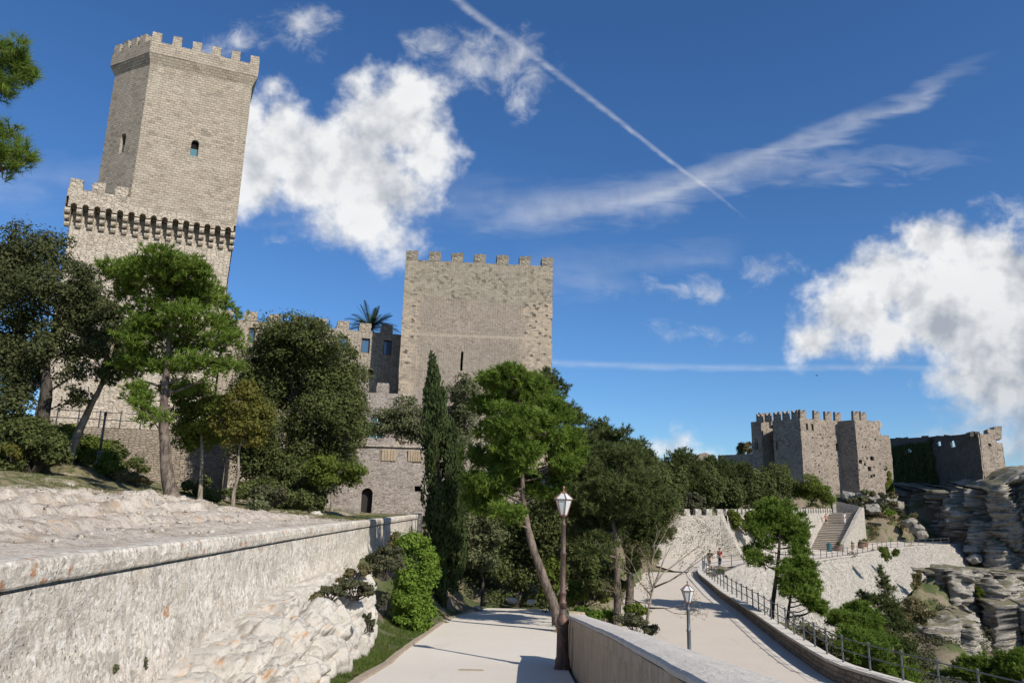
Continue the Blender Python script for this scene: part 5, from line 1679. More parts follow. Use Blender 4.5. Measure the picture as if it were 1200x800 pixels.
c = (LA + LB) / 2 + FN * 0.02
mb.box((*c, lz1 - 0.12), (LLn + 0.1, 0.3, 0.14), ((*FD, 0), (*FN, 0), (0, 0, 1)))
build('string_course', mb, M['tower_low'], fbld)
pane(LA, LB, dr, 0.42, M['wood_dark'], fbld, 'door')
pane(LA, LB, sqw, 0.45, M['dark_void'], fbld, 'square_opening')
for (x0, x1, nb) in ((447, 464, 5), (478, 495, 6)):
    a, b = hit(LA, FD, x0, 532)[0], hit(LA, FD, x1, 532)[0]
    pn = MB()
    cc = LA + FD * (a + b) / 2 + FN * 0.04
    pn.box((*cc, 4.08), (b - a, 0.14, 0.92), ((*FD, 0), (*FN, 0), (0, 0, 1)))
    po_ = build('sunlit_patch', pn, M['sunlit_ochre'], fbld)  # raised ochre panel stands in for a sunlit patch between shadows
    for k in range(nb):
        m_ = MB()
        cu = a + (b - a) * (k + 0.5) / nb
        c3 = LA + FD * cu + FN * 0.125
        m_.box((*c3, 4.08), ((b - a) / nb * 0.62, 0.05, 0.84), ((*FD, 0), (*FN, 0), (0, 0, 1)), 0.012)
        build('patch_strip', m_, M['sunlit_ochre'], po_)

# ------------------------------------------------------------------ tall tower on the left
TD = vec2((0.923, 0.385)); TN = np.array([TD[1], -TD[0]])
TA = at(78, 290, 48)[:2]; TL = 10.5; TB = TA + TD * TL
LD = vec2((-0.89, 0.45))
tow = thing('tall_tower', 'tall pale stone tower with bracketed gallery and slimmer crenellated upper storey', 'tower', (*((TA + TB) / 2), 2.0))
tz0, tzc = 1.0, 20.1        # foot, underside of the gallery parapet
mb = MB()
TS = vec2((-0.385, 0.923))
TC_, TD_ = TB + TS * 11, TA + TS * 11
panel(mb, TA, TB, tz0, tzc + 0.5, [], 0.4, 0.8, 0.07, 0, None, 0.012)
panel(mb, TB, TC_, tz0, tzc + 0.5, [], 0.4, 1.2, 0.07, 20, None, 0.012)
panel(mb, TC_, TD_, tz0, tzc + 0.5, [], 0.4, 3, 0.07, 40)
panel(mb, TD_, TA, tz0, tzc + 0.5, [], 0.4, 1.2, 0.07, 60, None, 0.012)
build('lower_wall', mb, M['tower_low'], tow)
# machicolation: brackets carrying small arches, parapet above
OUT = 0.78
tang = math.atan2(TD[1], TD[0])
NB = 15
G0, G1 = TA + TN * OUT - TD * 0.35, TB + TN * OUT + TD * 0.15
GL = np.linalg.norm(G1 - G0)
sp_ = (GL - 0.3) / NB
cm = MB()
for (zz, out_, hh) in ((0.0, 0.26, 0.42), (0.42, 0.50, 0.40), (0.82, 0.74, 0.44)):
    # each course ends in a rounded nose
    n = 5
    pr = [(0, zz), (out_ - hh * .45, zz)] + [(out_ - hh * .45 + hh * .45 * math.sin(math.pi * k / n), zz + hh * (0.5 - 0.5 * math.cos(math.pi * k / n))) for k in range(1, n)] + [(out_ - hh * .45, zz + hh - 0.004), (0, zz + hh - 0.004)]
    w_ = 0.155
    a = [(-w_, -x, z) for x, z in pr]; b = [(w_, -x, z) for x, z in pr]
    for k in range(len(pr)):
        j = (k + 1) % len(pr)
        cm.quad([a[k], b[k], b[j], a[j]][::-1])
    cm.quad(a[::-1]); cm.quad(b)
co = build('corbel', cm, M['tower_low']); cme = co.data; bpy.data.objects.remove(co)
zc0 = 18.35
for k in range(NB + 1):
    p = TA + TD * (-0.35 + 0.15 + k * sp_)
    put('corbel', cme, tow, (*(p + TN * 0.0), zc0), tang)
# arch band: front skin with round-headed gaps, soffits back to the tower
ab = MB()
zt, zs = 20.35, zc0 + 1.26
for k in range(NB):
    u0 = 0.15 + k * sp_; u1 = u0 + sp_
    r = (sp_ - 0.31) / 2; uc = (u0 + u1) / 2
    n = 8
    arc = [(uc - r * math.cos(math.pi * j / n), zs + 0.08 + r * math.sin(math.pi * j / n)) for j in range(n + 1)]

    def GP(u, z, d=0.0):
        q = G0 + TD * u - TN * d
        return (q[0], q[1], z)
    ab.quad([GP(u0, zs), GP(uc - r, zs), GP(uc - r, zs + .08), GP(u0, zt)], None)
    ab.quad([GP(uc + r, zs), GP(u1, zs), GP(u1, zt), GP(uc + r, zs + .08)], None)
    tops = [(u0 + (u1 - u0) * j / n, zt) for j in range(n + 1)]
    for j in range(n):
        ab.quad([GP(*arc[j]), GP(*arc[j + 1]), GP(*tops[j + 1]), GP(*tops[j])])
        ab.quad([GP(*arc[j + 1]), GP(*arc[j]), GP(*arc[j], OUT), GP(*arc[j + 1], OUT)])
    ab.quad([GP(uc - r, zs), GP(uc - r, zs, OUT), GP(uc - r, zs + .08, OUT), GP(uc - r, zs + .08)])
    ab.quad([GP(uc + r, zs + .08), GP(uc + r, zs + .08, OUT), GP(uc + r, zs, OUT), GP(uc + r, zs)])
    ab.quad([GP(u0, zs), GP(u0, zs, OUT), GP(uc - r, zs, OUT), GP(uc - r, zs)])
    ab.quad([GP(uc + r, zs), GP(uc + r, zs, OUT), GP(u1, zs, OUT), GP(u1, zs)])
build('arch_band', ab, M['tower_low'], tow)
# gallery parapet along the front and returning on the left side
pz1 = 20.95
g_c = hit(G0, TD, 152, 237)[0]
mb = MB()
gl0 = G0 - TN * 0 + TD * 0
panel(mb, G0, G1, zt, pz1, [], 0.3, 0.8, 0.04, 0, tz0)
G3 = G0 + TS * 9
panel(mb, G3, G0, zc0 + 0.5, pz1, [], 0.3, 1.0, 0.05, 30, tz0)
mb.quad([(*G0, pz1), (*G1, pz1), (*(G1 - TN * 0.55), pz1), (*(G0 - TN * 0.55), pz1)])
mb.quad([(*(G0 - TN * .55), pz1), (*(G1 - TN * .55), pz1), (*(G1 - TN * .55), pz1 - 1.3), (*(G0 - TN * .55), pz1 - 1.3)])
mb.quad([(*(G0), zt - .5), (*(G1), zt - .5), (*(G1 + TS * 9), zt - .5), (*(G0 + TS * 9), zt - .5)])
build('gallery_parapet', mb, M['tower_low'], tow)
tm = [merlon_mesh('merlon', 0.78, 0.5, 0.72, M['tower_low'], 0.04) for _ in range(3)]
for k, x in enumerate((88.5, 115.5, 143)):
    u = hit(G0, TD, x, 222)[0]
    put('merlon', tm[k], tow, (*(G0 + TD * u - TN * 0.26), pz1 - 0.02), tang)
for k in range(1, 5):
    put('merlon', tm[k % 3], tow, (*(G0 + TS * (k * 1.9) + TD * 0.26), pz1 - 0.02), tang + math.pi / 2)
# upper storey
UC = G0 + TD * g_c + TN * 0.003
UR = UC + TD * (GL - g_c)
ULf = UC + LD * 4.0
UB1 = ULf + vec2((0.25, 0.97)) * 6.5
UB2 = UR + vec2((-0.45, 0.90)) * 7.0
ring = [ULf, UC, UR, UB2, UB1]
uz0, uzs, uzl, uzp = zt - 0.3, 31.6, 32.35, 33.35
mb = MB()
w1 = (hit(UC, TD, 223.5, 174)[0], hit(UC, TD, 232.8, 174)[0], 24.95, 26.25, True)
w2 = (4.0 - hit(UC, LD, 140.5, 170)[0] - 0.0, 4.0 - hit(UC, LD, 146.5, 170)[0], 24.75, 26.3, True)
panel(mb, ULf, UC, uz0, uzs, [w2], 0.35, 0.8, 0.03)
panel(mb, UC, UR, uz0, uzs, [w1], 0.35, 0.8, 0.03, 7)
panel(mb, UR, UB2, uz0, uzs, [], 0.35, 1.5, 0.03, 20)
panel(mb, UB2, UB1, uz0, uzs, [], 0.35, 3, 0.03, 30)
panel(mb, UB1, ULf, uz0, uzs, [], 0.35, 1.5, 0.03, 40)
build('upper_wall', mb, M['tower'], tow)
for (a, b, h) in ((UC, UR, w1), (ULf, UC, w2)):
    p_ = pane(a, b, (h[0], h[1], h[2], h[3]), 0.30, M['dark_void'], tow, 'arched_window')
    pane(a, b, (h[0], h[1], h[2], h[2] + (h[3] - h[2]) * 0.48), 0.22, M['pane_teal'], p_, 'pane')
# projecting crown of the upper storey
cen = sum(ring) / len(ring)


def offset_ring(R_, d):
    n = len(R_); o = []
    for i in range(n):
        a, b, c = R_[i - 1], R_[i], R_[(i + 1) % n]
        t1, t2 = vec2(b - a), vec2(c - b)
        n1, n2 = np.array([t1[1], -t1[0]]), np.array([t2[1], -t2[0]])
        m_ = vec2(n1 + n2)
        o.append(b + m_ * d / np.dot(m_, n1))
    return o


ro = offset_ring(ring, 0.32)
ri = offset_ring(ring, -0.25)
mb = MB()
for k in range(5):
    j = (k + 1) % 5
    mb.quad([(*ring[k], uzs - 0.03), (*ring[j], uzs - 0.03), (*ro[j], uzl), (*ro[k], uzl)])
    panel(mb, ro[k], ro[j], uzl, uzp, [], 0.3, 0.8, 0.03, 7)
    mb.quad([(*ro[k], uzp), (*ro[j], uzp), (*ri[j], uzp), (*ri[k], uzp)])
    mb.quad([(*ri[k], uzp), (*ri[j], uzp), (*ri[j], uzp - 1), (*ri[k], uzp - 1)])
mb.quad([(*p, uzp - 1) for p in ri])
build('crown_parapet', mb, M['tower'], tow)
um = [merlon_mesh('merlon', 0.62, 0.5, 0.78, M['tower'], 0.03) for _ in range(3)]
for (a, b, n, face) in ((ro[0], ro[1], 4, 0), (ro[1], ro[2], 6, 1), (ro[2], ro[3], 5, 0), (ro[3], ro[4], 6, 0), (ro[4], ro[0], 5, 0)):
    t_ = vec2(b - a); nn = np.array([t_[1], -t_[0]]); Lx = np.linalg.norm(b - a)
    for k in range(n):
        u = 0.36 + (Lx - 0.72) * k / (n - 1) if face else (0.5 + (Lx - 1.5) * k / (n - 1))
        put('merlon', um[k % 3], tow, (*(a + t_ * u - nn * 0.27), uzp - 0.02), math.atan2(t_[1], t_[0]))

# ------------------------------------------------------------------ vegetation builders
def rdirs(n, up=0.0):
    d = rng.normal(size=(n, 3)); d[:, 2] += up
    return d / np.linalg.norm(d, axis=1)[:, None]


def diamonds(P, A, B, ln, wd):
    """leaf quads at P with long axis A and cross axis B"""
    n = len(P)
    V = np.empty((n, 4, 3))
    V[:, 0] = P - A * (ln * 0.5)[:, None]
    V[:, 1] = P + B * (wd * 0.5)[:, None]
    V[:, 2] = P + A * (ln * 0.5)[:, None]
    V[:, 3] = P - B * (wd * 0.5)[:, None]
    return V.reshape(-1, 3), np.arange(n * 4).reshape(n, 4)


def perp(A):
    r = rdirs(len(A))
    b = np.cross(A, r)
    return b / (np.linalg.norm(b, axis=1)[:, None] + 1e-9)


def puffs_of(clumps, sub=8):
    """clumps (k,4): centre + radius xyz -> small puffs spread through every clump"""
    out = []
    for c in clumps:
        cx, rad = c[:3], c[3:6]
        m = sub
        d = rdirs(m, 0.25)
        rr = rng.uniform(0.35, 0.95, m)
        for i in range(m):
            pr = rng.uniform(0.28, 0.56)
            out.append([*(cx + d[i] * rad * rr[i]), *(rad * pr)])
    return np.array(out)


def broad_leaves(puffs, n, size):
    w = (puffs[:, 3] * puffs[:, 5]); w = w / w.sum()
    idx = rng.choice(len(puffs), n, p=w)
    d = rdirs(n, 0.3)
    r = rng.uniform(0.25, 1.0, n) ** 0.5
    stray = rng.random(n) < 0.28
    r = np.where(stray, r * rng.uniform(1.0, 1.75, n), r)
    P = puffs[idx, :3] + d * puffs[idx, 3:6] * r[:, None]
    nrm = d + rdirs(n) * 0.9 + np.array([0, 0, 0.35])
    nrm /= np.linalg.norm(nrm, axis=1)[:, None]
    A = perp(nrm)
    B = np.cross(nrm, A)
    ln = size * rng.uniform(0.7, 1.35, n)
    wd = ln * rng.uniform(0.55, 0.85, n)
    V = np.empty((n, 3, 3))
    V[:, 0] = P - A * (ln * 0.5)[:, None] - B * (wd * 0.5)[:, None]
    V[:, 1] = P - A * (ln * 0.4)[:, None] + B * (wd * 0.5)[:, None]
    V[:, 2] = P + A * (ln * 0.6)[:, None]
    tone = rng.uniform(0, 1, len(puffs)) * 0.4
    t = np.clip(tone[idx] + rng.uniform(0, 0.6, n), 0, 1)
    return V.reshape(-1, 3), np.arange(n * 3).reshape(n, 3), np.repeat(t, 3)


def needle_tufts(puffs, n, size, per=15, wf=0.105):
    w = (puffs[:, 3] * puffs[:, 5]); w = w / w.sum()
    idx = rng.choice(len(puffs), n, p=w)
    d = rdirs(n, 0.25)
    r = rng.uniform(0.2, 1.0, n) ** 0.6
    r = np.where(rng.random(n) < 0.22, r * rng.uniform(1.0, 1.6, n), r)
    P = puffs[idx, :3] + d * puffs[idx, 3:6] * r[:, None]
    out = d * 0.8 + np.array([0, 0, 0.45]) + rdirs(n) * 0.35
    out /= np.linalg.norm(out, axis=1)[:, None]
    k = per
    Pn = np.repeat(P, k, 0); On = np.repeat(out, k, 0)
    D = On * 0.75 + rdirs(n * k) * 0.75
    D /= np.linalg.norm(D, axis=1)[:, None]
    Pn = Pn + On * (rng.uniform(-0.6, 0.5, n * k) * size)[:, None]
    ln = size * rng.uniform(0.7, 1.25, n * k)
    B = perp(D)
    wd = size * wf * rng.uniform(0.8, 1.3, n * k)
    V = np.empty((n * k, 3, 3))
    V[:, 0] = Pn - B * wd[:, None]; V[:, 1] = Pn + B * wd[:, None]; V[:, 2] = Pn + D * ln[:, None]
    tone = rng.uniform(0, 1, len(puffs)) * 0.45
    t = np.clip(np.repeat(tone[idx] + rng.uniform(0, 0.35, n), k) + rng.uniform(0, 0.25, n * k), 0, 1)
    return V.reshape(-1, 3), np.arange(n * k * 3).reshape(-1, 3), np.repeat(t, 3)


def curve_pts(a, b, n, sag, jit):
    a, b = np.array(a), np.array(b)
    L_ = np.linalg.norm(b - a)
    o = []
    j1 = np.array([random.uniform(-1, 1) for _ in range(3)]) * jit * L_
    for k in range(n + 1):
        f = k / n
        p = a + (b - a) * f + np.array([0, 0, -sag * L_ * math.sin(math.pi * f)]) + j1 * math.sin(math.pi * f) + np.array([random.uniform(-1, 1) for _ in range(3)]) * 0.02 * L_ * (0 < k < n)
        o.append(p)
    return o


def make_tree(t):
    Y = t['Y']
    k_ = Y / FPX * 1.04
    base = t['base']
    root = thing(t['name'], t['label'], t['cat'], base, t.get('group'))
    # stem
    stem = []
    for i, (x, y) in enumerate(t['stem']):
        dy = 0 if i == 0 else 0.12 * math.sin(i * 1.7)
        stem.append(at(x, y, Y + dy))
    stem[0] = stem[0] - np.array([0, 0, 0.15])
    n = len(stem)
    f = np.linspace(0, 1, n)
    fine = np.linspace(0, 1, (n - 1) * 4 + 1)
    # smooth path
    S = np.stack([np.interp(fine, f, [p[j] for p in stem]) for j in range(3)], 1)
    for _ in range(2):
        S[1:-1] = 0.25 * S[:-2] + 0.5 * S[1:-1] + 0.25 * S[2:]
    rad = t['r0'] + (t['r1'] - t['r0']) * fine ** 0.8
    rad[0] *= 1.5; rad[1] *= 1.2
    mb = MB()
    mb.tube(S, rad, 9, True, 0.10)
    # crown clumps
    cl = []
    wmax = max(c[2] for c in t['cl']) * k_
    allx = [c[0] for c in t['cl']]
    spread = (max(allx) - min(allx)) * k_ * 0.5
    cxm = (max(allx) + min(allx)) / 2
    for i, (x, y, rx, ry) in enumerate(t['cl']):
        e = 1 - min(1, (abs(x - cxm) * k_ / (spread + 1e-6)) ** 2)
        dY = random.uniform(-1, 1) * spread * 0.62 * math.sqrt(max(0.05, e))
        if Y < 12: dY *= 0.5
        p = at(x, y, Y + dY)
        s = (Y + dY) / Y
        q_ = 1.32 if t['kind'] == 'needle' else 1.22
        cl.append([*p, rx * k_ * s * 1.04, (rx * 0.75 + ry * 0.25) * k_ * s * 1.08, ry * k_ * s * q_])
    cl = np.array(cl)
    if len(cl) > 6:
        ex = []
        for i_ in range(len(cl)):
            dd = np.linalg.norm(cl[:, :3] - cl[i_, :3], axis=1); dd[i_] = 1e9
            j_ = int(np.argsort(dd)[random.randint(0, 1)])
            m_ = (cl[i_] + cl[j_]) / 2
            m_[3:6] *= 0.8
            m_[1] += random.uniform(-.3, .3)
            ex.append(m_)
        cl = np.vstack([cl, ex[::3]])
    # limbs
    near_n = 1 if Y > 70 else 3
    pf = puffs_of(cl, t.get('sub', 12))
    for c in cl:
        tgt = c[:3]
        zs = np.clip(np.searchsorted(S[:, 2], tgt[2] - 0.35 * np.linalg.norm((S[-1] - tgt)[:2]) - 0.2), int(len(S) * 0.35), len(S) - 1)
        a = S[zs]
        if np.linalg.norm(tgt - a) < 0.2:
            continue
        pts = curve_pts(a, tgt, 5, 0.08 if t['kind'] == 'needle' else -0.03, 0.06)
        r0 = min(rad[zs] * 0.55, 0.02 + 0.018 * np.linalg.norm(tgt - a))
        mb.tube(pts, np.linspace(r0, r0 * 0.3, len(pts)), 5, False)
    m_t = build('trunk', mb, M[t['bark']], root, smooth=True)
    # twigs
    if Y < 60:
        tw = MB()
        for i, c in enumerate(cl):
            for q in pf[i * t.get('sub', 12):(i + 1) * t.get('sub', 12)]:
                tw.tube(curve_pts(c[:3], q[:3], 2, 0.0, 0.08), [0.018, 0.013, 0.006], 3, False)
        build('twigs', tw, M[t['bark']], root)['kind'] = 'stuff'
    if t['kind'] == 'needle':
        V, F, tint = needle_tufts(pf, int(t['n'] * (1.8 if Y > 12 else 3.0)), t['size'], 15 if Y > 12 else 40, 0.105 if Y > 12 else 0.03)
    else:
        V, F, tint = broad_leaves(pf, int(t['n'] * 1.6), t['size'] * 1.04)
    np_mesh('crown', V, F, L[t['leaf']], root, tint=tint)
    return root


for t in TREES:
    make_tree(t)


def make_shrub(label, Y, leaf, cl, n, size, name='shrub', cat='shrub', sub=8):
    k_ = Y / FPX * 1.04
    xs = sum(c[0] for c in cl) / len(cl); yb = max(c[1] + c[3] for c in cl)
    base = at(xs, yb, Y)
    root = thing(name, label, cat, base)
    C_ = []
    for (x, y, rx, ry) in cl:
        dY = random.uniform(-0.5, 0.5) * rx * k_
        p = at(x, y, Y + dY)
        C_.append([*p, rx * k_, rx * k_ * 0.8, ry * k_])
    C_ = np.array(C_)
    pf = puffs_of(C_, sub)
    tw = MB()
    b0 = base - np.array([0, 0, 0.1])
    for q in pf:
        tw.tube(curve_pts(b0 + np.array([random.uniform(-.1, .1), random.uniform(-.1, .1), 0]), q[:3], 3, 0, 0.08), [0.02, 0.015, 0.01, 0.006], 3, False)
    build('stems', tw, M['bark_dark'], root)['kind'] = 'stuff'
    V, F, tint = broad_leaves(pf, int(n * 1.5), size * 1.25)
    np_mesh('foliage', V, F, L[leaf], root, tint=tint)
    return root


for s in SHRUBS:
    make_shrub(*s)

# ivy clad stump hedge at the end of the outcrop
def ivy_hedge():
    Y = 26.0
    cl = [(480, 640, 14, 10), (497, 648, 12, 10), (485, 660, 18, 12), (500, 668, 11, 12), (478, 680, 14, 12), (494, 690, 14, 12), (480, 702, 15, 12), (496, 712, 11, 11), (482, 722, 15, 11), (476, 735, 13, 8), (492, 732, 10, 8), (470, 700, 10, 10)]
    make_shrub('bright green ivy covered column of leaves at the end of the white rock', Y, 'ivy', [(x, y, rx * 1.2, ry * 1.2) for x, y, rx, ry in cl], 36000, 0.075, 'ivy_bush', 'ivy', 16)


ivy_hedge()


# cypress
def cypress():
    Y = 33.0
    k_ = Y / FPX * 1.04
    base = at(519, 722, Y)
    root = thing('cypress', 'tall narrow dark cypress left of the path end in front of the keep', 'tree', base)
    mb = MB()
    pts = [at(x, y, Y) for x, y in ((517, 726), (518, 690), (516, 640), (514, 560), (508, 470), (503, 425))]
    mb.tube(pts, [0.24, 0.2, 0.17, 0.13, 0.07, 0.02], 9, True, 0.12)
    build('trunk', mb, M['bark_dark'], root, smooth=True)
    prof = [(412, 503, 1.5), (425, 504, 4), (445, 506, 7), (465, 508, 11), (480, 510, 13), (500, 513, 15), (520, 518, 21), (545, 520, 25), (575, 521, 26), (600, 521, 26), (625, 522, 25), (650, 522, 22), (670, 521, 18), (690, 520, 12)]
    yy = np.array([p[0] for p in prof]); xx = np.array([p[1] for p in prof]); rr = np.array([p[2] for p in prof])
    n = 26000
    # vertical plumes
    npl = 120
    py_ = np.concatenate([rng.uniform(440, 690, npl)])
    ang = rng.uniform(0, 2 * np.pi, npl)
    pl_r = np.interp(py_, yy, rr) * 0.84 * k_ * rng.uniform(0.5, 0.95, npl)
    cx = np.array([at(np.interp(y, yy, xx), y, Y) for y in py_])
    tops = cx + np.c_[np.cos(ang) * pl_r, np.sin(ang) * pl_r, np.zeros(npl)]
    hgt = rng.uniform(1.0, 2.4, npl)
    # one leading plume for the tip
    tops = np.vstack([tops, [at(503.5, 440, Y), at(505, 455, Y), at(507, 470, Y)]]); hgt = np.r_[hgt, 2.3, 2.0, 2.0]
    wid = np.r_[rng.uniform(0.22, 0.42, npl), 0.16, 0.22, 0.28]
    npl = len(tops)
    idx = rng.integers(0, npl, n)
    s = rng.uniform(-0.5, 0.5, n)
    ww = wid[idx] * np.sqrt(np.clip(1 - (s * 2) ** 2, 0.02, 1)) * np.where(s > 0, 0.75, 1.0)
    a = rng.uniform(0, 2 * np.pi, n); r = np.sqrt(rng.uniform(0.15, 1, n))
    P = tops[idx] + np.c_[np.cos(a) * ww * r, np.sin(a) * ww * r, s * hgt[idx]]
    A = np.c_[np.cos(a) * 0.35, np.sin(a) * 0.35, np.ones(n)] + rdirs(n) * 0.3
    A /= np.linalg.norm(A, axis=1)[:, None]
    B = perp(A)
    ln = rng.uniform(0.13, 0.26, n)
    V, F = diamonds(P, A, B, ln, ln * 0.38)
    tint = np.repeat(np.clip(rng.uniform(0, 0.5, npl)[idx] + rng.uniform(0, .5, n), 0, 1), 4)
    np_mesh('crown', V, F, L['cypress'], root, tint=tint)


cypress()


# palm behind the curtain wall
def palm():
    Y = 70.0
    c = at(434, 386, Y)
    root = thing('palm_tree', 'palm with spiky fan of fronds showing above the curtain wall', 'palm', (c[0], c[1], -1))
    mb = MB()
    mb.tube([(c[0], c[1], -1.2), (c[0] + .2, c[1], 6), (c[0], c[1], c[2] - 0.3)], [0.4, 0.32, 0.36], 10, True, 0.08)
    build('trunk', mb, M['bark'], root, smooth=True)
    for k in range(54):
        az = 2 * math.pi * k / 54 * 2.4 + random.uniform(-.2, .2)
        el = math.radians(random.uniform(2, 68))
        ln = random.uniform(3.0, 3.7)
        d = np.array([math.cos(az) * math.cos(el), math.sin(az) * math.cos(el), math.sin(el)])
        pts = []
        for i in range(8):
            f = i / 7
            p = c + d * ln * f + np.array([0, 0, -0.75 * ln * f * f * math.cos(el) ** 1.0 * 0.6])
            pts.append(p)
        V, F = [], []
        pts = np.array(pts)
        side = np.cross(d, [0, 0, 1]); side /= np.linalg.norm(side)
        up = np.cross(side, d)
        for i in range(1, 30):
            f = i / 30
            q = np.array([np.interp(f * 7, range(8), pts[:, j]) for j in range(3)])
            L_ = 0.62 * math.sin(math.pi * min(1, 0.12 + f * 0.86)) + 0.08
            for s in (-1, 1):
                tip = q + d * L_ * 0.62 + side * s * L_ * 0.55 + up * 0.10 * L_
                b = len(V)
                V += [q - d * 0.035, q + d * 0.035, tip]
                F.append((b, b + 1, b + 2))
        b = len(V)
        w = 0.035
        for i in range(8):
            V += [pts[i] - side * w, pts[i] + side * w]
        for i in range(7):
            F += [(b + 2 * i, b + 2 * i + 1, b + 2 * i + 3), (b + 2 * i, b + 2 * i + 3, b + 2 * i + 2)]
        np_mesh('frond', np.array(V), np.array(F), L['palm'], root, tint=rng.uniform(0, 1, len(V)))


palm()


# nearly bare small tree beside the lower road
def bare_tree(label, Y, segs, base_px, leafn, leaf, size, name='bare_tree', r=0.06):
    base = at(*base_px, Y)
    root = thing(name, label, 'tree', base)
    mb = MB()
    ends = []

    def grow(p, d, ln, r, depth):
        q = p + d * ln
        mb.tube([p, p + d * ln * 0.5 + np.array([random.uniform(-1, 1) for _ in range(3)]) * ln * 0.05, q], [r, r * 0.85, r * 0.68], 5, False)
        if depth == 0:
            ends.append(q); return
        for _ in range(2 if random.random() < 0.65 else 3):
            nd = d + np.array([random.uniform(-1, 1), random.uniform(-1, 1), random.uniform(-0.3, 0.7)]) * 0.62
            nd /= np.linalg.norm(nd)
            grow(q, nd, ln * random.uniform(0.6, 0.85), r * 0.62, depth - 1)
        if depth < 3: ends.append(q)
    for path in segs:
        pts = [at(x, y, Y + dy) for x, y, dy in path]
        rr = np.linspace(r * path[0][2] * 0 + r, r * 0.4, len(pts)) if path is segs[0] else np.linspace(r * 0.6, r * 0.2, len(pts))
        mb.tube(pts, rr, 7, True, 0.05)
        for i in range(max(1, len(pts) - 3), len(pts)):
            d = pts[i] - pts[i - 1]; d /= np.linalg.norm(d)
            nd = d + np.array([random.uniform(-1, 1), random.uniform(-1, 1), random.uniform(-.2, .8)]) * 0.5
            grow(pts[i], nd / np.linalg.norm(nd), 0.42, r * 0.22, 3)
    build('trunk', mb, M['bark_pale'], root, smooth=True)
    E_ = np.array(ends)
    idx = rng.integers(0, len(E_), leafn)
    P = E_[idx] + rng.normal(size=(leafn, 3)) * 0.13
    nrm = rdirs(leafn); A = perp(nrm); B = np.cross(nrm, A)
    ln = size * rng.uniform(0.6, 1.3, leafn)
    V, F = diamonds(P, A, B, ln, ln * 0.6)
    np_mesh('leaves', V, F, L[leaf], root, tint=np.repeat(rng.uniform(0, 1, leafn), 4))['kind'] = 'stuff'


bare_tree('small half bare tree with thin spreading branches beside the lower road', 27.5,
          [[(756, 741, 0), (760, 715, 0), (763, 698, 0.1), (766, 685, 0.1)], [(766, 685, 0.1), (776, 672, 0.2), (792, 660, 0.3), (810, 646, 0.5), (818, 640, 0.6)], [(766, 688, 0.1), (785, 680, -0.2), (805, 667, -0.4), (822, 655, -0.6)],
           [(765, 690, 0), (760, 672, 0.3), (766, 650, 0.4), (775, 632, 0.5)], [(763, 697, 0), (750, 682, -0.3), (745, 670, -0.4)], [(762, 706, 0), (748, 705, 0.3), (738, 700, 0.4)], [(764, 692, 0), (778, 655, 0.4), (786, 640, 0.6)],
           [(761, 712, 0), (778, 712, -0.3), (790, 718, -0.5)]],
          (756, 741), 2200, 'dry', 0.06)
make_shrub('leafless greyish bush behind the low dark wall at the left end of the far castle', 158, 'dry', [(872, 527, 8, 7), (877, 524, 5, 6), (866, 530, 6, 5)], 2600, 0.24, 'bare_bush')


# ------------------------------------------------------------------ grass
def blades(name, P, h, label_kind='stuff', leaf='grass', lean=0.5):
    n = len(P)
    d = np.c_[rng.normal(size=(n, 2)) * lean, np.ones(n)]; d /= np.linalg.norm(d, axis=1)[:, None]
    B = perp(d)
    hh = h * rng.uniform(0.4, 1.3, n)
    V = np.empty((n, 3, 3))
    V[:, 0] = P - B * 0.009; V[:, 1] = P + B * 0.009; V[:, 2] = P + d * hh[:, None]
    o = np_mesh(name, V.reshape(-1, 3), np.arange(n * 3).reshape(-1, 3), L[leaf], None, tint=np.repeat(rng.uniform(0, 1, n), 3))
    o['kind'] = label_kind
    return o


n = 26000
Yg = rng.uniform(13.5, 34, n)
xl = np.interp(Yg, [p[1] for p in PATH_L], [p[0] for p in PATH_L]) - 0.18
wid_ = np.interp(Yg, [13, 15, 20, 25, 28, 34], [0.5, 0.55, 0.8, 1.2, 1.8, 2.4])
Xg = xl - rng.uniform(0, 1, n) ** 1.2 * wid_
keep_ = vnoise(np.c_[Xg * 1.6, Yg * 1.6, Xg * 0], 5) > -0.22
Pg = np.c_[Xg, Yg][keep_]
Zg = ground_r(Pg)
blades('grass', np.c_[Pg, Zg], 0.10)
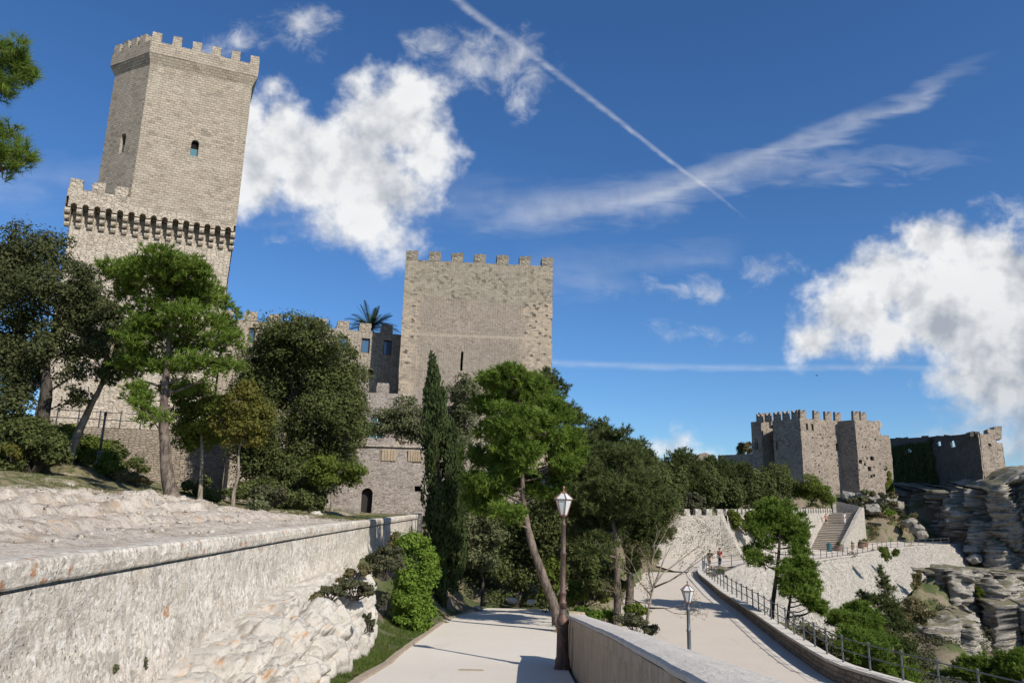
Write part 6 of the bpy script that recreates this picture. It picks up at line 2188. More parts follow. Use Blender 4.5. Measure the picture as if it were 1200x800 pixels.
# turf on the garden terrace
m = (turf > 0.45) & (PL[:, 1] < 42) & (DD.ravel() < 30)
cand = np.where(m)[0]
ci_ = rng.choice(cand, 38000)
jit = rng.normal(size=(38000, 2)) * 0.12
Pt = np.c_[PL[ci_] + jit, ZL[ci_] - 0.01]
kk = vnoise(np.c_[Pt[:, :2] * 0.7, Pt[:, 2] * 0], 9) > -0.08
blades('grass', Pt[kk], 0.09, leaf='grass')
def rubble(name, P, lo, hi, mat):
    """loose angular stones lying on the ground"""
    n = len(P)
    O = np.array([[1, 0, 0], [-1, 0, 0], [0, 1, 0], [0, -1, 0], [0, 0, 1], [0, 0, -1]], float)
    F0 = np.array([[0, 2, 4], [2, 1, 4], [1, 3, 4], [3, 0, 4], [2, 0, 5], [1, 2, 5], [3, 1, 5], [0, 3, 5]])
    sz = lo + (hi - lo) * rng.uniform(0, 1, n) ** 4
    a = rng.uniform(0, 2 * np.pi, n)
    V = O[None] * (sz[:, None, None] * rng.uniform(0.55, 1.25, (n, 6, 1)) * np.array([1.2, 0.9, 0.65])) + rng.normal(size=(n, 6, 3)) * (sz * 0.18)[:, None, None]
    ca, sa = np.cos(a)[:, None], np.sin(a)[:, None]
    V = np.stack([V[..., 0] * ca - V[..., 1] * sa, V[..., 0] * sa + V[..., 1] * ca, V[..., 2]], -1) + P[:, None, :]
    F = (F0[None] + 6 * np.arange(n)[:, None, None]).reshape(-1, 3)
    np_mesh(name, V.reshape(-1, 3), F, mat)['kind'] = 'stuff'


m = (turf < 0.6) & (DD.ravel() > 0.9) & (PL[:, 1] > 5) & (PL[:, 1] < 38) & (DD.ravel() < 24)
cand = np.where(m)[0]
ci_ = rng.choice(cand, 4000)
rubble('gravel', np.c_[PL[ci_] + rng.normal(size=(4000, 2)) * .06, ZL[ci_] + 0.005], 0.015, 0.09, M['garden'])
m = (turf > 0.1) & (turf < 0.7) & (PL[:, 1] < 40)
ci_ = rng.choice(np.where(m)[0], 9000)
blades('dry_grass', np.c_[PL[ci_] + rng.normal(size=(9000, 2)) * .1, ZL[ci_]], 0.12, leaf='dry')
# tufts growing on the long wall and the rock
def tuft(label, pos, r, n, leaf, size, name='weed_tuft'):
    root = thing(name, label, 'plant', pos)
    d = rdirs(n, 0.3)
    P = np.array(pos) + d * r * (rng.uniform(0, 1, n) ** 0.5)[:, None]
    nrm = d + rdirs(n) * 0.7; nrm /= np.linalg.norm(nrm, axis=1)[:, None]
    A = perp(nrm); B = np.cross(nrm, A)
    ln = size * rng.uniform(0.6, 1.3, n)
    V, F = diamonds(P, A, B, ln, ln * 0.55)
    np_mesh('foliage', V, F, L[leaf], root, tint=np.repeat(rng.uniform(0, 1, n), 4))


for (x, y, r_, lab) in ((135, 783, (0.05, 0.07, 0.06), 'small round green weed on the white wall near the bottom edge'), (170, 778, (0.04, 0.08, 0.11), 'taller dark green weed growing from the foot of the white wall')):
    r0 = ray(x, y)
    Yq = float(np.interp(0, [0], [0])); best = min(np.arange(5, 30, 0.02), key=lambda q: abs(r0[0] * q - (wx(q) + 0.08)))
    tuft(lab, r0 * best, np.array(r_) * 1.0, 260, 'olive' if x < 150 else 'scrub', 0.035)
pos = at(797, 752, 25.6)
def dry_tuft(label, pos, n, h):
    root = thing('dry_grass_tuft', label, 'plant', pos)
    P = np.array(pos) + np.c_[rng.normal(size=(n, 2)) * 0.12, np.zeros(n)]
    d = np.c_[rng.normal(size=(n, 2)) * 0.55, np.ones(n)]; d /= np.linalg.norm(d, axis=1)[:, None]
    B = perp(d)
    V = np.empty((n, 3, 3)); V[:, 0] = P - B * .012; V[:, 1] = P + B * .012; V[:, 2] = P + d * (h * rng.uniform(.5, 1.2, n))[:, None]
    np_mesh('blades', V.reshape(-1, 3), np.arange(n * 3).reshape(-1, 3), L['dry'], root, tint=np.repeat(rng.uniform(0, 1, n), 3))['kind'] = 'stuff'


dry_tuft('tuft of dry grass at the foot of the second lamp', (pos[0], 25.6, float(ground_r([[pos[0], 25.6]])[0])), 500, 1.5)

# ------------------------------------------------------------------ street lamps
def make_lamp(label, base, group=None):
    root = thing('street_lamp', label, 'street lamp', base, group)
    b = np.array(base)
    mb = MB(); mb.lathe(b, [(0.205, -0.15), (0.205, 0.03), (0.185, 0.06), (0.175, 0.2), (0.168, 0.24), (0.150, 0.26), (0.142, 0.60), (0.135, 0.98)], 12)
    build('pedestal', mb, M['lamp'], root)
    mb = MB(); mb.lathe(b, [(0.138, 0.982), (0.145, 1.0), (0.150, 1.04), (0.148, 1.09), (0.128, 1.13), (0.098, 1.18), (0.082, 1.24), (0.080, 1.34)], 20)
    build('collar', mb, M['lamp'], root, smooth=True)
    mb = MB(); mb.lathe(b, [(0.079, 1.342), (0.079, 1.44), (0.094, 1.46), (0.094, 1.49), (0.074, 1.51), (0.072, 1.66), (0.086, 1.68), (0.086, 1.72), (0.066, 1.74), (0.063, 2.56), (0.076, 2.58), (0.076, 2.63), (0.060, 2.65), (0.055, 3.24), (0.068, 3.26), (0.068, 3.30), (0.045, 3.32), (0.040, 3.44), (0.06, 3.46), (0.06, 3.478)], 16)
    build('pole', mb, M['lamp'], root, smooth=True)
    lant = MB(); lant.lathe(b, [(0.092, 3.48), (0.095, 3.50), (0.095, 3.515)], 6)
    ln = build('lantern', lant, M['lamp_roof'], root)
    n = 6
    rb, rt, zb_, zt_ = 0.088, 0.205, 3.515, 3.875
    P = lambda k, r, z: b + np.array([r * math.cos(2 * math.pi * (k + .5) / n + .2), r * math.sin(2 * math.pi * (k + .5) / n + .2), z])
    for k in range(n):
        m_ = MB(); m_.quad([P(k, rb, zb_), P(k + 1, rb, zb_), P(k + 1, rt, zt_), P(k, rt, zt_)])
        m_.quad([P(k, rb - .006, zb_), P(k, rt - .006, zt_), P(k + 1, rt - .006, zt_), P(k + 1, rb - .006, zb_)])
        build('glass_pane', m_, M['opal'], ln)
        m_ = MB(); m_.tube([P(k, rb + .004, zb_ - .01), P(k, rt + .004, zt_ + .005)], [.012, .012], 5)
        build('bar', m_, M['lamp_roof'], ln)
    m_ = MB()
    for k in range(n):
        m_.tube([P(k, rt + .012, zt_), P(k + 1, rt + .012, zt_)], [.014, .014], 5)
    build('eave_ring', m_, M['lamp_roof'], ln)
    # roof: opal panels between copper ribs
    for k in range(n):
        m_ = MB(); m_.quad([P(k, .232, zt_ + .012), P(k + 1, .232, zt_ + .012), P(k + 1, .07, zt_ + .15), P(k, .07, zt_ + .15)])
        build('roof_panel', m_, M['opal'], ln)
        m_ = MB(); m_.tube([P(k, .238, zt_ + .012), P(k, .07, zt_ + .157)], [.014, .012], 5)
        build('roof_rib', m_, M['lamp_roof'], ln)
    m_ = MB(); m_.lathe(b, [(0.075, zt_ + .15), (0.078, zt_ + .17), (0.05, zt_ + .19), (0.02, zt_ + .20), (0.016, zt_ + .25), (0.03, zt_ + .27), (0.03, zt_ + .29), (0.008, zt_ + .33)], 10)
    build('finial', m_, M['lamp_roof'], ln)
    return root


lp = at(659, 783, 18.4)
lamp1 = make_lamp('rusty iron street lamp with white lantern standing at the parapet end', (lp[0], lp[1], float(zp(18.4))), 'street lamps')
l2 = at(806, 700, 26.0)
lamp2 = copy_tree(lamp1); lamp2.location = (l2[0], 26.0, at(806, 684, 26.0)[2] - 4.08)
lamp2['label'] = 'street lamp below the path, its lantern showing over the parapet against the lower road'
for ch in lamp2.children:
    if not ch.name.startswith('lantern'):
        ch.material_slots[0].link = 'OBJECT'
        ch.material_slots[0].material = M['railing']
l3 = at(1113, 634, 127)
lamp3 = copy_tree(lamp1); lamp3.location = (l3[0], 127, float(zr(127)))
lamp3['label'] = 'tiny distant street lamp on the terrace before the dark cliff'
# plain iron post on the garden slope (its head is out of sight)
ip = at(115, 545, 36)
root = thing('iron_post', 'grey iron post with moulded foot in front of the garden railing', 'post', ip)
mb = MB(); mb.lathe(ip, [(0.16, -0.3), (0.16, 0.1), (0.12, 0.2), (0.10, 0.55), (0.13, 0.6), (0.13, 0.66), (0.07, 0.72)], 12); build('foot', mb, M['railing'], root)
mb = MB(); mb.lathe(ip, [(0.062, 0.72), (0.055, 1.5), (0.05, 2.4)], 10); build('shaft', mb, M['railing'], root, smooth=True)
mb = MB(); mb.lathe(ip, [(0.07, 2.4), (0.07, 2.55), (0.05, 2.6)], 10); build('cap', mb, M['iron'], root)

# ------------------------------------------------------------------ garden wall with railing in front of the tall tower
gw0, gw1 = at(30, 520, 43)[:2], at(262, 560, 46.5)[:2]
gd = vec2(gw1 - gw0); gL = np.linalg.norm(gw1 - gw0)
gwall = thing('garden_wall', 'rough ochre retaining wall below the tall tower with a paved top', 'wall', (*((gw0 + gw1) / 2), -1))
mb = MB()
gz = 4.25
panel(mb, gw0, gw1, -1.5, gz, [], 0.3, 0.6, 0.10, 0, None, 0.05)
gn = np.array([gd[1], -gd[0]])
mb.quad([(*gw0, gz), (*gw1, gz), (*(gw1 - gn * 8), gz + .05), (*(gw0 - gn * 8), gz + .05)])
panel(mb, gw1, gw1 - gn * 8, -1.5, gz, [], 0.3, 1.0, 0.06)
build('wall', mb, M['terrace'], gwall)


def railing(name, label, pts, h, nposts, mat, r_post=0.03, rails=2, group=None, r_rail=0.02):
    pts = [np.array(p, float) for p in pts]
    d = np.r_[0, np.cumsum([np.linalg.norm(b - a) for a, b in zip(pts, pts[1:])])]
    at_ = lambda s: np.array([np.interp(s, d, [p[j] for p in pts]) for j in range(3)])
    root = thing(name, label, 'railing', at_(d[-1] / 2), group)
    pm = None
    for k in range(nposts):
        p = at_(d[-1] * k / (nposts - 1))
        if pm is None:
            m_ = MB(); m_.tube([(0, 0, -0.05), (0, 0, h * 0.5), (0, 0, h + 0.03)], [r_post * 1.15, r_post, r_post], 6)
            m_.tube([(0, 0, h + 0.028), (0, 0, h + 0.05), (0, 0, h + 0.09)], [r_post * 1.5, r_post * 1.7, r_post * 0.4], 6)
            o_ = build('post', m_, mat); pm = o_.data; bpy.data.objects.remove(o_)
        put('post', pm, root, p)
    N_ = max(2, int(d[-1] / 1.5))
    for q in range(rails):
        z = h * (1 - q * 0.47) - 0.03
        m_ = MB()
        P_ = [at_(d[-1] * k / N_) + np.array([0, 0, z]) for k in range(N_ + 1)]
        m_.tube(P_, [r_rail] * len(P_), 6)
        build('rail', m_, mat, root, smooth=True)
    return root


gz_ = lambda p: (p[0], p[1], gz)
q0, q1 = gw0 + gd * 0.2 - gn * 0.2, gw0 + gd * hit(gw0, gd, 165, 490)[0] - gn * 0.2
railing('iron_railing', 'dark two bar iron railing on the ochre wall below the tall tower', [gz_(q0), gz_(q1)], 0.95, 6, M['iron'], 0.035, 2, None, 0.026)
# low dressed stone walls near the door
for (x0, x1, y, Y, hh, lab) in ((300, 362, 609, 33, 0.22, 'low broken course of pale blocks at the edge of the garden under the big oak'), (366, 398, 606, 41, 0.40, 'low stone bench wall left of the dark door'), (399, 419, 608, 47, 0.55, 'short low wall of pale blocks right beside the dark door')):
    a, b = at(x0, y, Y), at(x1, y, Y)
    root = thing('low_wall', lab, 'wall', (a + b) / 2)
    n = max(3, int(np.linalg.norm(b - a) / 0.55))
    for lay in range(2):
        for k in range(n):
            f = (k + 0.5 + 0.25 * lay) / n
            if lay and random.random() < 0.2: continue
            m_ = MB(); p = a + (b - a) * min(f, 0.97)
            m_.box((p[0], p[1], p[2] + hh * (0.25 + 0.5 * lay)), (np.linalg.norm(b - a) / n * random.uniform(.86, .96), 0.5 * random.uniform(.8, 1.1), hh * 0.48), None, 0.035)
            build('block', m_, M['boulder'], root)
STONES = []
for i, (x, y, Y, s, lab) in enumerate([(345, 603, 36, 0.22, 'loose white stone on the low wall under the big oak'), (370, 603, 36, 0.28, 'loose pale boulder right of the white stone under the big oak'), (385, 607, 38, 0.18, 'small loose stone left of the bench wall'),
                                       (560, 712, 36, 0.2, 'pale stone in the shade at the path end'), (600, 703, 39, 0.25, 'dim grey stone in the wood behind the path'), (622, 705, 38, 0.2, 'small dim stone left of the bent pine'), (82, 568, 25, 0.12, 'small white stone on the lawn')]):
    p = at(x, y, Y)
    STONES.append((lab, x, y, Y, s))

# ------------------------------------------------------------------ low wall with railing along the lower road
RRd = np.r_[0, np.cumsum([np.linalg.norm(b - a) for a, b in zip(RR, RR[1:])])]
fineS = np.arange(0, RRd[-1], 0.6)
RP = np.stack([np.interp(fineS, RRd, [p[j] for p in RR]) for j in range(3)], 1)
for _ in range(4):
    RP[1:-1] = 0.25 * RP[:-2] + 0.5 * RP[1:-1] + 0.25 * RP[2:]
RP[:, 2] = zr(RP[:, 1])
tg = np.gradient(RP[:, :2], axis=0); tg /= np.linalg.norm(tg, axis=1)[:, None]
on_ = np.c_[tg[:, 1], -tg[:, 0]]
on_ *= np.sign(on_[:, :1] + 1e-9) * np.where(np.arange(len(on_))[:, None] > len(on_) - 6, 1, 1)
HH = np.interp(RP[:, 1], [25, 35, 50, 66], [0.78, 0.72, 0.55, 0.42])
kw = thing('road_wall', 'low brown stone wall with pale coping curving along the lower road', 'wall', RP[len(RP) // 2])
sec = lambda w, z: np.c_[RP[:, :2] + on_ * w, RP[:, 2] + z]
Pk = np.stack([sec(0.0, -0.3), sec(0.0, 0.1), sec(0.0, HH * 0.6), sec(0.0, HH - 0.1)], 1)
uvk = np.stack([np.repeat(fineS[:, None], 4, 1), np.stack([HH * 0 - .3, HH * 0 + .1, HH * .6, HH - .1], 1)], -1)
Pk[..., :2] += (0.02 * fbm(Pk.reshape(-1, 3) * 1.5, 3, 7).reshape(Pk.shape[:2]))[..., None]
np_mesh('wall_face', Pk.reshape(-1, 3), grid_faces(*Pk.shape[:2])[:, ::-1], M['kerbwall'], kw, uv=uvk.reshape(-1, 2))
Pk = np.stack([sec(0.5, HH - 0.1), sec(0.5, -0.6), sec(0.55, -2.2)], 1)
np_mesh('back_face', Pk.reshape(-1, 3), grid_faces(*Pk.shape[:2])[:, ::-1], M['kerbwall'], kw, uv=np.stack([np.repeat(fineS[:, None], 3, 1), Pk[..., 2]], -1).reshape(-1, 2))
a = 0
while a < len(RP) - 1:
    b = min(a + 2, len(RP) - 1)
    m_ = MB()
    e0 = (RP[b] - RP[a]); e0[2] = 0; e0 /= np.linalg.norm(e0); e0 = e0 * 0.008
    q = []
    for i, s in ((a, 1), (b, -1)):
        o2 = np.array([*on_[i], 0])
        base = RP[i] + e0 * s + np.array([0, 0, HH[i]])
        q.append([base - o2 * 0.035 + np.array([0, 0, -0.1]), base - o2 * 0.035, base + o2 * 0.53, base + o2 * 0.53 + np.array([0, 0, -0.1])])
    for k in range(4):
        j = (k + 1) % 4
        m_.quad([q[0][k], q[0][j], q[1][j], q[1][k]])
    m_.quad(q[0][::-1]); m_.quad(q[1])
    build('coping_stone', m_, M['parapet_cope'], kw)
    a = b
rp = [np.array([*(RP[i, :2] + on_[i] * 0.40), RP[i, 2] + HH[i] + 0.0]) for i in range(0, len(RP))]
railing('road_railing', 'grey post and rail fence on the low wall of the lower road', rp, 0.95, 38, M['railing'], 0.036, 2, None, 0.022)
railing('terrace_railing', 'thin grey railing along the edge of the terrace above the stone retaining wall', [p + np.array([0, 0, 0.02]) for p in TERR], 1.0, 36, M['railing'], 0.04, 2, None, 0.025)

# ------------------------------------------------------------------ sloping stone retaining wall under the terrace
T_, B_ = WT, WB
n_ = 150
rs = lambda pts: np.array([np.interp(np.linspace(0, 1, n_), np.r_[0, np.cumsum([np.linalg.norm(b[:2] - a[:2]) for a, b in zip(pts, pts[1:])])] / sum(np.linalg.norm(b[:2] - a[:2]) for a, b in zip(pts, pts[1:])), [p[j] for p in pts]) for j in range(3)]).T
tT, tB = rs(T_), rs(B_)
for _ in range(3):
    tT[1:-1] = .25 * tT[:-2] + .5 * tT[1:-1] + .25 * tT[2:]; tB[1:-1] = .25 * tB[:-2] + .5 * tB[1:-1] + .25 * tB[2:]
m_n = 40
Pq = tT[:, None, :] + (tB - tT)[:, None, :] * np.linspace(-0.0, 1.06, m_n)[None, :, None]
uu = np.r_[0, np.cumsum(np.linalg.norm(np.diff(tT, axis=0), axis=1))]
vv = np.linspace(0, 1, m_n)[None, :] * np.linalg.norm(tB - tT, axis=1)[:, None]
flat = Pq.reshape(-1, 3)
hq, eq = facet(flat, 0.8, 201, 0.6)
flat = flat + np.array([0.35, -0.5, 0.6])[None] * (0.14 * hq - 0.08 * np.clip(.12 - eq, 0, .12) * 8)[:, None]
rw = thing('retaining_wall', 'broad sloping wall of white rubble stones below the terrace road', 'wall', tT[75])
np_mesh('wall', flat, grid_faces(n_, m_n), M['white_rubble'], rw, uv=np.stack([np.repeat(uu[:, None], m_n, 1), -vv], -1).reshape(-1, 2))
mb = MB()
e_ = tT[-1]
mb.quad([e_, tB[-1], tB[-1] + np.array([1.5, 6, 0]), e_ + np.array([1.0, 6, 0])])
build('end_face', mb, M['white_rubble'], rw)
cp = np.stack([tT + np.array([0.1, -0.1, -0.12]), tT + np.array([0.1, -0.1, 0.06]), tT + np.array([-0.4, 0.4, 0.06]), tT + np.array([-0.4, 0.4, -0.2])], 1)
np_mesh('top_course', cp.reshape(-1, 3), grid_faces(n_, 4)[:, ::-1], M['pale_wall'], rw, uv=np.stack([np.repeat(uu[:, None], 4, 1), np.repeat(np.array([[0, .2, .7, .9]]), n_, 0)], -1).reshape(-1, 2))

# ------------------------------------------------------------------ crenellated garden walls behind the lower road
def cren_wall(label, A, B, z0, z1a, z1b, mat, mw, sp, mh, thick=0.7):
    A, B = np.array(A[:2]), np.array(B[:2])
    root = thing('crenellated_wall', label, 'wall', (*((A + B) / 2), z0))
    t = vec2(B - A); nx = np.array([t[1], -t[0]]); L_ = np.linalg.norm(B - A)
    n = max(2, int(L_ / 0.8)); mz = 9
    P = np.zeros((n + 1, mz, 3)); UV = np.zeros((n + 1, mz, 2))
    for i in range(n + 1):
        f = i / n; zt_ = z1a + (z1b - z1a) * f
        for k in range(mz):
            g_ = k / (mz - 1)
            z = z0 + (zt_ - z0) * g_
            q = A + t * L_ * f + nx * 0.9 * (1 - g_) ** 1.3
            P[i, k] = (*q, z); UV[i, k] = (L_ * f, z)
    h, e = facet(P.reshape(-1, 3), 0.7, 301, 0.6)
    P += (0.12 * h).reshape(n + 1, mz)[..., None] * np.array([nx[0], nx[1], 0])
    np_mesh('wall', P.reshape(-1, 3), grid_faces(n + 1, mz), mat, root, uv=UV.reshape(-1, 2))
    mb = MB()
    bA, bB = A - nx * thick, B - nx * thick
    mb.quad([(*A, z1a - .02), (*B, z1b - .02), (*bB, z1b - .02), (*bA, z1a - .02)])
    mb.quad([(*bA, z1a - .02), (*bB, z1b - .02), (*bB, z0), (*bA, z0)])
    build('wall_top', mb, mat, root)
    ms = [merlon_mesh('merlon', mw, thick * 0.7, mh, mat, 0.04) for _ in range(3)]
    k = 0; u = mw / 2 + 0.05
    while u < L_:
        put('merlon', ms[k % 3], root, (*(A + t * u - nx * thick * 0.37), z1a + (z1b - z1a) * u / L_ - 0.04), math.atan2(t[1], t[0]))
        u += sp; k += 1
    return root


wA0, wA1 = at(748, 603, 84), at(846, 603, 86)
rA = cren_wall('pale rubble wall with a row of small merlons above the plaza, nearer of two such walls', wA0, wA1, -5.2, -0.25, -0.05, M['pale_wall'], 0.72, 1.36, 0.72)
wB0, wB1 = at(851, 602, 87), at(975, 600, 121)
rB = cren_wall('pale crenellated wall running back to the stairs below the castle', wB0, wB1, -5.3, -0.05, 0.75, M['pale_wall'], 0.72, 1.25, 0.72)
# sloping wing wall closing the corner between them
mb = MB()
p0, p1, p2 = np.array(wA1), at(874, 652, 84.5), at(846, 656, 84.0)
mb.quad([(p0[0] - .25, p0[1] - .02, -0.08), (p0[0] - .25, p0[1] - .95, -5.3), (p1[0], p1[1], -5.3)])
mb.quad([(p0[0] - .25, p0[1] - .02, -0.08), (p1[0], p1[1], -5.3), (p1[0] + .8, p1[1] + 2.5, -5.3), (p0[0] + .6, p0[1] + 1.2, -0.08)])
build('wing', mb, M['pale_wall'], rA)

# ------------------------------------------------------------------ stairs up to the castle
s0, s1 = at(962, 640, 108), at(988.5, 602.5, 119)
sd = vec2((s1 - s0)[:2]); sn = np.array([sd[1], -sd[0]])
sz0, sz1 = float(zr(108)) + 0.0, 0.75
stairs = thing('stone_stairs', 'flight of pale stone steps climbing toward the castle', 'stairs', (s0[0], s0[1], sz0))
NS = 22
SLN = np.linalg.norm((s1 - s0)[:2])
for k in range(NS):
    m_ = MB()
    u = SLN * k / NS; z = sz0 + (sz1 - sz0) * (k + 1) / NS
    w = 5.0 - 1.6 * k / NS
    c = s0[:2] + sd * (u + SLN / NS * 0.5)
    m_.box((c[0], c[1], z - 0.40), (SLN / NS + 0.02, w, 0.66), ((*sd, 0), (-sd[1], sd[0], 0), (0, 0, 1)), 0.012)
    st_ = build('step', m_, M['kerb'], stairs)  # riser darkened by colour, since light alone leaves the steps without contrast
    m_ = MB()
    m_.box((c[0] - sd[0] * .06, c[1] - sd[1] * .06, z - 0.035), (SLN / NS + 0.04, w + .04, 0.07), ((*sd, 0), (-sd[1], sd[0], 0), (0, 0, 1)), 0.012)
    build('tread', m_, M['parapet_cope'], st_)
mb = MB()
r0 = s0[:2] + sn * 2.65 - sd * 0.3
prof_t = [(0, sz0 + 0.95), (SLN * 0.35, sz0 + 0.95 + (sz1 - sz0) * 0.35), (SLN * 0.7, sz0 + 1.0 + (sz1 - sz0) * 0.72), (SLN * 1.0, sz1 + 0.9), (SLN * 1.16, sz1 + 0.9)]
curve_in = [0.25, 0.1, -0.35, -0.75, -0.9]
pin = [r0 + sd * u - sn * 0 + sn * c for (u, z), c in zip(prof_t, [0, -.05, -.1, -.2, -.5])]
for k in range(4):
    a, b = pin[k], pin[k + 1]
    za, zb_ = prof_t[k][1], prof_t[k + 1][1]
    g0 = float(min(-4.9, zr(a[1]) - .3))
    tk = sn * 0.5
    mb.quad([(*(a + tk), g0), (*(b + tk), g0), (*(b + tk), zb_), (*(a + tk), za)])
    mb.quad([(*(a + tk), za), (*(b + tk), zb_), (*b, zb_), (*a, za)])
    mb.quad([(*b, g0), (*a, g0), (*a, za), (*b, zb_)])
a = pin[0]; tk = sn * 0.5
mb.quad([(*a, -5.2), (*(a + tk), -5.2), (*(a + tk), prof_t[0][1]), (*a, prof_t[0][1])])
a = pin[4]; b = a - sn * 4.2 + sd * 0.5
mb.quad([(*(b), -1), (*(a + tk), -1), (*(a + tk), sz1 + .9), (*(b), sz1 + 1.9)])
mb.quad([(*(b), sz1 + 1.9), (*(a + tk), sz1 + .9), (*(a + tk + sd * .5), sz1 + .9), (*(b + sd * .5), sz1 + 1.9)])
build('side_wall', mb, M['pale_wall'], stairs)
pr_ = at(977.5, 606, 121.5)
pier = thing('stone_pier', 'slim pale stone pier where the garden wall meets the stairs', 'pier', pr_)
mb = MB(); mb.box((pr_[0], pr_[1], 1.2), (0.55, 0.7, 5.2), None, 0.03); build('shaft', mb, M['pale_wall'], pier)
mb = MB(); mb.box((pr_[0], pr_[1], 3.86), (0.7, 0.85, 0.12), None, 0.02); build('cap', mb, M['pale_wall'], pier)

# bin, planters
bp_ = at(971.5, 640, 105.5)
bn = thing('litter_bin', 'dark teal litter bin at the foot of the stairs', 'bin', (bp_[0], bp_[1], float(zr(105.5))))
b0 = np.array([bp_[0], bp_[1], float(zr(105.5))])
mb = MB(); mb.lathe(b0, [(0.30, 0.0), (0.33, 0.05), (0.34, 0.5), (0.35, 1.0)], 14); build('body', mb, M['bin'], bn)
mb = MB(); mb.lathe(b0, [(0.37, 1.0), (0.37, 1.06), (0.25, 1.14), (0.05, 1.18)], 14); build('lid', mb, M['bin'], bn)
for i, (x, y, s, lab) in enumerate([(982, 635.5, 1.0, 'brown planter right of the teal bin'), (996.5, 631.5, 0.95, 'reddish planter in the middle of the stair wall'), (1009, 629.5, 1.0, 'brown planter at the far end of the stair wall'), (1013, 627.5, 0.9, 'small planter beyond the stair wall end')]):
    p = at(x, y, 106.5 + i * 3); p[2] = float(zr(p[1]))
    po = thing('planter', lab, 'planter', p, 'planters along the stair wall')
    mb = MB(); mb.lathe(p, [(0.32, 0), (0.36, 0.1), (0.46, 0.6), (0.50, 0.62), (0.50, 0.7), (0.42, 0.7)], 12); build('pot', mb, M['pot'], po)
    C_ = np.array([[p[0], p[1], p[2] + 1.0, .45, .45, .35]])
    V, F, tint = broad_leaves(puffs_of(C_, 6), 260, 0.14); np_mesh('plant', V, F, L['oak'], po, tint=tint)

# ------------------------------------------------------------------ far castle
RD = vec2((0.96, 0.28)); LDc = vec2((-0.557, 0.83))
castle = thing('castle', 'brown stone castle with swallow tailed merlons on the rock to the right', 'castle', at(955, 590, 142))
mb = MB()
c0 = at(938, 500, 140)[:2]
LR = hit(c0, RD, 983.5, 520)[0]; c1 = c0 + RD * LR
LL = hit(c0, LDc, 905.5, 500)[0]; cl_ = c0 + LDc * LL
H0 = 18.35
win = []
for (x0, x1, y0, y1) in [(944.5, 947, 497, 504.5), (951, 953.6, 497, 504.5), (977.5, 981, 518, 526.5)]:
    win.append((hit(c0, RD, x0, 500)[0], hit(c0, RD, x1, 500)[0], at(960, y1, 141.2)[2], at(960, y0, 141.2)[2]))
spots = [(961, 509), (952, 513), (964, 513), (962, 522), (970, 522), (962, 531), (973, 511.5), (980.5, 538), (981.5, 545), (959.5, 545), (960, 552.5), (975, 532), (956, 560), (970, 565)]
for (x, y) in spots:
    u = hit(c0, RD, x, y)[0]; z = at(x, y, 141.2)[2]
    win.append((u - 0.13, u + 0.13, z - 0.16, z + 0.16))
panel(mb, c0, c1, 1.0, H0, win, 0.6, 1.2, 0.10, 0)
lw_ = []
for (x0, x1, y0, y1) in [(909, 911, 516, 527), (913, 914.5, 519, 525)]:
    ua = LL - hit(c0, LDc, x0, 520)[0]; ub = LL - hit(c0, LDc, x1, 520)[0]
    lw_.append((min(ua, ub), max(ua, ub), at(912, y1, 144)[2], at(912, y0, 144)[2]))
panel(mb, cl_, c0, 1.0, H0, lw_[:1], 0.6, 1.2, 0.10, 30)
c2, c3 = c1 + LDc * 12, cl_ + RD * LR
panel(mb, c1, c2, 1.0, H0, [], 0.5, 3, 0.1, 50); panel(mb, c2, cl_, 1.0, H0, [], .5, 4, .1, 60)
mb.quad([(*c0, H0), (*c1, H0), (*c2, H0 - .3), (*cl_, H0)])
build('main_wall', mb, M['castle'], castle)
for i, h in enumerate(win):
    pane(c0, c1, h, 0.55, M['dark_void'], castle, 'window' if i < 3 else 'putlog_hole')
pane(cl_, c0, lw_[0], 0.55, M['dark_void'], castle, 'window')
cm_ = [merlon_mesh('merlon', 1.35, 0.6, 1.75, M['castle'], 0.06, True) for _ in range(3)]
ra = math.atan2(RD[1], RD[0]); la = math.atan2(-LDc[1], -LDc[0])
for k, x in enumerate((941.5, 957.5, 970.5, 982)):
    u = hit(c0, RD, x, 485)[0]
    put('merlon', cm_[k % 3], castle, (*(c0 + RD * u - np.array([RD[1], -RD[0]]) * .31), H0 - .03), ra)
for k in range(5):
    u = 1.3 + k * 2.05
    put('merlon', cm_[k % 3], castle, (*(c0 + LDc * u + RD * 0.35), H0 - .03), la)
# second tower
L2_ = hit(c1, -LDc, 1003.5, 520)[0]; d0 = c1 - LDc * L2_
LR2 = hit(d0, RD, 1033, 520)[0]; d1 = d0 + RD * LR2
H2 = 18.25
sp2 = [(1013, 505, .14), (1011, 524, .2), (1014.5, 524, .2), (1008.5, 541, .45), (1022, 537, .5), (1016, 537, .25), (1013.5, 544, .3), (1018.5, 549, .5), (1021, 558, .35), (1024, 557, .3), (1024, 547, .2), (1026, 514, .25), (1031, 543, .2), (1007, 551, .2)]
w2_ = []
for (x, y, s) in sp2:
    u = hit(d0, RD, x, y)[0]; z = at(x, y, d0[1] + 1)[2]
    w2_.append((u - s * .8, u + s * .8, z - s * .8, z + s * .8))
mb = MB()
panel(mb, d0, d1, 0.5, H2, w2_, 0.6, 1.2, 0.12, 70)
panel(mb, c1 - LDc * 0.0, d0, 0.5, H2, [], 0.5, 1.2, 0.10, 90)
d2 = d1 + LDc * 9
panel(mb, d1, d2, 0.5, H2, [], .5, 2, .1, 100)
mb.quad([(*d0, H2), (*d1, H2), (*d2, H2), (*(c1 + LDc * 5), H2)])
build('tower_wall', mb, M['castle'], castle)
for h in w2_:
    pane(d0, d1, h, 0.5, M['dark_void'], castle, 'putlog_hole')
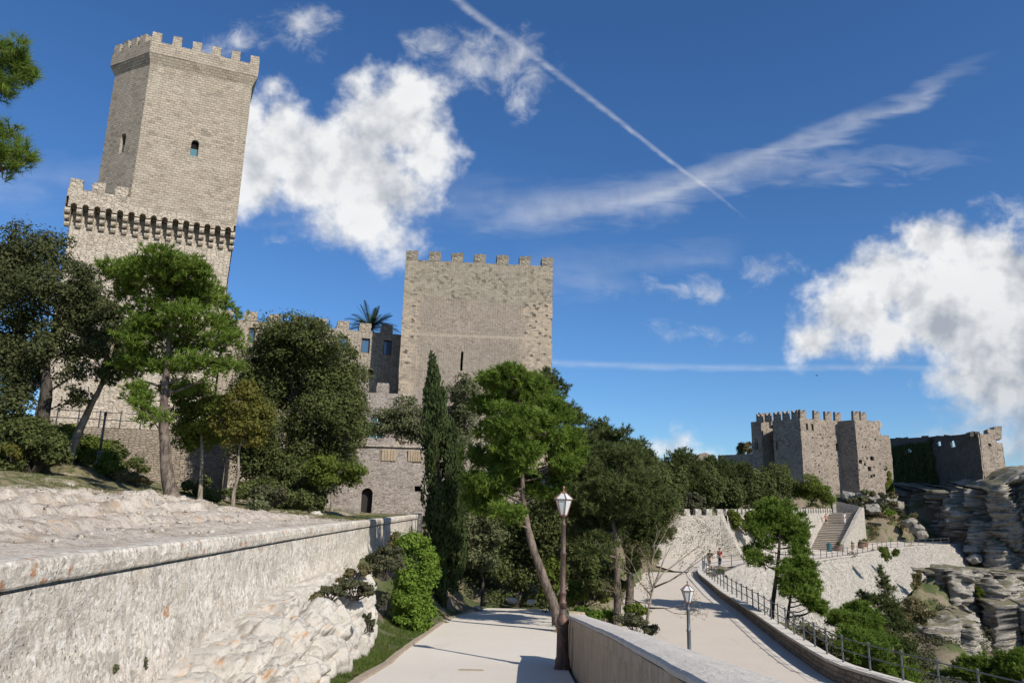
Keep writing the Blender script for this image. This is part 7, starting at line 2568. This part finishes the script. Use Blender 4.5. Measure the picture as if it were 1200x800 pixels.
for k, u in enumerate((0.75, 2.6)):
    put('merlon', cm_[k], castle, (*(d0 + RD * u * 0.9 + LDc * .35), H2 - .03), ra)
# low step of the same tower and strip wall to the right
e0 = at(1031, 520, 147)[:2]; e1 = e0 + RD * hit(e0, RD, 1043.5, 520)[0]
mb = MB(); panel(mb, e0, e1, 0.5, 16.3, [], .5, 1.2, .12, 120); panel(mb, e1, e1 + LDc * 8, .5, 16.3, [], .5, 2, .1, 130)
mb.quad([(*e0, 16.3), (*e1, 16.3), (*(e1 + LDc * 8), 16.3), (*(e0 + LDc * 8), 16.3)])
build('rear_wall', mb, M['castle'], castle)
m_ = MB(); gp = at(1030, 500, 150); m_.quad([gp + (-.9, 0, 0), gp + (.9, .3, 0), gp + (.7, .3, .9), gp + (.1, .1, 1.5), gp + (-.7, 0, .7)]); m_.quad([gp + (-.9, .4, 0), gp + (-.7, .4, .7), gp + (.1, .5, 1.5), gp + (.7, .7, .9), gp + (.9, .7, 0)])
build('gable_stub', m_, M['pale_wall'], castle)
# slim tower on the left
f0 = at(892, 500, 150)[:2]; f1 = f0 + RD * hit(f0, RD, 906.5, 500)[0]; fl = f0 + LDc * hit(f0, LDc, 880, 500)[0]
mb = MB()
HL = 18.9
fw = []
for (x0, x1) in ((884.3, 885.8), (886.6, 888.2)):
    A_len = np.linalg.norm(fl - f0)
    ua, ub = A_len - hit(f0, LDc, x0, 520)[0], A_len - hit(f0, LDc, x1, 520)[0]
    fw.append((min(ua, ub), max(ua, ub), at(886, 526.5, 151)[2], at(886, 517.5, 151)[2]))
panel(mb, f0, f1, 1, HL, [], .5, 1.2, .08, 140); panel(mb, fl, f0, 1, HL, fw, .4, 1.2, .08, 150)
panel(mb, f1, f1 + LDc * 4, 1, HL, [], .5, 2, .08, 160)
mb.quad([(*f0, HL), (*f1, HL), (*(f1 + LDc * 4), HL), (*fl, HL)])
mb.quad([(*f1, 1), (*(f1 + LDc * 4), 1), (*(f1 + LDc * 4), HL), (*f1, HL)])
panel(mb, f1, cl_, 1, 17.2, [], .5, 1.2, .08, 170)
build('corner_tower', mb, M['castle'], castle)
for h in fw: pane(fl, f0, h, .35, M['dark_void'], castle, 'window')
for k, u in enumerate((0.6, 2.3)):
    put('merlon', cm_[k], castle, (*(f0 + RD * u + LDc * .35), HL - .03), ra)
put('merlon', cm_[2], castle, (*(f1 + (cl_ - f1) * .55), 17.17), ra)
# low dark curtain stretching left
g0_ = at(888, 540, 152)[:2]; gdir = vec2((-0.62, 0.78)); gL_ = hit(g0_, gdir, 842, 540)[0]; g1_ = g0_ + gdir * gL_
mb = MB()
panel(mb, g1_, g0_, 2, at(860, 534, 160)[2], [], .5, 2, .25, 180)
build('low_curtain', mb, M['castle'], castle)
# ruined wall with windows, standing on the cliff edge
r0_, r1_ = at(1043, 520, 166)[:2], at(1147.5, 520, 130)[:2]
ruin = thing('ruined_wall', 'dark overgrown ruined wall with three see through windows on the cliff edge', 'wall', (*((r0_ + r1_) / 2), 6))
rt = vec2(r1_ - r0_); rL = np.linalg.norm(r1_ - r0_)
rh = []
for (x0, x1, y0, y1, ar) in [(1061, 1066.5, 524, 529.5, True), (1098, 1102.8, 516.5, 522, False), (1114, 1118.6, 516, 523.5, False)]:
    ua, ub = hit(r0_, rt, x0, 520)[0], hit(r0_, rt, x1, 520)[0]
    Yc_ = r0_[1] + rt[1] * (ua + ub) / 2
    rh.append((ua, ub, at((x0 + x1) / 2, y1, Yc_)[2], at((x0 + x1) / 2, y0, Yc_)[2], ar))
rn_ = np.array([rt[1], -rt[0]])
mb = MB()
zt0, zt1 = at(1043, 514, 166)[2], at(1147, 508, 130)[2]
zmin = min(zt0, zt1)
panel(mb, r0_, r1_, 2, zmin, rh, 0.3, 1.3, 0.25)
q = [r0_ + rt * rL * k / 12 for k in range(13)]
for k in range(12):
    za = zmin + (zt0 - zmin) * (1 - k / 12) + (zt1 - zmin) * k / 12 + random.uniform(-.1, .25); zb2 = zmin + (zt0 - zmin) * (1 - (k + 1) / 12) + (zt1 - zmin) * (k + 1) / 12 + random.uniform(-.1, .25)
    za, zb2 = max(za, zmin + .05), max(zb2, zmin + .05)
    mb.quad([(*q[k], zmin - .1), (*q[k + 1], zmin - .1), (*q[k + 1], zb2), (*q[k], za)])
    mb.quad([(*q[k], za), (*q[k + 1], zb2), (*(q[k + 1] - rn_ * .3), zb2), (*(q[k] - rn_ * .3), za)])
panel(mb, r1_ - rn_ * .3, r0_ - rn_ * .3, 2, zmin + .04, [(rL - h[1], rL - h[0], h[2], h[3]) for h in rh], 0.02, 1.5, 0.0)
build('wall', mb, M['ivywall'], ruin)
eb = MB()
E1 = r1_ + vec2((0.97, 0.25)) * hit(r1_, vec2((0.97, 0.25)), 1168, 520)[0]; E2 = r1_ + vec2((0.97, 0.25)) * hit(r1_, vec2((0.97, 0.25)), 1176, 530)[0]
ezt = at(1150, 508, 130)[2]
panel(eb, r1_, E1, 3, ezt, [(2.0, 2.5, ezt - 2.2, ezt - 1.6)], .5, 0.9, .25, 20)
panel(eb, E1, E2, 3, at(1172, 519, 131)[2], [], .5, .9, .25, 25)
eb.quad([(*r1_, ezt), (*E1, ezt), (*(E1 + (0, 4)), ezt), (*(r1_ + (0, 4)), ezt)])
panel(eb, E1, E1 + (0, 4), 3, ezt, [], .5, 2, .1); panel(eb, E2, E2 + (0, 4), 3, at(1172, 519, 131)[2], [], .5, 2, .1)
build('end_block', eb, M['castle'], ruin)
pane(r1_, E1, (2.0, 2.5, ezt - 2.2, ezt - 1.6), .45, M['dark_void'], ruin, 'opening')
for (x, y, w, h_) in ((1162, 507.5, 2.1, 1.4), (1166.5, 505, 1.3, 1.9), (1137, 508, .7, .8), (1143, 508, .8, .7)):
    m_ = MB(); p = at(x, y, 131.5); m_.box((p[0], p[1], p[2] - h_ * .2), (w, 1.2, h_ * 1.2), None, .18); build('broken_stub', m_, M['ivywall'] if x < 1160 else M['castle'], ruin)
# ivy over the middle of the ruin and the re-entrant corner
def ivy_sheet(label, A, t, nx, u0, u1, z0, z1, n, leaf, size):
    c = np.array([*(A + t * (u0 + u1) / 2), z0])
    root = thing('ivy', label, 'ivy', c)
    u = rng.uniform(u0, u1, n); z = rng.uniform(z0, z1, n)
    edge_ = np.minimum(np.minimum(u - u0, u1 - u) / 2.0, (z1 - z) / 0.6) + fbm(np.c_[u * .5, z * .5, z * 0], 3, 3) * 1.2
    m = edge_ > 0.15; u, z = u[m], z[m]
    P = np.c_[A[0] + t[0] * u, A[1] + t[1] * u, z] + np.c_[np.full(len(u), nx[0]), np.full(len(u), nx[1]), np.zeros(len(u))] * (0.1 + 0.5 * np.clip(fbm(np.c_[u * .6, z * .6, z * 0], 3, 8) + .4, 0, 1))[:, None]
    nr = rdirs(len(P)) * .7 + np.array([nx[0], nx[1], .3]); nr /= np.linalg.norm(nr, axis=1)[:, None]
    A_2 = perp(nr); B2 = np.cross(nr, A_2); ln = size * rng.uniform(.6, 1.3, len(P))
    V, F = diamonds(P, A_2, B2, ln, ln * .7)
    np_mesh('foliage', V, F, L[leaf], root, tint=np.repeat(rng.uniform(0, 1, len(P)), 4))


ivy_sheet('dark ivy mass over the middle of the ruined wall', r0_, rt, rn_, rL * 0.0, rL * 0.56, 1.0, zmin + .7, 24000, 'pine_dark', 0.34)
t3 = vec2(e1 - e0); ivy_sheet('green ivy strip in the corner right of the castle tower', e0, t3, np.array([t3[1], -t3[0]]), 0.3, np.linalg.norm(e1 - e0) * .8, 2, 11, 2600, 'broad', 0.3)
# broken stubs of masonry left of the castle, far behind the trees
for (x, y0, w, hh, lab) in ((820, 530, 26, 6, 'low broken brown ruin with rounded top beyond the trees'), (834.5, 532, 6, 5.2, 'thin leaning ruin stub beside the low ruin')):
    p = at(x, 548, 175)
    k_ = 175 / FPX * 1.05
    root = thing('ruin_stub', lab, 'ruin', (p[0], p[1], p[2] - 3))
    zt_ = at(x, y0, 175)[2]
    W_ = w * k_
    n = 8
    top = [zt_ - 1.6 * abs((i / n) - .72) ** 1.3 * (1.6 if w > 10 else 1.0) + random.uniform(-.15, .15) for i in range(n + 1)]
    m_ = MB()
    for i in range(n):
        a, b = p[0] - W_ / 2 + W_ * i / n, p[0] - W_ / 2 + W_ * (i + 1) / n
        m_.quad([(a, p[1], p[2] - 4), (b, p[1], p[2] - 4), (b, p[1], top[i + 1]), (a, p[1], top[i])])
        m_.quad([(a, p[1], top[i]), (b, p[1], top[i + 1]), (b, p[1] + 1.2, top[i + 1]), (a, p[1] + 1.2, top[i])])
        m_.quad([(b, p[1] + 1.2, p[2] - 4), (a, p[1] + 1.2, p[2] - 4), (a, p[1] + 1.2, top[i]), (b, p[1] + 1.2, top[i + 1])])
    for s, t_ in ((p[0] - W_ / 2, top[0]), (p[0] + W_ / 2, top[-1])):
        m_.quad([(s, p[1], p[2] - 4), (s, p[1], t_), (s, p[1] + 1.2, t_), (s, p[1] + 1.2, p[2] - 4)])
    build('wall', m_, M['castle'], root)


# ------------------------------------------------------------------ cliffs
def cliff(name, label, plan, ztops, zbot, amp, inward, cap, rise=0.0, seed=1, ds=0.4, dz=0.17, lean=0.12):
    plan = np.array(plan, float)
    d = np.r_[0, np.cumsum(np.hypot(*np.diff(plan, axis=0).T))]
    s = np.arange(0, d[-1], ds)
    X, Y_ = np.interp(s, d, plan[:, 0]), np.interp(s, d, plan[:, 1])
    zt_ = np.interp(s, d, ztops) + 0.7 * fbm(np.c_[s * .25, s * 0, s * 0], 3, seed + 5)
    for _ in range(3):
        X[1:-1] = .25 * X[:-2] + .5 * X[1:-1] + .25 * X[2:]; Y_[1:-1] = .25 * Y_[:-2] + .5 * Y_[1:-1] + .25 * Y_[2:]
    tx, ty = np.gradient(X), np.gradient(Y_); tl = np.hypot(tx, ty)
    nx, ny = ty / tl, -tx / tl
    nz = int((max(ztops) - zbot) / dz)
    F_ = np.linspace(0, 1, nz)
    Z = zbot + (zt_[:, None] - zbot) * F_[None]
    S_ = np.repeat(s[:, None], nz, 1)
    P0 = np.stack([np.repeat(X[:, None], nz, 1), np.repeat(Y_[:, None], nz, 1), Z], -1)
    bulk = 2 * fbm(P0.reshape(-1, 3) * np.array([.13, .13, .10]), 4, seed).reshape(Z.shape)
    wz_ = Z + 0.9 * fbm(P0.reshape(-1, 3) * .15, 3, seed + 9).reshape(Z.shape)
    lay = np.floor(wz_ / 0.7)
    lh = vhash(np.stack([lay, np.floor(S_ / 2.2 + lay * 0.37), lay * 0], -1).astype(int), seed + 3)
    lh1 = vhash(np.stack([lay, lay * 0, lay * 0], -1).astype(int), seed + 4)
    lay2 = np.floor(wz_ / 2.4)
    lh2 = vhash(np.stack([lay2, np.floor(S_ / 6.0 + lay2 * 0.51), lay2 * 0], -1).astype(int), seed + 13)
    fr = wz_ / 0.7 - lay
    groove = np.clip(1 - fr / 0.3, 0, 1) * 0.7
    h, e = facet(P0.reshape(-1, 3) * np.array([1, 1, 1.6]), 2.3, seed + 20, .7)
    fine = fbm(P0.reshape(-1, 3) * np.array([1.1, 1.1, 2.6]), 4, seed + 50).reshape(Z.shape)
    hb, eb = facet(P0.reshape(-1, 3) * np.array([1, 1, 0.38]) + 0.6 * np.c_[fine.ravel(), fine.ravel(), fine.ravel()], 3.4, seed + 70, .8)
    D = amp * (1.3 * bulk + 0.24 * lh + 0.12 * lh1 + 0.55 * lh2 - groove * 0.4 + 0.9 * h.reshape(Z.shape) + 1.0 * fine + 3.4 * hb.reshape(Z.shape) - 1.6 * np.clip(.12 - eb, 0, .12).reshape(Z.shape) * 8) + lean * (zt_[:, None] - Z)
    P = P0.copy()
    P[..., 0] += nx[:, None] * D; P[..., 1] += ny[:, None] * D
    top = P[:, -1]
    rows = [P]
    iw = np.array(inward, float)
    for k in range(1, 14):
        f = (k / 13) ** 1.5
        q = top.copy(); q[:, :2] += iw * cap * f
        q[:, 2] += rise * f + 0.5 * fbm(q * .3, 3, seed + 30) * min(1, k / 2)
        rows.append(q[:, None, :])
    P = np.concatenate(rows, 1)
    o = np_mesh(name, P.reshape(-1, 3), grid_faces(*P.shape[:2]), M['cliff'])
    return tag(o, label, 'cliff')


cliff('cliff', 'tall layered limestone cliff below the ruined wall at the right edge', [(93, 185), (84.5, 170), (81.5, 155), (79, 140), (77.2, 127), (78.5, 121.5), (83, 118.5), (92, 118.5), (106, 122), (135, 132)],
      [7, 6.2, 5.6, 5.3, 5.0, 5.0, 7.6, 8.0, 6, 4], -26, 1.0, (0.3, 1.0), 24, 2.5, 11)
cliff('cliff', 'middle block of layered rock right below the end of the terrace', [(56.5, 124), (57.2, 115), (58.5, 109.5), (62, 107), (67, 106), (72, 107), (75, 110), (79, 113), (84, 113)], [-6.9, -6.9, -6.9, -7.0, -7.0, -7.0, -7.1, -7.3, -8], -16, 0.8, (0.1, 1), 17, -0.2, 41)
cliff('cliff', 'lowest rock block with a dark overhung left side above the pine bushes', [(51.5, 108), (50.8, 101), (50.6, 95.5), (52.5, 93.5), (56, 93.2), (58.5, 95.5), (60.5, 101), (63, 108)], [-12.0, -12.2, -12.4, -12.5, -12.2, -12, -12, -12], -27, 0.8, (0.35, 1), 15, 0.6, 71)
cliff('cliff', 'rounded rock buttress below the cliff at the far right', [(64, 112), (65.8, 106), (67, 102), (70.5, 100), (75, 100), (80, 103), (90, 107)], [-12, -11.3, -10.5, -10.2, -10.4, -11, -12], -28, 0.9, (0.2, 1), 12, 1.0, 101)


def boulder(label, px, py, Y, s, seed, sq=(1.25, 1.0, 0.8), name='boulder', mat='boulder'):
    """angular rock: hull of scattered points, with a second lump grown out of it"""
    p = at(px, py, Y)
    rr = np.random.default_rng(seed)
    bm = bmesh.new()
    d = rr.normal(size=(34, 3)); d /= np.linalg.norm(d, axis=1)[:, None]
    r_ = s * rr.uniform(0.72, 1.08, 34)
    for q in d * np.array(sq) * r_[:, None]:
        bm.verts.new(q)
    res = bmesh.ops.convex_hull(bm, input=bm.verts[:])
    bmesh.ops.delete(bm, geom=[v for v in bm.verts if not v.link_faces], context='VERTS')
    bmesh.ops.subdivide_edges(bm, edges=bm.edges[:], cuts=3, use_grid_fill=True)
    for v in bm.verts:
        n = mnoise.noise_vector(v.co * (2.2 / s) + Vector((seed, 0, 0))) * 0.13 + mnoise.noise_vector(v.co * (6.0 / s) + Vector((seed, 3, 0))) * 0.06
        v.co += n * s
    me = bpy.data.meshes.new(name)
    bm.to_mesh(me); bm.free()
    o = link(name, me, M[mat])
    o.location = Vector([float(c) for c in p])
    tag(o, label, 'rock')


for i, (x, y, Y, s, lab) in enumerate([(1003, 588, 134, 1.2, 'grey rock at the left foot of the right castle tower'), (1014, 582, 135, 1.5, 'rock below the middle of the right castle tower'), (1028, 586, 134, 1.7, 'pale rock below the right castle tower, with a rounded face'), (1040, 584, 135, 1.5, 'rock right of the castle tower foot'), (1050, 592, 133, 1.4, 'rock on the bank near the dark ivy wall'),
                                      (1066, 612, 129, 1.2, 'pale rock on the edge of the dark cliff, upper one'), (1075, 620, 128, 1.2, 'dark sided rock at the end of the grassy bank'), (1080, 626, 127, 0.9, 'pale rock beside the terrace railing'), (995, 581, 137, 1.5, 'rock between the stairs and the castle'), (1138, 644, 124, 1.3, 'stack of pale rock past the terrace end'), (1143, 655, 122, 1.2, 'pale rock under the stack past the terrace end'), (1022, 596, 131, 1.3, 'small rock on the bank under the castle')]):
    boulder(lab, x, y, Y, s, 11 + i * 7)


_rr = random.Random(5)
for i, (x, y) in enumerate([(998, 586), (1007, 592), (1012, 576), (1020, 578), (1033, 580), (1036, 592), (1045, 580), (1052, 600), (1060, 606), (1046, 590), (1072, 614), (1009, 584), (1026, 594)]):
    p = at(x, y, 131)
    make_shrub(['dry brush', 'green brush', 'grey brush'][i % 3] + ' among the rocks at the castle foot, ' + ['left of the tower', 'by the stairs', 'under the left tower corner', 'under the tower middle', 'under the right tower corner', 'below the pale rock', 'at the dark ivy wall', 'on the open bank', 'above the cliff edge', 'between two grey rocks', 'near the terrace railing', 'beside the upper rock', 'in the middle of the bank'][i], 131, ['dry', 'scrub', 'olive'][i % 3], [(x, y, 5, 2.6), (x + 3, y + 1, 4, 2)], 260, 0.3)
for i, (lab, x, y, Y, s_) in enumerate(STONES):
    boulder(lab, x, y, Y, s_, 301 + i, (1.3, 1.0, .7), 'stone', 'outcrop')

def undergrowth(name, n_puff, region, leaf, size, per, hz=(0.25, 0.7)):
    """low scrub that nobody could count, scattered over the ground"""
    P = []
    while len(P) < n_puff:
        q = np.array([[random.uniform(region[0], region[1]), random.uniform(region[2], region[3])]])
        if inside(q, ROAD_POLY)[0] or inside(q, PATH_POLY)[0] or inside(q, [p[:2] for p in WT] + [p[:2] for p in WB[::-1]])[0]:
            continue
        if vnoise(np.array([[q[0, 0] * .25, q[0, 1] * .25, 0]]), 3)[0] < -0.12:
            continue
        P.append(q[0])
    P = np.array(P); z = ground_r(P)
    hh = rng.uniform(hz[0], hz[1], n_puff)
    pf = np.c_[P, z + hh * 0.5, hh * rng.uniform(.9, 1.6, n_puff), hh * rng.uniform(.9, 1.6, n_puff), hh * .7]
    V, F, tint_ = broad_leaves(pf, n_puff * per, size)
    np_mesh(name, V, F, L[leaf], None, tint=tint_)['kind'] = 'stuff'


undergrowth('undergrowth', 170, (44, 64, 86, 110), 'scrub', 0.22, 60, (0.3, 0.9))
undergrowth('undergrowth', 200, (18, 46, 32, 60), 'scrub', 0.16, 55, (0.25, 0.8))
undergrowth('dry_undergrowth', 160, (50, 74, 122, 138), 'dry', 0.24, 45, (0.2, 0.6))
undergrowth('undergrowth', 240, (5, 45, 89, 135), 'oak', 0.26, 60, (0.4, 1.3))
undergrowth('undergrowth', 160, (-6, 8, 36, 60), 'oak', 0.13, 70, (0.2, 0.7))
# ------------------------------------------------------------------ people
def skin(name, nodes, edges, mat, parent, base, scale=1.0, sub=1):
    """continuous body: joints (x,y,z,radius) grown by a Skin modifier"""
    me = bpy.data.meshes.new(name)
    me.from_pydata([tuple(np.array(n[:3]) * scale) for n in nodes], edges, [])
    o = bpy.data.objects.new(name, me); COL.objects.link(o)
    me.materials.append(mat)
    o.parent = parent
    m = o.modifiers.new('skin', 'SKIN'); m.use_smooth_shade = True
    for i, n in enumerate(nodes):
        me.skin_vertices[0].data[i].radius = (n[3] * scale, (n[4] if len(n) > 4 else n[3]) * scale)
    me.skin_vertices[0].data[0].use_root = True
    o.modifiers.new('sub', 'SUBSURF').levels = sub
    o.modifiers['sub'].render_levels = sub
    return o


def hand(nodes, edges, w, d, side):
    """palm, four fingers of unequal length and a thumb hanging from wrist node w along d"""
    p = np.array(nodes[w][:3])
    edges.append((w, len(nodes))); nodes.append((*(p + d * 0.05), 0.022, 0.034)); pm = len(nodes) - 1
    fw = np.array([0, 1, 0.0])
    for k, (o, ln) in enumerate(((-.026, .062), (-.009, .074), (.009, .07), (.026, .055))):
        q = p + d * 0.085 + fw * o
        edges.append((pm, len(nodes))); nodes.append((*q, 0.009)); a = len(nodes) - 1
        edges.append((a, len(nodes))); nodes.append((*(q + d * ln * .55 + np.array([-side * .012, 0, 0])), 0.008)); a = len(nodes) - 1
        edges.append((a, len(nodes))); nodes.append((*(q + d * ln + np.array([-side * .034, 0, 0])), 0.007))
    q = p + d * 0.045 + fw * 0.036
    edges.append((pm, len(nodes))); nodes.append((*q, 0.010)); a = len(nodes) - 1
    edges.append((a, len(nodes))); nodes.append((*(q + d * 0.04 + fw * 0.02), 0.008))


def person(label, base, ang, top, legs, pack, hairm, shorts=True, scale=1.0, stride=0.20, hgt=1.0):
    root = thing('person', label, 'person', base)
    s = stride
    # forward is +Y in the figure's own frame
    N = [(0, 0, .93, .125, .10), (0, .01, 1.10, .120, .092), (0, .015, 1.28, .145, .10), (0, .01, 1.42, .12, .085), (0, .015, 1.50, .052), (0, .035, 1.60, .078, .088), (0, .04, 1.68, .072, .085)]
    E_ = [(0, 1), (1, 2), (2, 3), (3, 4), (4, 5), (5, 6)]
    feet = []
    for sd_, f in ((-1, 1), (1, -1)):
        i = len(N)
        N += [(sd_ * .095, .01 * f, .86, .088), (sd_ * .10, f * s * .5 + .03, .50, .058), (sd_ * .10, f * s * .9 - .03 - (0.10 if f < 0 else 0), .10 + (.06 if f < 0 else 0), .038), (sd_ * .105, f * s * .9 + .10 - (0.10 if f < 0 else 0), .045 + (.02 if f < 0 else 0), .036, .03)]
        E_ += [(0, i), (i, i + 1), (i + 1, i + 2), (i + 2, i + 3)]
        feet.append(N[i + 2:i + 4])
        i = len(N)
        N += [(sd_ * .185, .0, 1.40, .058), (sd_ * .235, -f * .06, 1.13, .043), (sd_ * .245, -f * .12 + .10, .90, .030)]
        E_ += [(3, i), (i, i + 1), (i + 1, i + 2)]
        hand(N, E_, i + 2, np.array([0, .25, -.97]), sd_)
    skin('body', N, E_, M['skin'], root, base, hgt, 2)
    # nose, ears and eyes give the head its face
    m_ = MB()
    hz = 1.63 * hgt
    o = None
    for nm, pos, r in (('nose', (0, .135, hz - .01), .016), ('ear', (-.083, .035, hz), .02), ('ear', (.083, .035, hz), .02)):
        m_ = MB(); m_.lathe(np.array(pos) + (0, 0, -r), [(r * .5, 0), (r, r), (r * .5, 2 * r)], 6)
        ob = build(nm, m_, M['skin']); ob.parent = root
    for x in (-.03, .03):
        m_ = MB(); m_.lathe((x, .118, hz + .02), [(.004, 0), (.01, .008), (.004, .016)], 6); ob = build('eye', m_, M['cloth_black']); ob.parent = root
    m_ = MB(); m_.box((0, .121, hz - .045), (.05, .008, .012)); ob = build('mouth', m_, M['cloth_pink']); ob.parent = root
    skin('hair', [(0, .0, 1.66, .088, .088), (0, .02, 1.725, .082, .09), (0, -.03, 1.60, .07, .055)], [(0, 1), (0, 2)], hairm, root, base, hgt, 2)
    Nt = [(0, 0, .96, .152, .118), (0, .01, 1.10, .142, .112), (0, .015, 1.28, .165, .12), (0, .01, 1.415, .13, .10), (0, .012, 1.475, .065)]
    Et = [(0, 1), (1, 2), (2, 3), (3, 4)]
    for sd_, f in ((-1, 1), (1, -1)):
        i = len(Nt); Nt += [(sd_ * .185, 0, 1.40, .075), (sd_ * .225, -f * .035, 1.20, .062)]; Et += [(3, i), (i, i + 1)]
    skin('shirt', Nt, Et, top, root, base, hgt, 2)
    Np_ = [(0, 0, .95, .155, .122), (0, 0, .90, .15, .12)]; Ep = [(0, 1)]
    for sd_, f in ((-1, 1), (1, -1)):
        i = len(Np_)
        if shorts:
            Np_ += [(sd_ * .098, .01 * f, .84, .112), (sd_ * .105, f * s * .42 + .02, .52, .09)]; Ep += [(1, i), (i, i + 1)]
        else:
            Np_ += [(sd_ * .098, .01 * f, .84, .112), (sd_ * .102, f * s * .5 + .03, .50, .078), (sd_ * .10, f * s * .9 - .03 - (0.10 if f < 0 else 0), .14 + (.06 if f < 0 else 0), .062)]; Ep += [(1, i), (i, i + 1), (i + 1, i + 2)]
    skin('shorts' if shorts else 'trousers', Np_, Ep, legs, root, base, hgt, 2)
    for ft in feet:
        skin('shoe', [(*ft[0][:2], ft[0][2] - .03, .05, .05), (*ft[1][:3], .05, .042), (ft[1][0], ft[1][1] + .06, ft[1][2] - .005, .036, .032)], [(0, 1), (1, 2)], M['cloth_brown'], root, base, hgt, 2)
    if pack is not None:
        bpk = skin('backpack', [(0, -.19, 1.05, .13, .09), (0, -.20, 1.22, .15, .11), (0, -.18, 1.42, .11, .08)], [(0, 1), (1, 2)], pack, root, base, hgt, 2)
        for sd_ in (-1, 1):
            m_ = MB(); m_.tube([(sd_ * .09, -.10, 1.46 * hgt), (sd_ * .11, .08, 1.45 * hgt), (sd_ * .12, .14, 1.30 * hgt), (sd_ * .13, .02, 1.08 * hgt)], [.018] * 4, 5)
            ob = build('strap', m_, pack); ob.parent = root
    root.rotation_euler = (0, 0, ang)
    root.scale = (scale,) * 3
    return root


pa = at(832.3, 664, 72); pa[2] = float(zr(72)) + .012
pb = at(843.8, 661, 74); pb[2] = float(zr(74)) + .012
person('walking hiker seen from behind in black top with dark backpack and khaki shorts', pa, R(-25), M['cloth_black'], M['cloth_khaki'], M['cloth_brown'], M['hair'], True, 1.0)
person('walking hiker seen from behind in red top with red backpack and dark trousers', pb, R(-35), M['cloth_red'], M['cloth_navy'], M['cloth_red'], M['hair'], False, 1.0)
sp = s0[:2] + sd * SLN * 0.62 - sn * 1.3
person('tiny figure in pink near the left side of the stone steps', (sp[0], sp[1], sz0 + (sz1 - sz0) * (int(.62 * NS) + 1) / NS), R(150), M['cloth_pink'], M['cloth_brown'], None, M['hair'], True, 1.0)
sp = s0[:2] + sd * SLN * 0.66 + sn * 1.2
person('tiny figure in white near the right side of the stone steps', (sp[0], sp[1], sz0 + (sz1 - sz0) * (int(.66 * NS) + 1) / NS), R(140), M['cloth_white'], M['cloth_white'], None, M['hair'], False, 1.0)

# bird
bpz = at(957, 440, 120)
bird = thing('bird', 'tiny dark bird flying below the big right cloud', 'bird', bpz)
V = [(-.25, 0, 0), (.05, .05, .03), (.22, 0, .02), (.05, -.05, .03), (.0, 0, -.05), (-.38, .06, 0), (-.38, -.06, 0)]
m_ = MB()
for f in ((0, 1, 3), (1, 2, 3), (0, 4, 1), (1, 4, 2), (2, 4, 3), (3, 4, 0), (0, 6, 5)):
    m_.quad([np.array(V[i]) + bpz for i in f])
build('body', m_, M['cloth_black'], bird)
for s in (-1, 1):
    m_ = MB(); m_.quad([bpz + (-.08, s * .04, .02), bpz + (.1, s * .04, .02), bpz + (.08, s * .32, .12), bpz + (-.06, s * .34, .11)]); m_.quad([bpz + (-.06, s * .34, .11), bpz + (.08, s * .32, .12), bpz + (-.02, s * .66, .04)])
    build('wing', m_, M['cloth_black'], bird)
